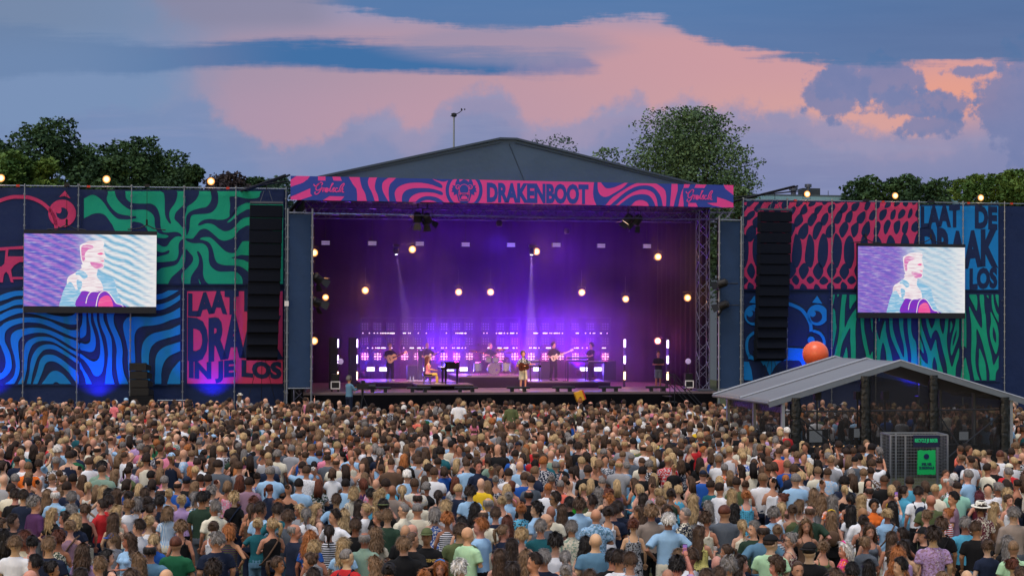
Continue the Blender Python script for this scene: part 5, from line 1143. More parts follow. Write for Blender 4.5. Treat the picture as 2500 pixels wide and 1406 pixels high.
for i, (px, py, v) in enumerate([(767, 617, 1.0), (1007, 609, 6), (1310, 614, 6), (1607, 627, 6), (892, 709, 9), (1120, 713, 9), (1198, 713, 9), (1421, 714, 9), (1528, 730, 9), (1679, 727, 3), (795, 726, 3), (767, 832, 1.0), (1606, 832, 8)]):
    lab = ['warm round lamp against the upper left wing panel', 'warm round lamp high on the left of the stage', 'warm round lamp above the narrow white beam, right of centre', 'warm round lamp alone high on the right of the stage', 'warm round lamp, leftmost of the middle row', 'left one of the warm lamp pair above the drummer', 'right one of the warm lamp pair above the drummer', 'warm round lamp above the bass player', 'warm round lamp above the right end of the keyboards', 'warm round lamp beside the right lattice tower', 'dim warm lamp beside the upper left barn-door spotlights', 'warm round lamp low against the left wing panel', 'pink glowing round lamp above the right-hand light tubes'][i]
    globe(px, py, S, v, lab, .185 if i not in (10,) else .16, 'warm lamps hanging in the stage', True, (35, 190, 190, 210, 170, 170, 170, 190, 190, 55, 30, 18, 150)[i], (1, .46, .12) if i < 12 else (1, .12, .45), M_lamp if i < 12 else M_lampm)
for i, (fr, px, py) in enumerate([(LW, 2, 435), (LW, 260, 438), (LW, 515, 443), (RW, 1971, 474), (RW, 2186, 478), (RW, 2395, 483)]):
    globe(px, py, fr, -.2, ['warm lamp on the left wall at the very edge of the view', 'warm lamp on the left wall above its video screen', 'warm lamp on the left wall nearest the stage', 'warm lamp on the right wall in front of the roof vent', 'warm lamp in the middle of the right wall', 'warm lamp at the far end of the right wall'][i], .19, 'warm lamps on top of the walls', False, 14, (1, .6, .3), M_lampx)
# barn-door spotlights
def barndoor(px, py, v, aim, label, W, col=(1, .6, .3), up=True, cone=42):
    c = S.w(px, py, v); aim = Vector(aim); d = (aim - c).normalized(); t = empty('barn_door_spotlight', c, S.a, label, 'spotlight', 'barn-door spotlights')
    X = d.cross(EZ).normalized(); Y = d.cross(X)
    h = MB(); h.lathe(c - d * .28, d, [(0, .10), (.08, .19), (.42, .21), (.46, .23)], 16); h.build('housing', M_blk, t)
    l = MB(); l.lathe(c + d * .165, d, [(0, .18), (.02, .17)], 16); l.build('lens', M_lampx, t)
    for a_, s_ in ((X, 1), (X, -1), (Y, 1), (Y, -1)):
        o_ = c + d * .20 + a_ * s_ * .21; e_ = o_ + d * .26 + a_ * s_ * .17; w_ = (Y if a_ is X else X)
        q = MB(); q.prism([o_ - w_ * .15, o_ + w_ * .15, e_ + w_ * .20, e_ - w_ * .20], a_ * s_ * .012); q.build('barn_door', M_blk, t)
    y_ = MB(); k = Vector((0, 0, .45 if up else 0)) + (Vector() if up else S.u * (-.4 if px < 1250 else .4)); y_.tube([c + X * .25, c + X * .25 + k, c - X * .25 + k, c - X * .25], .022, 6); y_.tube([c + k, c + k * (1.9 if up else 2.0)], .03, 6); y_.build('yoke', M_grille, t)
    if W: light('SPOT', c + d * .2, col, W, t, .12, aim, cone, .6)
cen = S.p(0, ZD, 4)
barndoor(1020, 532, .5, S.p(-3.2, ZD + 1, 4.2), 'left one of two spotlights hanging left of the header emblem', 6500, cone=34)
barndoor(1043, 534, .5, S.p(-.6, ZD + 1, 6), 'right one of two spotlights hanging left of the header emblem', 5200, cone=34)
barndoor(1533, 536, .5, S.p(.8, ZD + .8, 2.0), 'left one of two spotlights hanging on the right of the truss', 6500)
barndoor(1556, 538, .5, S.p(2.6, ZD + 1, 5.5), 'right one of two spotlights hanging on the right of the truss', 5200, cone=36)
barndoor(775, 680, -.1, S.p(-4, ZD, 4), 'upper spotlight at the left stage edge', 120, up=False); barndoor(772, 737, -.1, S.p(-2, ZD, 4), 'lower spotlight at the left stage edge', 0, up=False)
barndoor(1763, 692, -.8, S.p(-1, ZD + 1, 5), 'upper spotlight clamped to the right wing panel', 1500, up=False); barndoor(1766, 745, -.8, S.p(2, ZD, 5), 'lower spotlight clamped to the right wing panel', 0, up=False)
# narrow beams
for px, py, ax, ay, W, lab in ((967, 617, 994, 790, 11000, 'small moving head with a faint beam, left of the stage centre'), (1298, 618, 1296, 840, 34000, 'small moving head with a narrow white beam above the singer')):
    c = S.w(px, py, 5); aim = S.w(ax, ay, 5.6); d = (aim - c).normalized(); t = empty('moving_head', c, S.a, lab, 'spotlight', 'moving heads')
    h = MB(); h.lathe(c - d * .25, d, [(0, .08), (.05, .13), (.3, .12), (.33, .09)], 14); h.build('head', M_blk, t); l = MB(); l.lathe(c + d * .085, d, [(0, .07), (.01, .06)], 12); l.build('lens', emitter('beam_lens', (1, .95, .95), 12), t)
    y_ = MB(); y_.tube([c + S.u * .16, c + S.u * .16 + EZ * .3, c - S.u * .16 + EZ * .3, c - S.u * .16], .025, 6); y_.box(c + EZ * .36, (.3, .25, .12), S.u, S.v); y_.build('yoke', M_blk, t)
    light('SPOT', c + d * .12, (1, .86, .95), W, t, .03, aim, 10, .5)
# dim strobe panels
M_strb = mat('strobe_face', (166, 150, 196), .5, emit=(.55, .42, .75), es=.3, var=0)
for i, (px, py) in enumerate([(795, 593), (909, 594), (1025, 595), (1137, 597), (1248, 598), (1359, 598), (1468, 600), (1580, 601)]):
    c = S.w(px, py, 5); t = empty('strobe_panel', c, S.a, ORDN[i] + ' pale rectangular strobe from the left in the row under the roof', 'strobe light', 'strobe panels under the roof')
    MB().box(c + S.v * .08, (.44, .12, .22), S.u, S.v).build('housing', M_blk, t)
    for s_ in (-1, 1): MB().box(c + EZ * s_ * .052 - S.v * .0, (.40, .03, .085), S.u, S.v).build('light_bar', M_strb, t)
    MB().tube([c + EZ * .11 + S.v * .08, Vector((c.x, c.y, zt)) + S.v * .08], .015, 6).build('hanger', M_blk, t)
# light wall behind the band
VW = 9.4
M_cell = mat('lamp_cell', (120, 110, 140), .25, .2, var=0, emit=(.35, .25, .5), es=.25); M_celll = emitter('lamp_cell_lit', (1.0, .46, .60), 2.3)
def matrix_light(px, py, lit, label, group):
    c = S.w(px, py, VW - .35); t = empty('matrix_light', c, S.a, label, 'lamp', group)
    MB().box(c + S.v * .1, (.44, .16, .44), S.u, S.v).build('housing', M_blk, t)
    l = MB()
    for i in (-1, 0, 1):
        for j in (-1, 0, 1): l.ell(c + S.u * .135 * i + EZ * .135 * j - S.v * .0, (.052 if i * j == 0 else .030) if lit else .028, 8, 6)
    l.build('lamp_cells', M_celll if lit else M_cell, t)
    y_ = MB(); y_.tube([c + S.u * .25, c + S.u * .25 + EZ * .32, c - S.u * .25 + EZ * .32, c - S.u * .25], .015, 6); y_.build('yoke', M_grille, t)
    return t
XS = [891, 922, 955, 988, 1020, 1052, 1084, 1115, 1146, 1186, 1222, 1257, 1297, 1332, 1368, 1405, 1442, 1478]
proto = {}
def copy_thing(o, loc, label):
    r_ = o.copy(); COL.objects.link(r_); r_.location = loc; r_['label'] = label
    for ch in o.children: c = ch.copy(); COL.objects.link(c); c.parent = r_
    return r_
def hidden_light(lit): pass
for row, py in ((0, 797), (1, 833), (2, 870)):
    for i, px in enumerate(XS):
        lit = row == 2; 
        lab = ORDN[i] + (' glowing pink nine-cell lamp from the left in the lit low row' if lit else ' dark nine-cell lamp from the left in the %s row of the light wall' % ('top', 'middle')[row])
        grp = 'lit nine-cell lamps behind the band' if lit else 'dark nine-cell lamps of the light wall'
        if lit not in proto: proto[lit] = matrix_light(px, py, lit, lab, grp)
        else: copy_thing(proto[lit], S.w(px, py, VW - .35), lab)
for i, px in enumerate((891, 940, 988, 1052, 1115, 1166, 1222, 1277, 1332, 1386, 1442, 1478)):
    c = S.w(px, 870, VW - .62); light('POINT', c, (1.0, .05, .50), 62, None, .12, name='magenta_wash')
M_dots = emitter('batten_dots', (1.0, .80, .92), 3.5)
frx = [(881, 965), (977, 1061), (1073, 1150), (1176, 1270), (1288, 1378), (1394, 1490)]
for i, (x0_, x1_) in enumerate(frx):
    (ua, za), (ub, zb) = S.pix(x0_, 776, VW), S.pix(x1_, 935, VW); t = empty('lighting_frame', S.p((ua + ub) / 2, ZD, VW), S.a, ORDN[i] + ' tall metal frame from the left in the light wall behind the band', 'frame', 'frames of the light wall')
    f_ = MB()
    for u in (ua, ub): f_.tube([S.p(u, ZD, VW), S.p(u, za, VW)], .028, 6)
    for z in (za, (za + zb) / 2, zb + .15): f_.tube([S.p(ua, z, VW), S.p(ub, z, VW)], .024, 6)
    f_.build('frame_tubes', M_grille, t)
    for py in (813, 849):
        _, z = S.pix(x0_, py, VW); MB().box(S.p((ua + ub) / 2, z, VW - .06), (ub - ua - .1, .07, .06), S.u, S.v).build('batten', M_blk, t)
        d_ = MB(); uu = ua + .1
        while uu < ub - .1:
            if rnd.random() < .42: d_.box(S.p(uu, z, VW - .10), (rnd.choice((.04, .04, .09)), .03, .045), S.u, S.v)
            uu += .085
        d_.build('lit_diodes', M_dots, t)
M_wsh = emitter('wash_glow', (.72, .66, 1.0), 5)
for i, px in enumerate((905, 936, 1043, 1099, 1132, 1311, 1425, 1460)):
    c = S.w(px, 901, VW - .9); t = empty('wash_light', c, S.a, ORDN[i] + ' double blue-white wash bar from the left, low behind the band', 'lamp', 'blue-white wash bars')
    MB().box(c + S.v * .08, (.46, .14, .26), S.u, S.v).build('housing', M_blk, t)
    for s_ in (-1, 1): MB().box(c + EZ * .055 * s_ - S.v * .0, (.40, .03, .07), S.u, S.v).build('light_bar', M_wsh, t)
    MB().box(S.p(S.pix(px, 901, VW - .9)[0], (c.z - .13 + ZD) / 2, VW - .82), (.06, .06, c.z - .13 - ZD), S.u, S.v).build('stand', M_blk, t)
    light('SPOT', c - S.v * .1, (.10, .06, 1.0), 380, t, .15, c - S.v * 5 + EZ * 3, 130, .8)
# general violet fill thrown by the big wash heads hidden in the roof and behind the band
for u_, v_, z_, W_, cl in ((-6.2, 8.6, ZD + .5, 700, (.06, .04, 1)), (-2, 8.4, ZD + .6, 7500, (.14, .003, 1)), (2, 8.4, ZD + .6, 9500, (.17, .003, 1)), (5.2, 8.4, ZD + .6, 7500, (.19, .003, 1)), (0, 3.5, zt - .8, 1500, (.12, .05, 1.0)), (4.0, 6, zt - 1.0, 1300, (.30, .05, .8))):
    c = S.p(u_, z_, v_); low_ = z_ < 5
    tt = empty('wash_fixture', c, S.a, '%s violet wash light %s' % (('far left', 'left', 'middle', 'right', 'centre', 'right')[[-6.2, -2, 2, 5.2, 0, 4.0].index(u_)], 'on the floor behind the band' if low_ else 'high under the roof'), 'lamp', 'violet wash lights')
    MB().lathe(c + Vector((0, 0, -.15)), EZ, [(0, .12), (.1, .16), (.26, .15), (.3, .1)], 14).build('head', M_blk, tt)
    light('SPOT', c + EZ * (.2 if low_ else -.2), cl, W_, tt, .2, S.p(u_ * .9, (9 if low_ else ZD), (v_ - (2.2 if low_ else -2))), 125, .9)
# light tubes on stands
def tube_stand(px, v, ys, ycol, wid, label):
    u, zb = S.pix(px, 925, v); t = empty('tube_light_stand', S.p(u, ZD, v), S.a, label, 'light stand', 'stands of light tubes')
    zt_ = S.pix(px, ys[0] - 14, v)[1]; MB().box(S.p(u, (ZD + zt_) / 2, v + .12), (.10 if wid else .42, .10, zt_ - ZD), S.u, S.v).build('upright', M_blk, t)
    for y, cl in zip(ys, ycol):
        _, z = S.pix(px, y, v); MB().box(S.p(u + (0 if wid else .22), z, v), (.09 if wid else .05, .05, .40), S.u, S.v).build('light_tube', cl, t)
        if not wid: MB().box(S.p(u, z, v + .02), (.30, .18, .46), S.u, S.v).build('tube_bracket', M_grille, t)
        else: MB().box(S.p(u, z, v + .07), (.16, .04, .46), S.u, S.v).build('tube_bracket', M_blk, t)
M_tb = emitter('tube_violet', (.72, .55, 1.0), 6); M_tw = emitter('tube_warm', (1.0, .62, .38), 5)
tube_stand(814, 4, (838, 877, 917), (M_tb, M_tb, M_tw), 0, 'stand with three thin light tubes nearest the left wing'); tube_stand(861, 5, (838, 877, 917), (M_tb, M_tb, M_tw), 0, 'stand with three thin light tubes left of the light wall')
tube_stand(1525, 5, (838, 878, 917), (M_tb, M_tb, M_tw), 1, 'stand with three bright light tubes right of the keyboards'); tube_stand(1630, 5, (840, 878, 918), (M_tb, M_tb, M_tw), 1, 'rightmost stand with three bright light tubes')
for px, cl, W_ in ((1525, (.3, .1, 1), 60), (1630, (.35, .1, 1), 60), (1525, (1, .4, .15), 14)): light('POINT', S.w(px, 860 if W_ > 20 else 920, 4.7), cl, W_, None, .2, name='tube_light')
# ---------------------------------------------------------------- risers and floor kit
def riser(name, x0, x1, ytop, v0, v1, label, mt=None):
    ua = S.pix(x0, ytop, v0)[0]; ub, z = S.pix(x1, ytop, v0); t = empty(name, S.p((ua + ub) / 2, ZD, v0), S.a, label, 'riser', 'band risers')
    MB().box(S.p((ua + ub) / 2, (ZD + z) / 2 - .03, (v0 + v1) / 2), (ub - ua, v1 - v0, z - ZD - .06), S.u, S.v).build('skirt', M_drape, t); MB().box(S.p((ua + ub) / 2, z - .03, (v0 + v1) / 2), (ub - ua + .03, v1 - v0 + .03, .06), S.u, S.v).build('top', M_deck, t); return z
zr1 = riser('riser', 880, 1118, 932, 4.2, 8.3, 'low black riser under the two guitarists on the left'); zr2 = riser('riser', 1122, 1288, 918, 4.6, 8.3, 'tallest black riser, under the drum kit'); zr3 = riser('riser', 1292, 1490, 931, 4.2, 8.3, 'low black riser under the bass player and keyboards'); zr4 = riser('riser', 1018, 1155, 938, 2.2, 4.1, 'flat riser under the grand piano')
M_gold = mat('cymbal_brass', (190, 140, 80), .25, .9, var=.1); M_wood = mat('spruce_top', (226, 178, 128), .4, var=.1); M_sun = mat('sunburst_wood', (96, 36, 18), .35, var=.3, vs=4); M_cream = mat('cream_lacquer', (226, 206, 190), .35, var=.05); M_shell = mat('drum_shell_pearl', (140, 150, 160), .25, .3, var=.5, vs=30); M_head = mat('drum_skin', (224, 212, 200), .5, var=.05); M_chrome = mat('chrome', (190, 190, 200), .18, .9, var=.05); M_ebony = mat('piano_black', (14, 14, 18), .2, var=0); M_keys = mat('ivory_keys', (225, 222, 216), .4, var=0)
# floor battens along the deck edge
for i, px in enumerate((925, 1022, 1138, 1265, 1376, 1489, 1604)):
    c = S.w(px, 951, .35); c.z = ZD; t = empty('floor_light_bar', c, S.a, ORDN[i] + ' low black light bar from the left along the stage edge', 'light bar', 'light bars on the deck edge')
    MB().box(c + EZ * .20, (1.12, .16, .10), S.u, S.v).build('bar', M_grille, t); MB().box(c + EZ * .24 - S.v * .085, (1.08, .015, .03), S.u, S.v).build('front_strip', M_dsteel, t)
    for s_ in (-1, 1): MB().box(c + EZ * .08 + S.u * .30 * s_, (.16, .2, .16), S.u, S.v).build('foot', M_blk, t)
# small kit
def fcase(px, v, label):
    c = S.w(px, 953, v); c.z = ZD; t = empty('flight_case', c, S.a, label, 'flight case', 'white-edged cases'); MB().box(c + EZ * .30, (.38, .4, .34), S.u, S.v).build('body', M_blk, t)
    e_ = MB()
    for z in (.15, .47): e_.box(c + EZ * z - S.v * .205, (.44, .03, .05), S.u, S.v)
    for s_ in (-1, 1): e_.box(c + EZ * .31 + S.u * .20 * s_ - S.v * .207, (.05, .03, .27), S.u, S.v)
    e_.build('edge_frame', M_wht, t)
    for s_ in (-1, 1): MB().ell(c + EZ * .05 + S.u * .15 * s_, .05, 8, 6).build('wheel', M_grille, t)
    f_ = empty('stage_fan', c + EZ * .48, S.a, 'round fan on a thin stand above the ' + ('left' if px < 1250 else 'right') + ' white-edged case', 'fan', 'stage fans')
    MB().box(c + EZ * .66, (.36, .3, .34), S.u, S.v).build('base', M_blk, f_); k = S.u * (.25 if px < 1250 else 0)
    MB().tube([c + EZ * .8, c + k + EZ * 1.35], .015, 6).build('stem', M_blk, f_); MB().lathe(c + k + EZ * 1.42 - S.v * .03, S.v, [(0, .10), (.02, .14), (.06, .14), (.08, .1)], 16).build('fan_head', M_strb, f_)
fcase(818, 1.2, 'white-edged black case at the left end of the stage'); fcase(1680, 1.2, 'white-edged black case at the right end of the stage')
def box_thing(name, px, pyb, v, w, h, d, zb, label, cat, mt=M_blk, front=None):
    u = S.pix(px, pyb, v)[0]; c = S.p(u, zb, v); t = empty(name, c, S.a, label, cat); MB().box(c + EZ * h / 2, (w, d, h), S.u, S.v).build('cabinet', mt, t); MB().box(c + EZ * h / 2 - S.v * (d / 2 + .008), (w - .08, .012, h - .08), S.u, S.v).build('grille_cloth', front or M_grille, t)
    MB().tube([c + EZ * h - S.u * .1, c + EZ * (h + .04), c + EZ * h + S.u * .1], .012, 6).build('handle', M_chrome, t); return t
box_thing('amplifier', 1006, 930, 7.0, .55, .72, .4, zr1, 'black amplifier cabinet between the two left guitarists', 'amplifier'); box_thing('amplifier', 1332, 930, 7.4, .62, .95, .4, zr3, 'tall amplifier cabinet behind the bass player', 'amplifier')
box_thing('equipment_case', 1487, 930, 6.4, .60, .98, .5, zr3, 'dark cabinet right of the keyboards', 'case'); box_thing('equipment_case', 1025, 915, 6.6, .22, 1.5, .3, zr1, 'narrow upright dark cabinet behind the seated woman', 'case')
for i, px in enumerate((1001.5, 1009)):
    c = S.w(px, 929, 5.2); c.z = zr1; t = empty('water_bottle', c, 0, ('left' if i == 0 else 'right') + ' one of two water bottles by the amplifier', 'bottle', 'water bottles'); MB().lathe(c, EZ, [(0, .035), (.16, .036), (.20, .016), (.24, .016)], 12).build('bottle_body', M_cup_s if False else mat('bottle_plastic', (170, 190, 230), .2, var=0, Alpha=.6), t); MB().lathe(c + EZ * .24, EZ, [(0, .018), (.02, .018)], 10).build('cap', M_blue, t)
# yellow crate held above the barrier, steps with rails
c = S.w(1414, 967, -1.6); t = empty('yellow_crate', c, S.a, 'yellow box shaped prop with red edges tilted at the stage front', 'prop')
T_ = Matrix.Rotation(-.35, 3, S.v); MB().box(c, (.36, .28, .46), T_ @ S.u, S.v).build('box_body', mat('yellow_board', (216, 160, 44), .6), t); MB().box(c + (T_ @ S.u) * .22, (.06, .29, .44), T_ @ S.u, S.v).build('red_side', M_red, t); MB().box(c - S.v * .146 - (T_ @ EZ) * .1, (.10, .01, .14), T_ @ S.u, S.v).build('slot', M_brown if False else mat('dark_slot', (90, 60, 30), .8), t)
MB().tube([c - EZ * .2, Vector((c.x, c.y, 1.0))], .02, 6).build('pole', M_blk, t)
st_ = empty('stage_steps', S.w(1625, 955, -.6), S.a, 'black steel steps with handrails up to the right of the stage', 'steps')
u0, _ = S.pix(1612, 950, 0); k_ = MB()
for i in range(6): k_.box(S.p(u0 + .2 + i * .26, ZD - .2 - i * .27, -.5), (.28, .8, .04), S.u, S.v)
k_.build('treads', M_grille, st_)
for vv in (-.9, -.1): r_ = MB(); r_.tube([S.p(u0, ZD, vv), S.p(u0, ZD + .95, vv), S.p(u0 + .45, ZD + .85, vv), S.p(u0 + 2.0, ZD - .8, vv)], .022, 6); r_.tube([S.p(u0, ZD + .45, vv), S.p(u0 + .45, ZD + .35, vv), S.p(u0 + 1.9, ZD - 1.2, vv)], .018, 6); r_.tube([S.p(u0 + .45, ZD + .85, vv), S.p(u0 + .45, ZD - .6, vv)], .02, 6); r_.build('handrail', M_grille, st_)
# ---------------------------------------------------------------- instruments
def guitar(o, kind, label, lefty=False):
    """built in the player's own frame: body at the right hip, neck to the player's left"""
    M_ = Matrix.LocRotScale(o.location, o.rotation_euler, o.scale); Q = M_.to_3x3().normalized()
    c = M_ @ Vector((.06, .27, 1.10)); tip = M_ @ Vector((-.66, .36, 1.12 if kind == 'flat' else 1.40)); d = (tip - c).normalized(); f = Q @ EY; up_ = f.cross(d).normalized(); f = d.cross(up_).normalized()
    if f.dot(Q @ EY) < 0: f = -f
    sc_ = 1.0 if kind in ('acoustic', 'flat') else .86; W_ = {'acoustic': M_wood, 'flat': M_sun, 'electric': mat('cream_guitar', (226, 214, 150), .35), 'bass': M_cream}[kind]
    t = empty('guitar', c, 0, label, 'guitar', 'guitars on stage')
    out = [(-.22, 0), (-.20, .13), (-.10, .19), (.02, .15), (.08, .115), (.16, .135), (.23, .11), (.25, .0), (.23, -.11), (.16, -.135), (.08, -.115), (.02, -.15), (-.10, -.19), (-.20, -.13)]
    if kind in ('electric', 'bass'): out = [(-.22, 0), (-.19, .12), (-.08, .155), (.02, .11), (.08, .12), (.19, .15), (.17, .07), (.12, .0), (.15, -.07), (.13, -.12), (.02, -.11), (-.08, -.155), (-.19, -.12)]
    out = smooth_poly(out, 3); th = .10 if kind in ('acoustic', 'flat') else .045
    b = MB(); b.prism([c + d * x * sc_ * 1.1 + up_ * y * sc_ * 1.1 - f * th / 2 for x, y in out], f * th); b.build('guitar_body', W_, t)
    k = MB()
    if th > .06: k.lathe(c + d * .10 + f * (th / 2 + .001), f, [(0, .05), (.003, .05)], 14)
    k.box(c - d * .10 + f * (th / 2 + .008), (.03, .15, .015), d, up_); k.build('bridge', M_ebony, t)
    L_ = .62 if kind != 'bass' else .82
    n_ = MB(); n_.box(c + d * (.20 + L_ / 2 - .1) + f * (th / 2 + .012), (L_, .055, .025), d, up_); n_.build('neck', mat('fretboard', (60, 40, 32), .5) if kind != 'bass' else M_cream, t)
    h_ = MB(); e = c + d * (.20 + L_ - .1); h_.box(e + d * .07 + f * (th / 2), (.16, .085, .02), d, up_)
    for i in range(3): h_.tube([e + d * (.02 + .045 * i) + up_ * .04 + f * th / 2, e + d * (.02 + .045 * i) + up_ * .075 + f * th / 2], .009, 5)
    h_.build('headstock', M_ebony if kind in ('flat', 'electric') else W_, t)
    sp_ = MB(); sp_.tube([c - d * .2 - f * .02, M_ @ Vector((.02, -.15, 1.36)), M_ @ Vector((-.12, -.02, 1.50)), M_ @ Vector((-.14, .12, 1.36)), c + d * .2], .016, 6); sp_.build('strap', M_black, t)
def face_to(dx=0): return math.pi + STG.a + dx
BAND = 'musicians on the stage'
def P3(px, v, z): u = S.pix(px, 900, v)[0]; return S.p(u, z, v)
zpf = .02
pg = person(P3(952, 5.4, zr1), face_to(.35), 'm', 'qf', 'lb', 'tee', 'black', None, 'plain', 'guitarf', .0, 'stride', 'trousers', 'black', 1.86, (206, 150, 128), 'guitarist in black with an acoustic guitar at the left of the band', BAND)
guitar(pg, 'acoustic', 'pale acoustic guitar played at the left of the band')
p2 = person(P3(1043, 6.6, zr1), face_to(.3), 'm', 'bd', 'br', 'shirt', 'black', None, 'plain', 'guitar', 0, 'stride', 'trousers', 'black', 1.88, (206, 150, 128), 'shaven-headed guitarist standing behind the seated woman', BAND)
guitar(p2, 'electric', 'cream electric guitar of the shaven-headed player')
p3 = person(P3(1045, 3.1, zr4 - .42 * 1), STG.a - math.pi / 2 - .15, 'f', 'lg', 'au', 'vest', 'pink', None, 'plain', 'piano', 0, 'sit', 'trousers', 'gold', 1.74, (214, 160, 140), 'woman with long reddish hair seated at the grand piano', BAND)
p4 = person(P3(1197, 7.3, zr2 - .28), face_to(.15), 'm', 'bz', 'lb', 'shirt', 'black', None, 'plain', 'drum', .7, 'sit', 'trousers', 'black', 1.86, (210, 150, 130), 'drummer in a black shirt behind the drum kit', BAND)
p5 = person(P3(1277, 1.6, ZD), face_to(.05), 'm', 'cu', 'lb', 'shirt', 'navy', 'white', 'floral', 'guitarf', .0, 'stand', 'shorts', 'cream', 1.88, (226, 168, 140), 'singer in a patterned shirt and cream shorts at the front microphone', BAND)
guitar(p5, 'flat', 'dark sunburst acoustic guitar of the singer')
p6 = person(P3(1351, 5.6, zr3), face_to(.25), 'm', 'sh', 'db', 'shirt', 'black', None, 'plain', 'guitar', .7, 'stride', 'trousers', 'black', 1.92, (206, 150, 132), 'tall bass player in black', BAND)
guitar(p6, 'bass', 'cream white bass guitar with a long pale neck')
p7 = person(P3(1443, 6.4, zr3), STG.a + math.pi / 2 + .5, 'm', 'cu', 'bk', 'tee', 'black', None, 'plain', 'play', 0, 'stride', 'trousers', 'black', 1.88, (190, 134, 112), 'keyboard player in black standing sideways at his keyboards', BAND)
p8 = person(P3(1607, 3.4, ZD), face_to(-.2), 'm', 'sh', 'db', 'tee', 'black', None, 'plain', 'fold', 0, 'stand', 'shorts', 'slate', 1.84, None, 'stagehand in shorts standing in the dark at the right of the stage', 'crew at the stage')
for pp in (pg, p2, p3, p5, p6, p7, p8):
    kn, an = SEAT['sit' if pp is p3 else 'stride' if pp in (pg, p2, p6, p7) else 'stand']
    for s_ in (-1, 1): sh_ = MB(); sh_.add(*loft([(Vector((s_ * an[0], an[1] - .085, an[2] - .045)), .034, .040, EX, EZ), (Vector((s_ * an[0], an[1] + .03, an[2] - .045)), .046, .044, EX, EZ), (Vector((s_ * an[0], an[1] + .175, an[2] - .062)), .046, .026, EX, EZ)], 10)); o_ = sh_.build('shoe', M_wht if pp in (pg, p3, p5) else M_blk, None, True); o_.parent = pp
# microphone on stand for the singer, boom stand by the drums
def mic(px, v, z, h, label, boom=None):
    c = P3(px, v, z); t = empty('microphone_stand', c, 0, label, 'microphone stand', 'microphone stands'); b = MB(); b.lathe(c, EZ, [(0, .15), (.025, .14), (.03, .03)], 16); b.build('base', M_blk, t); top_ = c + EZ * h; MB().tube([c, top_], .012, 6).build('pole', M_blk, t); e = top_ + (boom or -S.v * 0)
    if boom: MB().tube([top_, e], .010, 6).build('boom', M_blk, t)
    m_ = MB(); m_.tube([e, e + S.v * .10 + EZ * .03], [.014, .018], 8); m_.ell(e + S.v * .12 + EZ * .036, .028, 10, 7); m_.build('microphone', M_grille, t)
mic(1281, 1.30, ZD, 1.60, 'microphone stand in front of the singer'); mic(1145, 4.9, zr2 - .35 + .35, 1.5, 'tall boom microphone stand left of the drums', S.u * .5 + EZ * .05); mic(1381, 4.8, zr3, 1.25, 'microphone stand right of the bass player', S.u * -.3 + EZ * .1); mic(1047, 5.6, zr1, 1.58, 'microphone stand at the shaven-headed guitarist', S.u * .2)
# grand piano
c = P3(1099, 3.1, zr4); t = empty('grand_piano', c, S.a, 'black grand piano on the low riser', 'piano'); out = smooth_poly([(-.36, -.7), (-.36, .7), (.05, .72), (.25, .35), (.38, .1), (.42, -.3), (.34, -.65), (.1, -.74)], 4)
b = MB(); b.prism([c + S.u * x + S.v * y + EZ * .74 for x, y in out], EZ * .30); b.build('case', M_ebony, t); b = MB(); b.prism([c + S.u * x * 1.02 + S.v * y * 1.02 + EZ * 1.05 for x, y in out], EZ * .03); b.build('lid', M_ebony, t)
MB().box(c - S.u * .44 + EZ * .76, (.2, 1.3, .10), S.u, S.v).build('key_slip', M_ebony, t); MB().box(c - S.u * .45 + EZ * .82, (.13, 1.2, .02), S.u, S.v).build('keys', M_keys, t)
for x, y in ((-.3, -.55), (-.3, .55), (.33, -.1)): MB().tube([c + S.u * x + S.v * y, c + S.u * x + S.v * y + EZ * .74], [.04, .065], 8).build('leg', M_ebony, t)
c = P3(1043, 3.1, zr4); t = empty('piano_stool', c, S.a, 'padded black stool under the seated woman', 'stool'); MB().box(c + EZ * .44, (.42, .5, .08), S.u, S.v).build('seat', M_blk, t)
for x in (-1, 1):
    for y in (-1, 1): MB().tube([c + S.u * .16 * x + S.v * .18 * y, c + S.u * .14 * x + S.v * .16 * y + EZ * .40], .016, 6).build('leg', M_chrome, t)
# drum kit
c = P3(1203, 5.7, zr2); t = empty('drum_kit', c, S.a, 'pearl drum kit with a cream bass drum head on the tallest riser', 'drum kit')
def drum(o_, ax, r_, l_, nm, hd=True):
    ax = Vector(ax).normalized(); b = MB(); b.lathe(o_, ax, [(0, r_), (l_, r_)], 22); d_ = b.build(nm, M_shell, t); h_ = MB()
    for k in (0, l_): h_.lathe(o_ + ax * (k - .012), ax, [(0, r_ + .012), (.024, r_ + .012)], 22)
    h_.build('hoop', M_chrome, d_)
    b = MB(); b.lathe(o_ + ax * (l_ + .002), ax, [(0, r_ * .96), (.006, r_ * .95)], 22); b.build('drum_head', M_head, d_); return d_
bd = drum(c + EZ * .34, -S.v, .30, .42, 'bass_drum'); tx = MB(); fo = c + EZ * .34 - S.v * .432
tx.lathe(fo + S.u * .12 - EZ * .05, -S.v, [(0, .055), (.006, .055)], 16); tx.build('port_badge', mat('violet_badge', (90, 60, 150), .5), bd)
v_, f_ = text_shape('drums', .01); tx = MB(); tx.add([fo - S.v * .006 + S.u * (-.05 + .10 * x) + EZ * (.19 - .045 * y) for x, y in v_], f_); tx = None
for x, y, z, r_ in ((-.22, .1, .72, .16), (.16, .1, .72, .16)): drum(c + S.u * x + S.v * y + EZ * z, -S.v * .25 + EZ, r_, .22, 'tom_drum')
drum(c + S.u * .75 + S.v * .35 + EZ * .22, EZ, .21, .40, 'floor_drum'); drum(c - S.u * .72 + S.v * .4 + EZ * .22, EZ, .20, .42, 'floor_drum'); drum(c + S.u * .5 + S.v * .75 + EZ * .52, EZ, .18, .14, 'snare_drum')
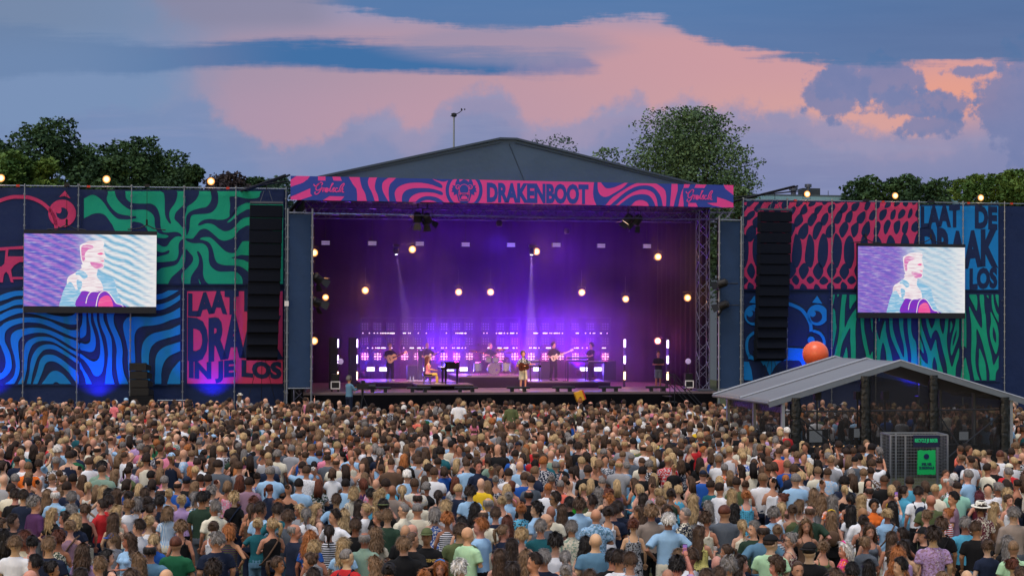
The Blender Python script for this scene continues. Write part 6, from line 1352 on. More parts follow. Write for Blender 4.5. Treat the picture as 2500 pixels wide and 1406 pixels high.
for x, y, z, r_ in ((-.95, .1, 1.22, .26), (-.45, .4, 1.12, .24), (.50, .5, 1.30, .25), (.95, .2, 1.15, .27), (.85, .7, .86, .19)):
    o_ = c + S.u * x + S.v * y; b = MB(); b.lathe(o_ + EZ * z, EZ + S.u * .12 * (1 if x < 0 else -1) - S.v * .15, [(0, r_), (.012, r_ * .6), (.022, .05), (.045, .03)], 22); cy = b.build('cymbal', M_gold, t)
    b = MB(); b.tube([o_ + EZ * .35, o_ + EZ * z], .012, 6)
    for k in range(3): b.tube([o_ + EZ * .38, o_ + Vector((.26 * math.cos(2.1 * k), .26 * math.sin(2.1 * k), .02))], .011, 6)
    b.build('cymbal_stand', M_chrome, t)
# keyboards
def kbd(px, v, z, w, h, label, n=1):
    c = P3(px, v, z); t = empty('keyboard', c, S.a, label, 'keyboard', 'keyboards on stage')
    for i in range(n): MB().box(c + EZ * (h + .16 * i) + S.u * .05 * i, (w, .32, .09), S.u, S.v).build('keyboard_body', M_blk, t); MB().box(c + EZ * (h + .05 + .16 * i) + S.v * .06, (w - .1, .14, .012), S.u, S.v).build('keys', M_keys, t)
    for s_ in (-1, 1): MB().tube([c + S.u * w * .40 * s_, c + S.u * w * .40 * s_ + EZ * h], .03, 8).build('stand_leg', M_blk, t)
kbd(1306, 5.2, zr3, .55, .98, 'small keyboard on a tall stand beside the singer'); kbd(1408, 5.6, zr3, 1.15, 1.0, 'wide keyboard with a second one stacked, at the right of the band', 2); kbd(1458, 5.4, zr3, .95, .93, 'black keyboard on legs at the keyboard player')
# ---------------------------------------------------------------- loudspeakers
def line_array(fr, x0t, x1t, x0b, x1b, yt, yb, v, n, label):
    ct = fr.w((x0t + x1t) / 2, yt, v); t = empty('line_array', ct, fr.a, label, 'loudspeaker array', 'hung loudspeaker arrays')
    for i in range(n):
        f0 = i / n; f1 = (i + .99) / n; y0, y1 = yt + (yb - yt) * f0, yt + (yb - yt) * f1; fm = (f0 + f1) / 2
        xa, xb = x0t + (x0b - x0t) * fm, x1t + (x1b - x1t) * fm; (ua, za), (ub, zb) = fr.pix(xa, y0, v), fr.pix(xb, y1, v); h = za - zb; vb = .10 * (fm * 2) ** 2
        c_ = MB(); cc = fr.p((ua + ub) / 2, (za + zb) / 2, v + vb + .3); T_ = Matrix.Rotation(-.28 * fm * fm, 3, fr.u); c_.box(cc, (ub - ua, .6, h * .985), fr.u, T_ @ fr.v); e_ = c_.build('speaker_cabinet', M_spk, t)
        MB().box(cc - (T_ @ fr.v) * .308, (ub - ua - .05, .012, h * .93), fr.u, T_ @ fr.v).build('grille', M_spg, e_)
    fb = MB(); (ua, za), (ub, _) = fr.pix(x0t, yt, v), fr.pix(x1t, yt, v); fb.box(fr.p((ua + ub) / 2, za + .12, v + .3), (ub - ua, .7, .10), fr.u, fr.v); fb.tube([fr.p((ua + ub) / 2 - .3, za + .15, v + .3), fr.p((ua + ub) / 2 - .12, za + .7, v + .3)], .02, 6); fb.tube([fr.p((ua + ub) / 2 + .3, za + .15, v + .3), fr.p((ua + ub) / 2 + .12, za + .7, v + .3)], .02, 6); fb.build('rigging_frame', M_dsteel, t)
    ar = MB(); zz = za + 1.0; ar.tube([fr.p((ua + ub) / 2, za + .7, v + .3), fr.p((ua + ub) / 2, zz, v + .3)], .02, 6)
    for s_ in (-1, 1): ar.tube([fr.p(ua - .9 + .1 * s_, zz - .35, v + 3.4), fr.p(ub + .2 + .1 * s_, zz + .45, v - .1)], .05, 6); ar.tube([fr.p(ua - .9 + .1 * s_, zz - .05, v + 3.4), fr.p(ub + .2 + .1 * s_, zz + .15, v - .1)], .03, 6)
    ar.build('hanging_beam', M_grille, t)
    cb = MB(); um, zm = fr.pix((x0b + x1b) / 2, yb, v); 
    for s_ in (-1, 0, 1): cb.tube([fr.p(um + .15 * s_, zm + .05, v + .3), fr.p(um + .9 * s_, .3, v + .6)], .014, 5)
    cb.build('tie_line', M_blk, t)
line_array(LW, 611, 691, 602, 678, 500, 878, -2.6, 12, 'tall black loudspeaker column hung left of the stage'); line_array(RW, 1858, 1934, 1853, 1924, 516, 880, -1.6, 14, 'tall black loudspeaker column hung right of the stage')
t = empty('speaker_stack', LW.w(342, 960, -1.2), LW.a, 'ground stack of black loudspeakers in front of the blue wave banner', 'loudspeaker stack')
for i in range(4):
    y0, y1 = 886 + 20 * i, 905 + 20 * i; (ua, za), (ub, zb) = LW.pix(316 + i, y0, -1.2), LW.pix(357 + i * 2, y1, -1.2)
    e_ = MB().box(LW.p((ua + ub) / 2, (za + zb) / 2, -1.0), (ub - ua, .8, za - zb - .02), LW.u, LW.v).build('speaker_cabinet', M_blk, t)
    (uc, _), = (LW.pix(369 + i * 2, y1, -1.2),); q = MB(); q.prism([LW.p(ub, za - .05, -1.35), LW.p(ub, zb + .02, -1.35), LW.p(uc, zb + .02, -1.2), LW.p(uc, za - .14, -1.2)], LW.v * .5); q.build('horn', M_grille, e_)
(ua, za), (ub, _) = LW.pix(318, 966, -1.2), LW.pix(372, 966, -1.2); MB().box(LW.p((ua + ub) / 2, za / 2, -1.0), (ub - ua + .1, 1.1, za), LW.u, LW.v).build('stand_cloth', M_black, t)
u, z = LW.pix(385, 977, -1.4); tag(MB().tube([LW.p(u, z, -1.4), LW.p(u + 1.3, z, -1.4)], .03, 6).tube([LW.p(u, 0, -1.4), LW.p(u, z, -1.4)], .03, 6).tube([LW.p(u + 1.3, 0, -1.4), LW.p(u + 1.3, z, -1.4)], .03, 6).build('handrail', M_steel), 'short pale handrail beside the ground speaker stack', 'handrail')
# blue uplights at the foot of the walls
for fr, px, lab in ((LW, 240, 'blue uplighter at the foot of the wall below the video screen'), (LW, 518, 'blue uplighter at the foot of the wall under the pink slogan'), (LW, -25, 'blue uplighter at the foot of the wall at the far left'), (RW, 1985, 'blue uplighter behind the black tent, left'), (RW, 2225, 'blue uplighter behind the black tent, right')):
    u, _ = fr.pix(px, 980); c = fr.p(u, .95, -.75); t = empty('uplighter', c, fr.a, lab, 'uplighter', 'blue uplighters'); MB().lathe(c - EZ * .2, EZ, [(0, .12), (.1, .14), (.22, .13)], 12).build('housing', M_blk, t); MB().lathe(c + EZ * .02, EZ, [(0, .12), (.012, .10)], 12).build('lens', emitter('uplight_glow', (.1, .05, 1), 6), t); MB().tube([c - EZ * .2, Vector((c.x, c.y, 0))], .03, 6).build('stand', M_blk, t)
    light('SPOT', c + EZ * .05, (.05, .03, 1.0), 1300, t, .1, fr.p(u, 4.6, 0.05), 105, .9)
# camera operator on the pit platform
c = depth = None
t = empty('camera_platform', S.w(862, 985, -5.5).xy.to_3d(), S.a, 'low camera platform in front of the stage', 'platform'); cb_ = S.w(868, 1000, -5.5)
Zp = 1.05; cxy = Vector((cb_.x, cb_.y, 0)); MB().box(cxy + EZ * (Zp - .05), (2.0, 1.3, .1), S.u, S.v).build('deck', M_deck, t)
for x in (-1, 1):
    for y in (-1, 1): MB().tube([cxy + S.u * .9 * x + S.v * .55 * y, cxy + S.u * .9 * x + S.v * .55 * y + EZ * (Zp - .1)], .03, 6).build('leg', M_steel, t)
op = person(cxy - S.u * .28 + EZ * Zp, STG.a - 1.0, 'm', 'sh', 'gy', 'long', 'steel', None, 'plain', 'cam', 0, 'stand', 'trousers', 'navy', 1.80, None, 'camera operator in a blue shirt and headphones on the left platform', 'crew at the stage', extra=('headphones:black',))
t = empty('video_camera', cxy + S.u * .35 + EZ * Zp, S.a, 'black video camera on a tripod beside the operator', 'camera'); cc = cxy + S.u * .30 + EZ * (Zp + 1.36)
MB().box(cc, (.5, .17, .24), S.u, S.v).build('camera_body', M_blk, t); MB().lathe(cc + S.u * .22, S.u, [(0, .09), (.28, .10), (.33, .12)], 14).build('lens', M_grille, t); MB().box(cc + EZ * .2 + S.u * .02, (.16, .05, .12), S.u, S.v).build('viewfinder', M_blk, t)
b = MB(); b.tube([cc - EZ * .12, cc - EZ * .45], .05, 8)
for k in range(3): b.tube([cc - EZ * .4, Vector((cc.x + .45 * math.cos(2.1 * k + .3), cc.y + .45 * math.sin(2.1 * k + .3), Zp))], .025, 6)
b.build('tripod', M_blk, t)
# ---------------------------------------------------------------- front-of-house tent, cage with signs, barrier, balloon
TF = Frame(0, 0); TF.o = Vector((9.185, 55.5, 0)); TF.a = R(14); TF.u = Vector((math.cos(TF.a), math.sin(TF.a), 0)); TF.v = Vector((-math.sin(TF.a), math.cos(TF.a), 0))
TW, TD, EV, RG = 8.6, 5.0, 2.80, 4.02
tn = empty('control_tent', TF.p(TW / 2, 0, 0), TF.a, 'black mesh sided mixing tent with a grey pitched roof in the crowd', 'tent')
M_tent = mat('tent_roof_pvc', (112, 114, 122), .45, var=.08, vs=.8, bump=.02, bs=2.5); M_rib = mat('roof_rib', (150, 156, 168), .4, .4, var=.05)
oh = .55; sl_ = (RG - EV) / (TW / 2)
def roof_pt(u, v): return TF.p(u, RG - abs(u - TW / 2) * sl_, v)
for k, (s0, s1) in enumerate(((-oh, TW / 2), (TW / 2, TW + oh))):
    V = []; F = []; nu, nvv = 14, 16
    for i in range(nu + 1):
        for j in range(nvv + 1):
            u = s0 + (s1 - s0) * i / nu; v = -.1 + (TD + .2) * j / nvv; p = roof_pt(u, v); sag = .035 * math.sin(math.pi * ((v + .1) / (TD + .2) * 2 % 1)) * math.sin(math.pi * i / nu); V.append(p - EZ * sag)
    for i in range(nu):
        for j in range(nvv): q = i * (nvv + 1) + j; F.append((q, q + nvv + 1, q + nvv + 2, q + 1))
    o = mesh_obj('roof_sheet', V, F, M_tent, tn, smooth=True); md = o.modifiers.new('thickness', 'SOLIDIFY'); md.thickness = .02; md.offset = -1
for v in (-.1, TD / 2, TD + .1):
    for s0 in (-oh, TW + oh): MB().tube([roof_pt(s0, v) + EZ * .03, roof_pt(TW / 2, v) + EZ * .03], .045, 6).build('roof_rib', M_rib, tn)
fb = MB()
for s0 in (-oh, TW + oh): a_ = roof_pt(s0, -.14); b_ = roof_pt(TW / 2, -.14); fb.prism([a_, b_, b_ - EZ * .17, a_ - EZ * .17], TF.v * .04)
fb.build('gable_beam', M_steel, tn)
MB().tube([roof_pt(-oh, -.1) - EZ * .03, roof_pt(-oh, TD + .1) - EZ * .03], .05, 8).build('eave_beam', M_steel, tn); MB().tube([roof_pt(TW + oh, -.1) - EZ * .03, roof_pt(TW + oh, TD + .1) - EZ * .03], .05, 8).build('eave_beam', M_steel, tn)
for u, v in ((0, 0), (TW, 0), (0, TD / 2), (TW, TD / 2), (0, TD), (TW, TD)): MB().box(TF.p(u, EV / 2, v), (.11, .11, EV), TF.u, TF.v).build('post', M_rib, tn)
M_mesh = bpy.data.materials.new('mesh_cloth'); M_mesh.use_nodes = True; t_ = M_mesh.node_tree; b_ = t_.nodes['Principled BSDF']; b_.inputs['Base Color'].default_value = (.012, .013, .018, 1); b_.inputs['Roughness'].default_value = .8; b_.inputs['Alpha'].default_value = .52
M_mesh2 = M_mesh.copy(); M_mesh2.node_tree.nodes['Principled BSDF'].inputs['Alpha'].default_value = .74; M_mesh2.node_tree.nodes['Principled BSDF'].inputs['Base Color'].default_value = (.03, .026, .028, 1)
M_wrap = mat('wrapped_cloth', (20, 22, 26), .35, var=.3, vs=6, bump=.06, bs=7, spec=.5)
def mesh_wall(pts, n, nm='mesh_wall'): mesh_obj(nm, pts, [tuple(range(n))], M_mesh2 if n == 4 else M_mesh, tn)
mesh_wall([TF.p(0, .02, .02), TF.p(TW, .02, .02), TF.p(TW, EV, .02), TF.p(TW / 2, RG - .1, .02), TF.p(0, EV, .02)], 5)
for v0, v1 in ((.06, TD / 2 - .06), (TD / 2 + .06, TD - .06)): mesh_wall([TF.p(.09, .02, v0), TF.p(.09, EV, v0), TF.p(.09, EV, v1), TF.p(.09, .02, v1)], 4); MB().box(TF.p(.05, EV - .28, (v0 + v1) / 2), (.05, v1 - v0, .5), TF.u, TF.v).build('dark_valance', M_wrap, tn); mesh_wall([TF.p(TW, .02, v0), TF.p(TW, EV, v0), TF.p(TW, EV, v1), TF.p(TW, .02, v1)], 4)
for u, w_ in ((.42, .36), (2.98, .36), (5.55, .34), (TW - .30, .34)):   # gathered black curtains
    V = []; F = []; top_ = RG - abs(u - TW / 2) * sl_ - .12; m = 34; n = 12
    for j in range(m + 1):
        z = .02 + (top_ - .02) * j / m; r_ = w_ / 2 * (1 + .05 * math.sin(j * .7 + u) + .03 * math.sin(j * 2.9))
        for i in range(n): a_ = 2 * math.pi * i / n; rr = r_ * (1 + .16 * math.sin(i * 2.4 + j * .9)); V.append(TF.p(u + rr * math.cos(a_), z, -.12 + rr * .45 * math.sin(a_)))
    for j in range(m):
        for i in range(n): q = j * n + i; F.append((q, j * n + (i + 1) % n, (j + 1) * n + (i + 1) % n, q + n))
    mesh_obj('gathered_curtain', V, F, M_wrap, tn, smooth=True)
r_ = MB(); r_.tube([TF.p(0, 2.32, .12), TF.p(TW, 2.32, .12)], .03, 6); r_.build('cross_rail', M_dsteel, tn)
MB().tube([TF.p(0, 2.5, .3), TF.p(0, 2.5, TD)], .03, 6).build('cross_rail', M_dsteel, tn)
for (u0, z0), (u1, z1) in (((.7, 2.1), (2.4, .8)), ((3.3, 2.1), (4.6, .9)), ((TW - .2, 2.2), (5.9, .4)), ((5.9, 2.2), (6.8, .9))): MB().tube([TF.p(u0, z0, .18), TF.p(u1, z1, .18)], .028, 6).build('brace', M_dsteel, tn)
mesh_wall([TF.p(TW, .02, TD), TF.p(TW * .62, .02, TD), TF.p(TW * .62, RG - .6, TD), TF.p(TW, EV, TD)], 4, 'back_sheet')
MB().box(TF.p(TW / 2, .55, TD - .4), (TW - .4, .6, .1), TF.u, TF.v).build('bench', M_blk, tn)
for i, u in enumerate((1.45, 2.9, 4.5, 5.6)):
    c = TF.p(u, 1.5, 3.6); t = empty('speaker_on_pole', Vector((c.x, c.y, 0)), TF.a, ORDN[i] + ' small black box on a thin pole from the left inside the tent', 'stand', 'boxes on poles inside the tent'); MB().tube([TF.p(u, .6, 3.6), TF.p(u, 2.55, 3.6)], .03, 6).build('pole', M_blk, t); MB().box(TF.p(u, 2.66, 3.6), (.24, .2, .3), TF.u, TF.v).build('cabinet', M_blk, t)
M_mon = emitter('monitor_picture', (.35, .38, .42), .35)
for i, (u, z, w_) in enumerate(((2.0, 1.35, .8), (3.5, 1.45, .62), (7.6, 1.3, .6))):
    t = empty('monitor', TF.p(u, z, 1.6), TF.a, ('dim monitor at the left end of the mixing desk', 'monitor showing a dim grid in the middle of the tent', 'monitor with a pale page at the right of the tent')[i], 'monitor', 'monitors in the tent'); MB().box(TF.p(u, z, 1.6), (w_, .06, w_ * .6), TF.u, TF.v).build('case', M_blk, t); MB().box(TF.p(u + (w_ * .1 if i else -w_ * .1), z, 1.56), (w_ * .6, .01, w_ * .5), TF.u, TF.v).build('picture', M_mon, t); MB().box(TF.p(u, z - w_ * .3 - .15, 1.65), (.1, .1, .3), TF.u, TF.v).build('stand', M_blk, t)
t = empty('mixing_desk', TF.p(3.2, 0, 1.9), TF.a, 'long dark mixing desk behind the tent mesh', 'mixing desk'); MB().box(TF.p(2.9, .85, 1.9), (3.6, .9, .24), TF.u, TF.v).build('console', M_blk, t); q = MB()
for i in range(40): q.box(TF.p(1.4 + i * .075, .985, 1.6 + (i % 3) * .12), (.03, .02, .02), TF.u, TF.v)
q.build('lit_buttons', emitter('button_glow', (1, .55, .25), 1.5), t); MB().box(TF.p(2.9, .36, 2.0), (3.4, .7, .72), TF.u, TF.v).build('table', M_blk, t)
t = empty('equipment_rack', TF.p(7.2, 0, 1.4), TF.a, 'dark equipment racks in the right bay of the tent', 'rack'); MB().box(TF.p(7.1, .5, 1.5), (1.8, .7, 1.0), TF.u, TF.v).build('cabinet', M_blk, t); MB().box(TF.p(6.6, 1.25, 1.5), (.5, .4, .5), TF.u, TF.v, Z=(TF.u * .4 + EZ).normalized()).build('case', M_grille, t)
# wire cage with two signs
CF = Frame(0, 0); CF.a = R(4); p0 = at(2174, 1060, 50.0); CF.o = Vector((p0.x, 50, 0)); CF.u = Vector((math.cos(CF.a), math.sin(CF.a), 0)); CF.v = Vector((-math.sin(CF.a), math.cos(CF.a), 0))
CW = (2316 - 2174) / FPX * 50; CHh = at(2245, 1062, 50).z; cg = empty('wire_cage', CF.p(CW / 2, 0, .4), CF.a, 'galvanised wire cage for cups in front of the black tent', 'cage'); fr_ = MB()
for u in (0, CW * .26, CW):
    for v in (0, .95): fr_.box(CF.p(u, CHh / 2, v), (.05, .05, CHh), CF.u, CF.v)
for z in (.1, CHh):
    for v in (0, .95): fr_.box(CF.p(CW / 2, z, v), (CW, .04, .04), CF.u, CF.v)
    for u in (0, CW): fr_.box(CF.p(u, z, .475), (.04, .95, .04), CF.u, CF.v)
fr_.build('cage_frame', M_alu, cg)
w_ = MB()
for v in (-.03, .98):
    u = .07
    while u < CW: w_.box(CF.p(u, CHh / 2, v), (.005, .005, CHh), CF.u, CF.v); u += .095
    z = .15
    while z < CHh: w_.box(CF.p(CW / 2, z, v - .008), (CW, .005, .005), CF.u, CF.v); z += .095
for u in (-.03, CW + .03):
    v = .07
    while v < .95: w_.box(CF.p(u, CHh / 2, v), (.005, .005, CHh), CF.u, CF.v); v += .095
    z = .15
    while z < CHh: w_.box(CF.p(u - .008, z, .475), (.005, .95, .005), CF.u, CF.v); z += .095
w_.build('wire_mesh', M_alu, cg)
def sign(x0, y0, x1, y1, lines, c_bg, c_fg, label, disc_=None, rag=0):
    mb = MB(); (u0, z0), (u1, z1) = CF.pix(x0, y1, -.09), CF.pix(x1, y0, -.09)
    out = [(u0, z0), (u1, z0), (u1, z1), (u0, z1)]
    if rag:
        out = []; r_ = random.Random(3)
        for (ax, ay), (bx, by) in zip([(u0, z0), (u1, z0), (u1, z1), (u0, z1)], [(u1, z0), (u1, z1), (u0, z1), (u0, z0)]):
            for i in range(12): out.append((ax + (bx - ax) * i / 12 + r_.uniform(-1, 1) * rag, ay + (by - ay) * i / 12 + r_.uniform(-1, 1) * rag))
    mb.prism([CF.p(u, z, -.09) for u, z in out], CF.v * .03, 0)
    for s, a0, b0, a1, b1 in lines:
        v, f = text_shape(s, .05); (ua, za), (ub, zb) = CF.pix(a0, b1, -.10), CF.pix(a1, b0, -.10); mb.add([CF.p(ua + (ub - ua) * x, zb - (zb - za) * y, -.098) for x, y in v], f, 1)
    if disc_: (ua, za) = CF.pix(disc_[0], disc_[1], -.10); mb.lathe(CF.p(ua, za, -.094), -CF.v, [(0, disc_[2]), (.006, disc_[2] * .98)], 24, 2)
    tag(mb.build('sign', [c_bg, c_fg, M_navy]), label, 'sign', 'signs on the wire cage')
M_sgg = mat('sign_green', (16, 176, 96), .5, var=.03); M_sgt = mat('sign_letters', (30, 196, 130), .5, var=0)
sign(2230, 1062, 2294, 1091, [('RECYCLE JE BEKER', 2233.5, 1070, 2290, 1082)], mat('sign_navy', (26, 30, 64), .5, var=.03), M_sgt, 'navy sign with green capital letters on the wire cage')
sign(2240, 1099, 2284, 1158, [('SPEEL HIER', 2250, 1129, 2275, 1136), ('DE BEKERFINALE!', 2244, 1138, 2281, 1145)], M_sgg, M_navy, 'ragged edged bright green sign with a dark disc on the wire cage', (2262, 1114, .085), .012)
# crowd barrier right of the cage
b0 = at(2372, 1160, 47.5); t = empty('crowd_barrier', Vector((b0.x, 47.5, 0)), 0, 'grey steel crowd barrier right of the wire cage', 'barrier'); zb = at(2400, 1156, 47.5).z
MB().tube([(b0.x, 47.5, .1), (b0.x, 47.5, zb), (b0.x + 2.2, 47.5, zb), (b0.x + 2.2, 47.5, .1), (b0.x, 47.5, .25)], .022, 8).build('outer_tube', M_alu, t); q = MB()
for i in range(1, 18): q.tube([(b0.x + 2.2 * i / 18, 47.5, .2), (b0.x + 2.2 * i / 18, 47.5, zb)], .009, 6)
q.build('bars', M_alu, t)
# balloon behind the tent
bc = at(1991, 864, 65); t = empty('balloon', bc, 0, 'big orange balloon floating behind the tent roof', 'balloon'); b = MB(); rb = 31.5 / FPX * 65
b.ell(bc, rb, 28, 18); b.build('balloon_skin', mat('orange_rubber', (232, 100, 62), .35, var=.05, spec=.5), t, smooth=True); MB().lathe(bc - EZ * (rb + .05), EZ, [(0, .05), (.06, .02)], 10).build('knot', M_red, t); MB().tube([bc - EZ * (rb + .04), bc - EZ * 1.6 + Vector((.1, 0, 0)), Vector((bc.x + .1, 65, 1.8))], .006, 5).build('string', M_wht, t)
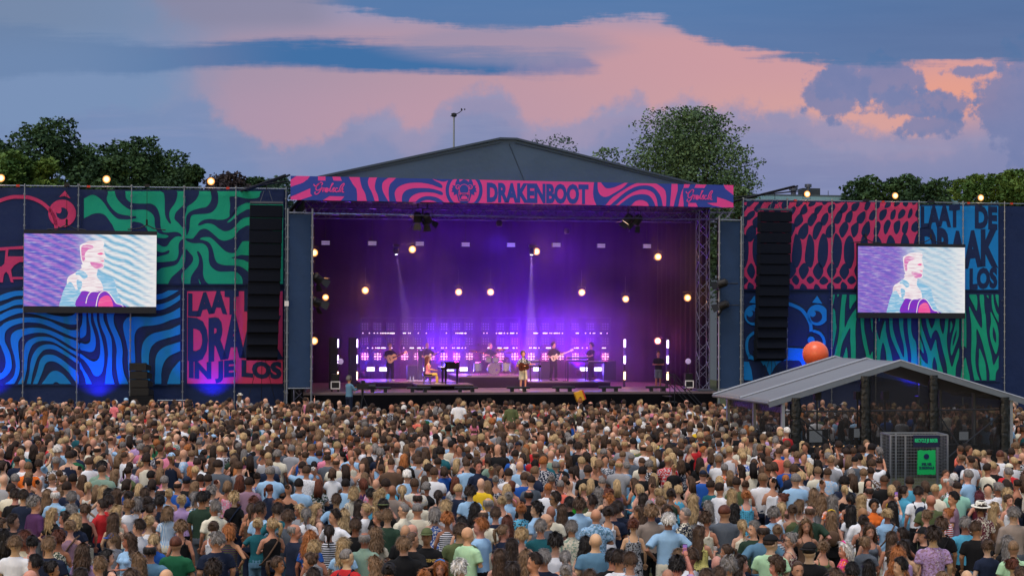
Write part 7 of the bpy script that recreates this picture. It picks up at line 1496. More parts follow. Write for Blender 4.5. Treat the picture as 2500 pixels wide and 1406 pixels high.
# ---------------------------------------------------------------- the nearest part of the crowd: one line per person seen in the photograph
# x y (enlarged tile pixels), sex, hair style, hair colour, top, colour, then facing and details
NEAR = [(0, '''50 60 m bd br tee grey;180 50 m sh gy shirt cream L +glasses:dark;340 100 m sh db tee navy;480 110 f up db tank black;640 40 m bz lb shirt white *steel;790 60 f pt lb vest white R;895 50 m sh bk vest grey h1.85;1010 60 f wv br tank mauve
1250 -60 m bz br shirt sage h1.9 g1.1;140 170 m sh db long cream @up;290 260 m sh db tee navy;190 250 m sh db tee black;430 350 m cu gy long purple r g1.05;680 250 m rg wh shirt lblue;580 240 f lg lb tank black;760 190 f bb lb tee lblue;820 150 m sh db tee navy;880 280 m sh gy tee cyan
1080 140 f pt bl dress cream *black;1180 180 f lg lb vest white;1270 190 f lg bl tank white;1330 230 f bb bk vest navy;1430 230 f xl br tank brown;1560 110 f bb db vest blue r;1700 160 f lg bl tank cream;1770 220 f lg br tank black;1570 260 f bn db tank navy;1860 110 f bb db tank black :white
2010 70 m sh gy shirt lblue;1960 230 m rg db tee lblue;2060 230 f bn bl vest white;2170 130 m rg db tee blue;2280 80 m bz bk tee black +cap:black;2390 140 f wv lb vest white r;2450 50 m sh db tee white;655 480 f lg bl tee black r;780 520 f lg db tee navy h;860 430 f bb gy tank grey l
930 550 f bb bl tee navy;1030 430 f up br vest black l;1240 370 f up db tee red L @hold;1330 330 m sh db tee red;1390 540 f lg br vest brown @hold;1440 450 f wv bl tank cream;1560 370 f up lb tee white l;1680 340 f bb gy vest white;1810 330 f bn db tank mauve;1860 430 f up db tank brown r;1950 330 m sh bk tee navy
1820 570 f up bl vest white;2050 450 f bb lb shirt lblue |white;2220 310 f bn bl shirt lilac;2210 640 f cu lb tank black;2380 270 f pt gy vest cyan =white +bag_strap:navy;2470 290 m sh bk tee dgreen h1.88 @hold;170 570 m qf db tee black r;50 740 f lg bk vest black;190 850 m qf lb tee white g1.1;400 830 f up bk tank cream
600 860 m sh lb tee navy;720 770 f cu au vest dgreen *cream;860 630 f bn lb vest mauve +bag_strap:brown;1020 930 f wv br tee lilac +bag_strap:cream;1370 790 m sh lb tee grey L h1.5 +cap:blue;1560 800 f wv br tee lblue h;1690 640 m qf db shirt white L;1880 800 f pt bl tee blue;1830 930 m rg bk tee steel g1.1;2150 840 m bz au tee green g1.12
1670 1050 f wv lb tee navy l;1320 1000 f xl bk tank navy r :white;1210 1110 m sh lb tee black l;420 1080 m sh bk tee black L;650 1150 f up bk tank black r;370 1260 m bd br tee black;2030 1250 m bd br tee navy;30 610 f lg br tank black r;310 760 f bb au vest cream;1600 1240 f lg br tank white;990 1260 m sh db tee slate'''),
(500, '''40 50 m sh db tee coral =white;150 110 f up au tank navy;280 130 f bb lb dress pink *blue +bag_strap:brown;430 60 f wv au tank navy;540 90 m sh db tee mauve;640 20 f bn db vest blue *white;90 200 f cu gy tee white;20 270 m bz bk tee dgreen +cap:black;360 280 f cu bl tee black +bag_strap:navy;120 400 m sh gy shirt cream l +sunglasses:top
600 330 f up au tank brown;570 420 f pt br tank brown;690 420 m sh db tee lblue r;795 170 f pt au tee navy r +sunglasses:top;800 -40 m sh gy shirt lblue h1.9 g1.12;1020 170 f up br tank black;1150 110 m sh bk tee lblue h1.86;1390 110 f lg au shirt dgreen |black +bag_strap:cream;1240 -50 m sh br tee white =navy;1560 -30 f bb br tee white +bag_strap:navy
1720 110 m sh bk tee lblue;1820 210 f bb bl tee cream |grey;1930 100 f bb au vest purple l;2090 110 m bd br shirt pink *green;2210 110 m sh db tee cyan;2290 190 m bd br tee taupe;2410 190 f pt bl vest cream;2030 240 m sh bk vest cyan;2150 240 f wv bl tank lblue;1610 310 m sh br tee lblue;1880 370 f lg db vest plum :white +bag_strap:cream
1960 420 f pt bl tee white L +sunglasses:top;2180 380 m sh bk tee black +cap:bolive;2230 510 m sh lb tee dgreen;2420 430 m bz gy shirt cream L +glasses:dark;900 360 f xl gn tank brown;890 430 m sh db tee teal;1150 430 f lg bl tee grey h;1240 480 f pt gy tee white;1380 430 f wv bl tank brown R;1700 500 f wv bl tee black +bag_strap:cream
1580 510 m qf db tee white h;1520 690 f pt db tee white =black;2110 520 f pt lb tee navy L;650 600 f bn bl tee teal;820 610 f pt bl vest black l +bag_strap:brown g1.1 h1.74;1100 680 m rg gy tee navy R g1.1 h1.84;300 680 f bb gn vest olive =purple;110 640 f bn br tank white;140 800 m sh gy tee navy l g1.15 +sunglasses:top;1290 770 f wv gn tee blue
1340 900 f cu bl vest grey;1690 850 f lg bl shirt lblue;1950 780 m rg gy shirt sage;2090 720 f wv lb tee cream +bag_strap:brown;2430 860 m sh lb shirt black g1.1;2450 690 m bd br tee black;1740 1000 m bz gy tee red r g1.05 +backpack:navy;1270 1050 f up br tee grey L *cream;900 1090 f pt br tank lemon R;110 1160 m cu db tee black
2060 1090 f wv lb tee white l;2250 1170 f bn bk tank black;1330 1230 f bb db tank plum;1020 520 m sh br tee slate;1840 620 m sh br tee black'''),
(1000, '''60 110 m sh br shirt cream |grey;210 150 f cu gy tee black r;350 250 f pt db tank taupe;300 -30 m sh br tee white h1.86;560 80 f wv au tee grey *black;600 180 m qf bl tee navy r g1.05;740 210 m cu db tee lblue;870 100 m bd br tee yellow h1.82;950 130 f wv lb tank white;1050 60 f bn gy dress navy *coral;1190 170 f wv bl vest grey
1250 130 f bb au tank pink r;1210 -20 m sh db shirt white;1480 70 m qf db tee slate l;1400 30 m sh br tee blue;1455 250 m rg bk tee black;1690 160 m bz gn tee white;1840 120 m bz gy tee coral;1960 120 f up bk vest lime r +bag_strap:black;2120 160 f pt bl vest olive r;2210 100 f lg bl tank cream;2350 80 m bz gy tee navy;1730 50 f bn gy vest white
2310 220 f wv gy tee white;2420 230 f up au tank black;100 290 m rg db tee cream;95 420 m bz gy tee cream g1.12;310 470 f bb gy vest blue *white;460 540 f cu gn vest navy =white;440 380 f bb bl tank white;800 420 f wv bk tank black;640 580 f xl bk vest lblue;960 350 m rg gy shirt lblue g1.08;900 500 m rg br shirt cream;860 630 m sh gn tee lblue L h1.88 g1.1
1130 320 f bn bl tank white;1210 270 f bn gy shirt lblue;1190 580 f wv au tank olive;1360 420 f up gn tee cyan *black;1540 420 m cu bk shirt lblue L;1770 290 m sh db tee lblue L +glasses:dark;1670 550 m bd br tee slate g g1.1;1725 450 m bd br tee cream;1860 430 f xl br tank brown;1950 350 m sh bk shirt black;2070 370 m cu br shirt lblue g1.06 @hold
2220 330 m sh db tee cream l;2275 490 m bd br shirt lblue *steel g1.1 h1.84;2420 330 m cu gn tee grey h;2420 460 f bn db tank white;2490 440 m sh db tee navy;1980 650 m sh gy shirt cream *sage;2270 800 m bd br tee steel g1.15 h1.84;2150 840 f wv bk tank brown;1780 820 m cu bk vest white;1370 740 f cu bl tank navy;1150 690 f pt lb tee navy r
1250 860 f lg db tee dgreen =white;210 750 m bz db tee black F +cap:olive @fold;40 790 m bz br tee black r;30 680 m bd br tee black r;620 690 m sh br tee olive g1.18 h1.84;710 720 m bd br tee lgreen r;375 1140 f bb gn tank blue F +headband:blue;620 1140 f cu wh tank cream;1100 990 f xl br tank plum;1260 1160 f lg db tank black;1520 1070 m qf db tee navy h h1.84
1640 1020 m sh gy tee navy;1420 1010 f wv lb tank black;1900 1010 f pt gy vest lblue;1910 1180 f bn gy vest steel;2480 1010 m sh bk tee black;2200 1250 f bb br tank white;180 1250 f up gn tank black;1600 640 m sh gy tee teal;1050 480 m sh br tee navy'''),
(1500, '''30 110 f lg bl tank mauve;230 90 f lg br vest cyan L;460 70 f lg br tank brown;340 -40 m sh bk tee black h1.86;290 170 f bb bl tank cream L;460 150 f up br vest pink |white;350 290 f xl db tank brown;550 220 f bn bl tank white;550 330 f pt lb tank black;650 140 f wv bl vest white;690 230 f bn db vest dgreen;780 190 f af bl vest cyan @hold
920 70 f xl br tank taupe L;960 300 f xl bl tank white;1080 0 m bz br tee blue +cap:navy;1185 130 m qf db tee teal R h1.84;1290 160 m sh db tee white R;1280 70 f bb bl shirt cream *yellow;1490 90 m sh db tee olive;1430 230 f lg bl tank mauve;1600 120 f bn br tank cream;1610 250 f bn gn dress cyan :navy g1.1;1810 40 m sh lb tee white g1.15 h1.86 +bag_strap:navy
1930 90 f up db tank white;2210 50 m sh gy shirt lblue g1.15 h1.86;2050 290 f bn au tank brown l +sunglasses:top;2270 370 f bb lb tank cream r;2430 240 f wv lb tee white;230 610 f up au dress grey *black;290 460 f wv br tank white L :navy;430 380 m bz gy tee navy;450 460 m cu lb shirt taupe g1.1;650 440 f bb br tee lblue F +glasses:dark;40 400 m sh db tee navy g1.1
660 560 m sh wh shirt lblue g1.15 h1.86 @hips;855 480 m bz gy shirt navy L *cream h1.82;1140 380 f lg gy tee white;1120 540 f cu br tank cream r;1345 450 m bz au tee slate g1.2 h1.92 @fold;1470 430 f wv bk vest cream;1560 620 f pt bl vest cream;1050 700 f xl br dress lemon r :olive @hold;1700 660 m sh gy tee dgreen h;1815 690 m rg db tee steel g1.12
1940 470 f cu gy tee lblue;2040 400 f pt bl vest white @hold;2170 430 f bn br vest olive;2385 450 m rg br tee dgreen;1990 680 f bn lb vest white =navy;2140 790 f up gy dress plum *cream L +glasses:dark;2340 620 f wv lb tank brown F;1910 830 m bz db tee lgreen r +cap:black g1.15;2380 930 m bz bk tee black +cap:bblack g1.1;1360 930 f pt br tank black l
920 1010 m qf br tee white L;780 990 f bb lb tank cream;190 1060 m qf br tee lblue;60 1030 m sh db tee white r;760 1110 m cu bk tee lilac @up;1250 1080 m bd br tee black;1390 1120 m cu gy tee black;1560 1080 f wv db tank black R;1270 1230 m sh br tee white;1960 1110 f af br tank black L;2240 1160 m bz br tee grey F;650 1250 m bd br tee purple;1120 1250 f bb br tank pink'''),
(2000, '''40 110 f up br tank navy r;100 -30 m sh br shirt lblue |navy;310 80 m cu bk shirt navy r;310 180 f pt bl tank black;380 290 f pt bk tank black;540 -20 m sh lb shirt cream;600 100 f lg bk tank black F;520 300 f xl bl tank navy;610 200 m rg db shirt white;790 60 m bz br tee black g1.1;940 130 f wv br tank grey;880 180 f bb bl tank yellow;890 390 f xl bk tee lblue @up
1040 200 f up db shirt cyan R;1100 80 m sh db tee cyan;1210 220 m qf db tee white +backpack:navy;1290 130 f bb br vest olive;1360 310 m bd br tee olive g1.18;1420 180 m qf bl shirt cream R +glasses:dark;1600 120 m bz gy tee white L +sunglasses:top;1680 140 m bz db tee mint g1.15;1630 290 m qf bk tee mauve L g1.05;1550 0 m sh br tee mint F;1640 40 f cu wh vest lblue
1810 0 m sh gy tee lblue l g1.1 h1.88 @hold;1950 260 f lg pl tank plum;1970 410 m sh db shirt plum *cream +hat:cream +hat_band:navy;2060 180 m qf bk tee white h;2180 160 m cu gy tee white l;2290 220 f xl bl tank cream;2320 310 f up br vest white F;2150 400 f xl bl vest brown R;2370 480 m sh gy long taupe g1.12 h1.82;2280 110 f bb db tee black;2410 110 f bn db tank black l
2490 60 f lg br vest cream *black;30 300 f wv lb tank grey;160 310 f xl gy shirt orange *white;150 510 f xl lb tank black +headband:yellow +backpack:brown;390 440 f lg bk tee white;530 470 m bd br long white g1.1;670 370 f sh bk shirt orange F;830 480 f bn bl tee lblue g1.1 +bag_strap:brown;1310 500 f bn lb vest black;1560 480 f bn gn tee red =white L +bag_strap:plum
1490 620 m cu br tee black +bag_strap:black;1780 600 m sh gy tee cyan;1920 660 m qf br tee black r g1.05;1390 740 m cu db tee lilac g1.15 h1.84 *mauve;1270 730 m bz gy tee black L +cap:black;620 690 f wv br tank slate F;540 570 f up db tank black;880 770 f xl br tank white;1000 720 f xl db tank red l;570 830 f bn lb tee slate r;50 880 f up lb tank olive
300 910 f bb wh shirt magenta L +headband:magenta *orange;950 970 f wv gn tank mauve;1040 880 f bb db vest lilac r;600 1120 f lg bk tank black;400 1180 m sh bk tee black;980 1120 m sh bk tee slate L;2050 870 f bn br tee navy g1.05;2290 820 f lg gy tee black;2370 890 m bz lb shirt lgreen;2370 1110 f up au tee mint r;2470 1240 m sh br tee navy;200 1250 f wv br tank brown;1500 1270 f bn lb tank cream;1800 1260 m bd br tee navy''')]
TOPN = dict(tee='t-shirt', shirt='collared shirt', long='long-sleeved top', tank='strappy top', vest='sleeveless top', dress='dress')
HSN = dict(sh='short %s hair', qf='swept-up %s hair', bz='close-cropped %s hair', rg='thinning %s hair', cu='curly %s hair', af='big curly %s hair', bb='bobbed %s hair', lg='long %s hair', xl='very long straight %s hair', wv='long wavy %s hair', pt='a %s ponytail', bn='a %s bun', up='messy pinned-up %s hair', bd='a shaved head')
PATN = {'*': ('floral', 'patterned'), '=': ('stripes', 'striped'), '|': ('pinstripes', 'thinly striped'), ':': ('dots', 'dotted')}
FACE = {'0': (0, 0), 'r': (-.55, -.5), 'l': (.55, .5), 'R': (-1.0, -.7), 'L': (1.0, .7), 'F': (math.pi, 0), 'h': (math.pi - .5, -.5), 'g': (-math.pi + .5, .5)}
people = []
for ox, txt in NEAR:
    for ln in txt.replace('\n', ';').split(';'):
        f = ln.split()
        if not f: continue
        d_ = dict(px=ox + float(f[0]) / 5, py=1160 + float(f[1]) / 5, sex=f[2], hair=f[3], hc=f[4], top=f[5], tc=f[6], face='0', pose=None, pat='plain', t2=None, h=None, g=1.0, ex=[])
        for q in f[7:]:
            if q[0] == '+': d_['ex'].append(q[1:])
            elif q[0] == '@': d_['pose'] = q[1:]
            elif q[0] in PATN: d_['pat'] = PATN[q[0]][0]; d_['patn'] = PATN[q[0]][1]; d_['t2'] = q[1:]
            elif q in FACE: d_['face'] = q
            elif q[0] == 'h': d_['h'] = float(q[1:])
            elif q[0] == 'g': d_['g'] = float(q[1:])
        people.append(d_)
def depth_of(px, py, z):
    d = fwd * FPX + rgt * (px - 1250) + upv * (703 - py); t = (z - CH) / d.z; return d.y * t, d.x * t
for p in people:
    p['hh'] = p['h'] or ((1.80 if p['sex'] == 'm' else 1.69) + rnd.uniform(-.04, .05)); p['h0'] = p['hh']
def place(p): p['Y'], p['X'] = depth_of(p['px'], p['py'], p['hh'] * 1.675 / 1.79)
for p in people: place(p)
for it in range(60):                                # nobody stands inside a neighbour: trade a little height for depth
    mv = 0
    for i, a_ in enumerate(people):
        for b_ in people[i + 1:]:
            dx = a_['X'] - b_['X']; dyy = a_['Y'] - b_['Y']
            if abs(dx) < .5 and abs(dyy) < .5 and dx * dx + dyy * dyy * 1.6 < .22:
                n_, f_ = (a_, b_) if a_['py'] > b_['py'] else (b_, a_)
                n_['hh'] = min(n_['h0'] + .10, n_['hh'] + .006); f_['hh'] = max(f_['h0'] - .12, f_['hh'] - .006); mv += 1
                place(n_); place(f_)
    if not mv: break
used_lab = set()
def near_name(p):
    best = sorted(people, key=lambda q: (q['px'] - p['px']) ** 2 + (q['py'] - p['py']) ** 2)[1:6]
    return [('man' if q['sex'] == 'm' else 'woman', CNAME.get(q['tc'], q['tc']), q['px'] < p['px'], q['py'] > p['py'], q['px'] - p['px'], q['py'] - p['py']) for q in best]
def base_label(p):
    who = 'man' if p['sex'] == 'm' else 'woman'
    hs_ = HSN[p['hair']]; hs_ = hs_ % HN[p['hc']] if '%s' in hs_ else hs_
    ex = [e for e in p['ex'] if e.startswith(('cap', 'hat:'))]
    if ex: c_ = ex[0].split(':')[1]; c_ = {'bolive': 'olive', 'bblack': 'black'}.get(c_, c_); hs_ = 'a %s %s' % (c_, 'cap' if ex[0].startswith('cap') else 'sun hat')
    tc = CNAME.get(p['tc'], p['tc']); tn = (p.get('patn', '') + ' ' + tc).strip()
    return '%s with %s in %s %s' % (who, hs_, tn, TOPN[p['top']])
def make_label(p):
    b = base_label(p); c = []
    ft = {'r': ', turned slightly right', 'l': ', turned slightly left', 'R': ' looking right', 'L': ' looking left', 'F': ' facing the camera', 'h': ' turned to the camera', 'g': ' turned to the camera', '0': ''}[p['face']]
    if ft: c.append(ft)
    for e, t_ in (('bag_strap', ' with a bag strap'), ('backpack', ' with a backpack'), ('headband', ' and a headband'), ('glasses', ' and glasses')):
        if any(x.startswith(e) for x in p['ex']): c.insert(0, t_)
    if p['pose'] == 'hold': c.append(', holding a cup')
    if p['pose'] == 'up': c.append(', arm raised')
    for w_, col, lf, nf, dx, dyy in near_name(p):
        rel = 'behind' if dyy > 14 else ('in front of' if dyy < -14 else ('right of' if dx < 0 else 'left of')); c.append(', %s a %s in %s' % (rel, w_, col))
    for t_ in c:
        if b not in used_lab and t_ not in c[:1]: break
        if len((b + t_).replace(',', '').split()) <= 16 and (b in used_lab or t_ == c[0]):
            if b not in used_lab and t_.startswith(', ') and len(t_.split()) > 3: break
            b2 = b + t_
            if b2 not in used_lab: b = b2; break
    k = 0
    while b in used_lab:
        e = (', nearest the left edge', ', left of centre', ', near the middle', ', right of centre', ', near the right edge')[min(4, int(p['px'] // 500))]
        b = base_label(p) + e + ('' if not k else (' in front', ' further back')[k % 2]); k += 1
        if k > 3: b = base_label(p).replace('with', 'standing with'); break
    used_lab.add(b); return b
def ground_cup(o, p, kind):
    el, wr = arm_pts(p['sex'], 'hold' if kind == 'cup' else 'up', 1)[1:]
    M_ = Matrix.LocRotScale(o.location, o.rotation_euler, o.scale); dd = (wr - el).normalized(); w_ = M_ @ (wr + dd * .085)
    if kind == 'cup':
        b = MB(); b.lathe(w_ + Vector((0, 0, -.05)), EZ, [(0, .030), (.02, .031), (.11, .038), (.12, .040), (.115, .036), (.03, .030)], 14); b.k = 1; b.lathe(w_ + Vector((0, 0, -.045)), EZ, [(0, .027), (.075, .033)], 12)
        return b.build('plastic_cup', [M_cup, M_beer])
    b = MB(); Y_ = Vector((math.cos(o.rotation_euler.z), math.sin(o.rotation_euler.z), 0)); Zd = Vector((-Y_.y, Y_.x, 0))
    b.box(w_ + Vector((0, 0, .03)), (.075, .010, .15), Y_, Zd); b.k = 1; b.box(w_ + Vector((0, 0, .03)) - Zd * .0065, (.066, .002, .135), Y_, Zd)
    return b.build('phone', [M_blk, M_phone])
M_cup = mat('clear_plastic', (205, 208, 214), .25, var=0, Alpha=.55); M_beer = mat('beer', (226, 140, 40), .3, var=0); M_phone = emitter('phone_display', (150, 110, 190), .8)
POOL = ['down', 'fold', 'down', 'hips', 'fold', 'down']
cups = 0
people.sort(key=lambda p: -p['py']); MASS = people[262:]; indiv = people[:262]
for i, p in enumerate(indiv):
    X, Y = p['X'], p['Y']; base = -math.atan2(-X * .75, 84 - Y); fb, fh = FACE[p['face']]
    pose = p['pose'] or POOL[rnd.randrange(6)]
    o = person((X, Y, 0), base + fb + rnd.uniform(-.12, .12), p['sex'], p['hair'], p['hc'], p['top'], p['tc'], p['t2'], p['pat'], pose, {-.7: -.7, -.5: -.7, 0: 0, .5: .7, .7: .7}[fh] if p['face'] != '0' else rnd.choice((0, 0, 0, 0, .7, -.7)) * (rnd.random() < .5), 'stand', 'trousers' if rnd.random() < .6 else 'shorts', rnd.choice(('navy', 'black', 'slate', 'steel', 'cream')), p['hh'], None, make_label(p), 'people in the crowd', p['g'] * rnd.uniform(1.0, 1.06), p['ex'])
    PR = {(2106, 1254): (('SU', 'Glo.'), 'black', -1), (1042, 1310): (('DE LEGEND',), 'gold', 1), (1568, 1152): (('FIRE &', 'AVI..', 'JEFI'), 'white', -1), (730, 1182): (('NONSTOP',), 'black', -1), (1862, 1168): (('Neude',), 'navy', -1)}
    for (kx, ky), (ls_, cl_, sd_) in PR.items():
        if abs(p['px'] - kx) < 6 and abs(p['py'] - ky) < 8:
            mb_ = MB()
            for r_, s_ in enumerate(ls_):
                v_, f_ = text_shape(s_, .03); w_ = .042 * len(s_)
                mb_.add([Vector((-sd_ * (w_ * (x_ - .5)), sd_ * (.158 - .35 * (w_ * (x_ - .5)) ** 2), 1.32 - .075 * r_ - .055 * y_)) for x_, y_ in v_], f_)
            o_ = mb_.build('shirt_print', mat('print_ink_' + cl_, CCOL[cl_], .7, var=0), None); o_.parent = o
    if pose == 'hold': cups += 1; tag(ground_cup(o, p, 'cup'), 'plastic cup of beer held by the %s in %s' % ('man' if p['sex'] == 'm' else 'woman', CNAME.get(p['tc'], p['tc']) + ' ' + TOPN[p['top']]), 'cup', 'plastic cups in hands')
    if pose == 'up': tag(ground_cup(o, p, 'phone'), 'phone held up by the %s in %s' % ('man' if p['sex'] == 'm' else 'woman', CNAME.get(p['tc'], p['tc']) + ' ' + TOPN[p['top']]), 'phone', 'phones held up')
# people who stand out further back: on shoulders, taller, or brightly dressed
def mass_spec(px, py, kw, hz=None):
    z = hz or 1.675 * kw.get('h', 1.75) / 1.79; Y, X = depth_of(px, py, z); MASS.append(dict(X=X, Y=Y, hh=kw.get('h', 1.75), sex=kw['sex'], hair=kw['hair'], hc=kw.get('hc', 'br'), top=kw['top'], tc=kw['tc'], g=kw.get('girth', 1.05), ex=[], pose=kw.get('pose'), turn=kw.get('turn', 0)))
def far_person(px, py, kw, seated_on=None, hz=None):
    """px, py: head centre. Riders sit at shoulder height of someone below."""
    sc_ = kw.get('h', 1.75) / 1.79; z = (hz if hz is not None else 1.675 * sc_)
    Y, X = depth_of(px, py, z); zoff = z - 1.675 * sc_
    o = person((X, Y, zoff), -math.atan2(-X * .75, 84 - Y) + kw.pop('turn', 0), **kw); return o, X, Y
def rider(px, py, kw, below):
    """someone riding on another person's shoulders"""
    h = kw.get('h', 1.5); sc_ = h / 1.79; hb = below.get('h', 1.8); seatz = hb * 1.43 / 1.79 + .10; z = seatz + (1.675 - .86) * sc_
    o, X, Y = far_person(px, py, dict(kw, seat='ride'), hz=z)
    MASS.append(dict(X=X, Y=Y + .06, hh=hb, sex='m', hair=below['hair'], hc=below.get('hc', 'br'), top='tee', tc=below['tc'], g=1.05, ex=[], pose='fold', turn=0)); return o
rider(1120, 981, dict(sex='m', hair='sh', hc='lb', top='tee', tc='white', h=1.62, g_=1) if False else dict(sex='m', hair='sh', hc='lb', top='tee', tc='white', h=1.72, girth=1.05, label='man in a white t-shirt sitting high on shoulders before the stage'), dict(sex='m', hair='sh', hc='br', top='tee', tc='slate', h=1.84, label='man carrying the white-shirted man on his shoulders'))
rider(1248, 986, dict(sex='m', hair='sh', hc='db', top='long', tc='olive', h=1.60, girth=1.05, label='man in a faded olive shirt sitting on shoulders in front of the singer'), dict(sex='m', hair='sh', hc='br', top='tee', tc='navy', h=1.84, label='man carrying the man in the olive shirt'))
rider(279, 984, dict(sex='m', hair='sh', hc='gn', top='tee', tc='coral', t2='pink', pat='stripes', h=1.30, label='boy in a coral striped t-shirt riding on shoulders at the left'), dict(sex='m', hair='qf', hc='db', top='tee', tc='cream', h=1.82, label='man carrying the boy in the coral striped t-shirt'))
rider(112, 1010, dict(sex='f', hair='xl', hc='gn', top='tank', tc='pink', h=1.30, label='girl with long ginger hair in a pink top riding on shoulders'), dict(sex='m', hair='sh', hc='gy', top='tee', tc='teal', h=1.80, label='grey haired man carrying the ginger haired girl'))
rider(546, 988, dict(sex='f', hair='pt', hc='lb', top='vest', tc='grey', h=1.30, label='girl with a light brown ponytail riding on shoulders at the left'), dict(sex='m', hair='sh', hc='br', top='tee', tc='navy', h=1.80, label='man carrying the girl with the light brown ponytail'))
rider(586, 966, dict(sex='f', hair='lg', hc='lb', top='tee', tc='white', h=1.28, label='child in a white sun hat and white top on shoulders beside the wall', extra=('hat:cream', 'hat_band:navy')), dict(sex='m', hair='sh', hc='db', top='tee', tc='black', h=1.80, label='man carrying the child in the white sun hat'))
rider(1158, 1027, dict(sex='f', hair='lg', hc='br', top='tee', tc='pink', h=1.15, label='small girl in a pink t-shirt riding on shoulders'), dict(sex='m', hair='sh', hc='br', top='tee', tc='lblue', h=1.80, label='man carrying the small girl in pink'))
rider(1565, 980, dict(sex='f', hair='pt', hc='bl', top='tank', tc='white', h=1.25, label='girl with a blonde ponytail in a white top on shoulders at the right'), dict(sex='m', hair='sh', hc='br', top='tee', tc='navy', h=1.80, label='man carrying the girl in the white top'))
for px, py, kw in [
 (1395, 1032, dict(sex='m', hair='sh', hc='db', top='tee', tc='blue', h=1.9, girth=1.15, label='broad man in a blue t-shirt with short dark hair behind the centre')),
 (1193, 998, dict(sex='m', hair='bd', top='tee', tc='red', h=1.86, turn=-.8, label='bald man in a red t-shirt near the stage')),
 (1122, 1046, dict(sex='m', hair='cu', hc='db', top='vest', tc='navy', h=1.86, turn=.6, pose='up', label='curly haired man in a navy vest raising an arm')),
 (1036, 1073, dict(sex='m', hair='qf', hc='br', top='tee', tc='slate', h=1.92, turn=3.0, label='tall bearded man in a slate t-shirt facing the camera')),
 (1168, 1139, dict(sex='m', hair='qf', hc='br', top='shirt', tc='navy', h=1.86, turn=3.6, label='smiling man in an open navy shirt turned to the camera')),
 (1474, 1105, dict(sex='m', hair='bz', hc='gy', top='tee', tc='lblue', h=1.86, girth=1.15, label='grey haired man in a light blue t-shirt, halfway back')),
 (1345, 1110, dict(sex='m', hair='bd', top='tee', tc='sage', h=1.84, girth=1.1, label='bald man in a pale sage t-shirt, halfway back')),
 (1308, 1112, dict(sex='m', hair='rg', hc='br', top='tee', tc='red', h=1.8, label='man with thinning hair in a red t-shirt, halfway back')),
 (1088, 1080, dict(sex='m', hair='bd', top='tee', tc='lblue', h=1.8, label='shaven man in a light blue top beside a patterned fan')),
 (1081, 1105, dict(sex='m', hair='cu', hc='bk', top='tee', tc='cyan', h=1.82, turn=-.6, label='man with black curls in a sky blue t-shirt')) if False else (1077, 1103, dict(sex='m', hair='cu', hc='bk', top='tee', tc='teal', h=1.84, turn=-.6, label='man with black curls in a teal t-shirt, left of the centre')),
 (250, 1140, dict(sex='m', hair='sh', hc='bk', top='shirt', tc='sage', h=1.9, girth=1.2, label='broad man with black hair in a sage green shirt at the left')),
 (415, 1100, dict(sex='m', hair='bz', hc='au', top='tee', tc='pink', h=1.84, girth=1.1, label='close-cropped man in a dusty pink t-shirt at the left')),
 (383, 1083, dict(sex='m', hair='sh', hc='gn', top='tee', tc='green', h=1.8, label='ginger haired man in a bright green t-shirt at the left')),
 (355, 1068, dict(sex='m', hair='sh', hc='br', top='tee', tc='orange', h=1.78, label='man in an orange t-shirt at the left')),
 (340, 1078, dict(sex='m', hair='rg', hc='gy', top='tee', tc='lilac', h=1.82, girth=1.1, label='balding man in a lilac t-shirt at the left')),
 (70, 1085, dict(sex='m', hair='bd', top='tee', tc='white', h=1.9, girth=1.05, turn=-.8, label='tall bald man in a white t-shirt at the far left')),
 (180, 1110, dict(sex='m', hair='sh', hc='bk', top='tee', tc='green', h=1.82, label='black haired man in a green t-shirt at the left')),
 (533, 1135, dict(sex='m', hair='sh', hc='db', top='shirt', tc='slate', h=1.9, girth=1.15, label='broad man in a slate collared shirt, left of the middle')),
 (568, 1108, dict(sex='f', hair='bn', hc='bl', top='tee', tc='dgreen', h=1.78, turn=.9, label='blonde woman in a dark green top looking left')),
 (655, 1115, dict(sex='m', hair='bz', hc='bl', top='tee', tc='grey', h=1.86, girth=1.1, label='blond cropped man in a grey t-shirt, left of the middle')),
 (1722, 1062, dict(sex='m', hair='bd', top='tee', tc='mint', h=1.84, label='bald man in a mint green t-shirt left of the black tent')),
 (2442, 1112, dict(sex='m', hair='bz', hc='au', top='tee', tc='white', h=1.92, girth=1.1, turn=-.5, label='tall man in a white t-shirt at the right of the black tent')),
 (2096, 1118, dict(sex='m', hair='sh', hc='bk', top='tee', tc='white', h=1.82, label='black haired man in a white t-shirt in front of the tent')),
 (2020, 1116, dict(sex='m', hair='sh', hc='gy', top='tee', tc='navy', h=1.84, turn=.5, label='grey haired man in a navy t-shirt in front of the tent')),
 (1920, 1105, dict(sex='f', hair='up', hc='db', top='tank', tc='dgreen', h=1.82, turn=.6, label='woman with piled up hair in a dark green top before the tent')),
]:
    if kw['label'].startswith(('broad man in a blue', 'tall bearded', 'smiling man', 'curly haired man in a navy', 'broad man with black hair', 'tall bald man', 'tall man in a white', 'bald man in a red')): far_person(px, py, kw)
    else: mass_spec(px, py, kw)
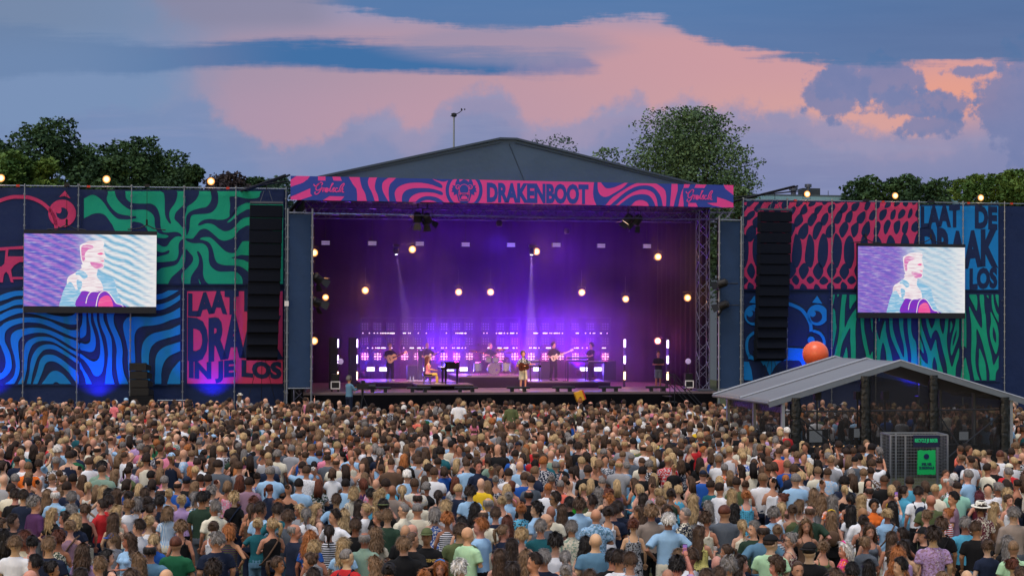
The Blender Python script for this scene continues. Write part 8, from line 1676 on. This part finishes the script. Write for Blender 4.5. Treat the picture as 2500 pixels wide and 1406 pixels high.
# ---------------------------------------------------------------- the far, packed part of the crowd
def tri(V, F, target):
    me_ = bpy.data.meshes.new('t'); me_.from_pydata([tuple(v) for v in V], [], F); o = bpy.data.objects.new('t', me_); COL.objects.link(o)
    n_ = len(F) * 2
    if n_ > target: md = o.modifiers.new('d', 'DECIMATE'); md.ratio = target / n_ * 1.0
    o.modifiers.new('t', 'TRIANGULATE')
    e = bpy.data.meshes.new_from_object(o.evaluated_get(bpy.context.evaluated_depsgraph_get()))
    v = np.empty(len(e.vertices) * 3, np.float32); e.vertices.foreach_get('co', v); f = np.empty(len(e.polygons) * 3, np.int32); e.polygons.foreach_get('vertices', f)
    bpy.data.objects.remove(o); bpy.data.meshes.remove(me_); bpy.data.meshes.remove(e); return v.reshape(-1, 3), f.reshape(-1, 3)
TB = {}; TC = {}; TH = {}
for sx_ in 'mf':
    for ps in ('down', 'fold', 'up', 'both'):
        for yw_ in (0, .7, -.7):
            if ps in ('up', 'both') and yw_: continue
            b, H_, _ = body_parts(sx_, ps, yw_, 'stand')
            for s in (-1, 1): sh, el, wr = arm_pts(sx_, ps, s); hand_mb(b, wr, wr - el, s, .4)
            V, F = remesh(b, .03, 1); TB[sx_, ps, yw_] = tri(V, F, 620)
        for st in ('tee', 'vest', 'tank'): V, F = remesh(cloth_parts(sx_, st, ps, 'stand'), .035, 1); TC[sx_, st, ps] = tri(V, F, 190)
    V, F = remesh(cloth_parts(sx_, 'trousers', 'down', 'stand'), .05, 1); TC[sx_, 'tr'] = tri(V, F, 90)
for st in ('sh', 'qf', 'bz', 'rg', 'cu', 'bb', 'lg', 'wv', 'pt', 'bn', 'up'): b = hair_mb(st, 1); TH[st] = tri(b.V, b.F, 200)
b = cap_mb(); TH['ca'] = tri(b.V, b.F, 220)
VV = []; FF = []; CC = []; nv = 0
rs = np.random.RandomState(5)
def put(V, F, M3, t, col, code):
    global nv
    v = V @ M3.T + t; VV.append(v); FF.append(F + nv); c = np.empty((len(V), 4), np.float32); c[:, :3] = col; c[:, 3] = code; CC.append(c); nv += len(V)
TENT = Frame(0, 0)
def in_tent(X, Y):
    q = Vector((X - 9.185, Y - 55.5)); u = q.x * math.cos(R(14)) + q.y * math.sin(R(14)); v = -q.x * math.sin(R(14)) + q.y * math.cos(R(14))
    return -.5 < u < 9.1 and -.5 < v < 5.5
taken = [(o.location.x, o.location.y) for o in SC.objects if o.get('category') == 'person']
taken += [(p['X'], p['Y']) for p in MASS]; taken = np.array(taken)
Y = 38.6; cnt = 0
HCW = [('bk', .06), ('db', .24), ('br', .26), ('lb', .19), ('bl', .14), ('gy', .06), ('gn', .03), ('wh', .02)]
TCW = [('white', .17), ('lblue', .09), ('navy', .12), ('black', .17), ('cream', .07), ('grey', .06), ('slate', .05), ('olive', .04), ('pink', .04), ('red', .03), ('teal', .02), ('blue', .03), ('mauve', .02), ('brown', .03), ('sage', .02), ('coral', .01), ('green', .01), ('yellow', .005), ('orange', .005), ('lilac', .01)]
def pick(w):
    t_ = rs.rand() * sum(x[1] for x in w)
    for k_, x in w:
        t_ -= x
        if t_ <= 0: return k_
    return w[0][0]
while Y < 71.5:
    gap = .66 if Y > 46 else .80
    half = (1250 + 70) / FPX * Y + .3; X = -half + rs.rand() * .5
    while X < half:
        x = X + rs.uniform(-.23, .23); y = Y + rs.uniform(-.28, .28); X += .57 if Y > 46 else .70
        if in_tent(x, y) or (y > 69.0 and abs(x + 6.0) < 1.2): continue
        pxx = 1250 + FPX * x / y
        if 2150 < pxx < 2335 and y > 39.2 and y < 56: continue
        if pxx > 1925 and 49.5 < y < 58.5: continue
        if y < 44 and (depth_of(0, 0, 1)[0] is not None) and rs.rand() < (44 - y) / 5.5 * .75: continue
        if np.min((taken[:, 0] - x) ** 2 + (taken[:, 1] - y) ** 2) < .17: continue
        cnt += 1; sx_ = 'm' if rs.rand() < .5 else 'f'; h = (1.80 if sx_ == 'm' else 1.68) + rs.normal() * .06; h = min(1.98, max(1.5, h)); sc_ = h / 1.79
        yw_ = (0, 0, 0, .7, -.7)[rs.randint(5)]; ps = ('down', 'fold')[rs.randint(2)]
        if rs.rand() < .065: ps = 'up' if rs.rand() < .7 else 'both'; yw_ = 0
        fc = math.atan2(x * .75, 84 - y) * -1 * -1 + rs.normal() * .35 + (rs.choice((-1.2, 1.2, 3.0)) if rs.rand() < .20 else 0)
        c_, s_ = math.cos(fc), math.sin(fc); g_ = rs.uniform(1.0, 1.12)
        M3 = np.array([[c_ * g_, -s_ * g_, 0], [s_ * g_, c_ * g_, 0], [0, 0, 1]]) * sc_; t_ = np.array([x, y, 0])
        sk = np.array(s2l(SKIN[rs.randint(8)])) * rs.uniform(.9, 1.08)
        V, F = TB[sx_, ps, yw_]; put(V, F, M3, t_, sk, 0)
        st = ('tee' if rs.rand() < .92 else 'vest') if sx_ == 'm' else ('tee', 'vest', 'tank', 'tank')[rs.randint(4)]
        V, F = TC[sx_, st, ps]; put(V, F, M3, t_, np.array(s2l(CCOL[pick(TCW)])) * rs.uniform(.85, 1.1), .5 if rs.rand() < .18 else .1)
        V, F = TC[sx_, 'tr']; put(V, F, M3, t_, np.array(s2l(CCOL[('navy', 'black', 'slate', 'steel')[rs.randint(4)]])), .1)
        hs_ = rs.choice(['sh', 'qf', 'bz', 'rg', 'cu', 'bd'], p=[.42, .12, .18, .10, .08, .10]) if sx_ == 'm' else rs.choice(['bb', 'lg', 'wv', 'pt', 'bn', 'up', 'cu'], p=[.12, .32, .20, .12, .10, .09, .05])
        Q = np.array([[math.cos(yw_), -math.sin(yw_), 0], [math.sin(yw_), math.cos(yw_), 0], [0, 0, 1]])
        hcol = np.array(s2l(HC[pick(HCW)])) * rs.uniform(.8, 1.2)
        if hs_ != 'bd': V, F = TH[hs_]; put(V @ Q.T + np.array(NECK), F, M3, t_, hcol, 1)
        if rs.rand() < .035: V, F = TH['ca']; put(V @ Q.T + np.array(NECK), F, M3, t_, np.array(s2l(CCOL[('navy', 'black', 'white', 'lblue', 'cream')[rs.randint(5)]])), .1)
    Y += gap
for p in MASS:
    h = p['hh']; sc_ = h / 1.79; sx_ = p['sex']; ps = p.get('pose') if p.get('pose') in ('up', 'both') else 'fold'; yw_ = 0
    fc = -math.atan2(-p['X'] * .75, 84 - p['Y']) + (FACE[p.get('face', '0')][0] if 'turn' not in p else p['turn']); c_, s_ = math.cos(fc), math.sin(fc); g_ = p['g'] * 1.04
    M3 = np.array([[c_ * g_, -s_ * g_, 0], [s_ * g_, c_ * g_, 0], [0, 0, 1]]) * sc_; t_ = np.array([p['X'], p['Y'], 0])
    V, F = TB[sx_, ps, 0]; put(V, F, M3, t_, np.array(s2l(SKIN[rs.randint(8)])), 0)
    V, F = TC[sx_, {'shirt': 'tee', 'long': 'tee', 'dress': 'tank'}.get(p['top'], p['top']), ps]; put(V, F, M3, t_, np.array(s2l(CCOL[p['tc']])), .5 if p.get('pat', 'plain') != 'plain' else .1)
    V, F = TC[sx_, 'tr']; put(V, F, M3, t_, np.array(s2l(CCOL['navy'])), .1)
    if p['hair'] != 'bd': V, F = TH[{'xl': 'lg', 'af': 'cu'}.get(p['hair'], p['hair'])]; put(V + np.array(NECK), F, M3, t_, np.array(s2l(HC[p['hc']])), 1)
    if any(e.startswith('cap') for e in p['ex']): V, F = TH['ca']; put(V + np.array(NECK), F, M3, t_, np.array(s2l(CCOL['navy'])), .1)
print('far crowd', cnt, 'near', len(people))
V = np.concatenate(VV); F = np.concatenate(FF); C_ = np.concatenate(CC)
me = bpy.data.meshes.new('crowd'); me.vertices.add(len(V)); me.vertices.foreach_set('co', V.astype(np.float32).ravel()); me.loops.add(F.size); me.loops.foreach_set('vertex_index', F.ravel().astype(np.int32)); me.polygons.add(len(F)); me.polygons.foreach_set('loop_start', np.arange(len(F)) * 3); me.polygons.foreach_set('loop_total', np.full(len(F), 3)); me.polygons.foreach_set('use_smooth', np.ones(len(F), bool)); me.update()
ca = me.color_attributes.new('own', 'FLOAT_COLOR', 'POINT'); ca.data.foreach_set('color', C_.ravel())
def crowd_mat():
    m = bpy.data.materials.new('crowd_mixed'); m.use_nodes = True; t = m.node_tree; q = NG(t); b = t.nodes['Principled BSDF']
    a_ = q.n('ShaderNodeAttribute', attribute_name='own'); tcn = q.n('ShaderNodeTexCoord'); s = q.n('ShaderNodeSeparateXYZ'); t.links.new(tcn.outputs['Object'], s.inputs[0])
    hr = q.m('GREATER_THAN', a_.outputs['Alpha'], .9); fl = q.m('MULTIPLY', q.m('GREATER_THAN', a_.outputs['Alpha'], .4), q.m('SUBTRACT', 1.0, hr))
    st = q.noise(q.xyz(q.m('MULTIPLY', s.outputs[0], 80), q.m('MULTIPLY', s.outputs[1], 80), q.m('MULTIPLY', s.outputs[2], 9)), 1.0, 3, .6); lo = q.noise(tcn.outputs['Object'], 8, 3, .5)
    f = q.mix(hr, q.xyz(*(q.m('ADD', .85, q.m('MULTIPLY', lo, .3)),) * 3), q.xyz(*(q.m('ADD', .45, q.m('MULTIPLY', q.step(st, .3, .7), 1.05)),) * 3))
    c = q.mix(1.0, a_.outputs['Color'], f, 'MULTIPLY'); n_ = q.noise(tcn.outputs['Object'], 26, 2, .6)
    c = q.mix(q.m('MULTIPLY', fl, q.step(n_, .5, .56)), c, (.55, .55, .6, 1)); t.links.new(c, b.inputs['Base Color']); b.inputs['Roughness'].default_value = .75; b.inputs['Specular IOR Level'].default_value = .2
    return m
me.materials.append(crowd_mat()); oc = bpy.data.objects.new('crowd', me); COL.objects.link(oc); tag(oc, 'packed crowd of people stretching to the stage front', 'crowd', kind='stuff')
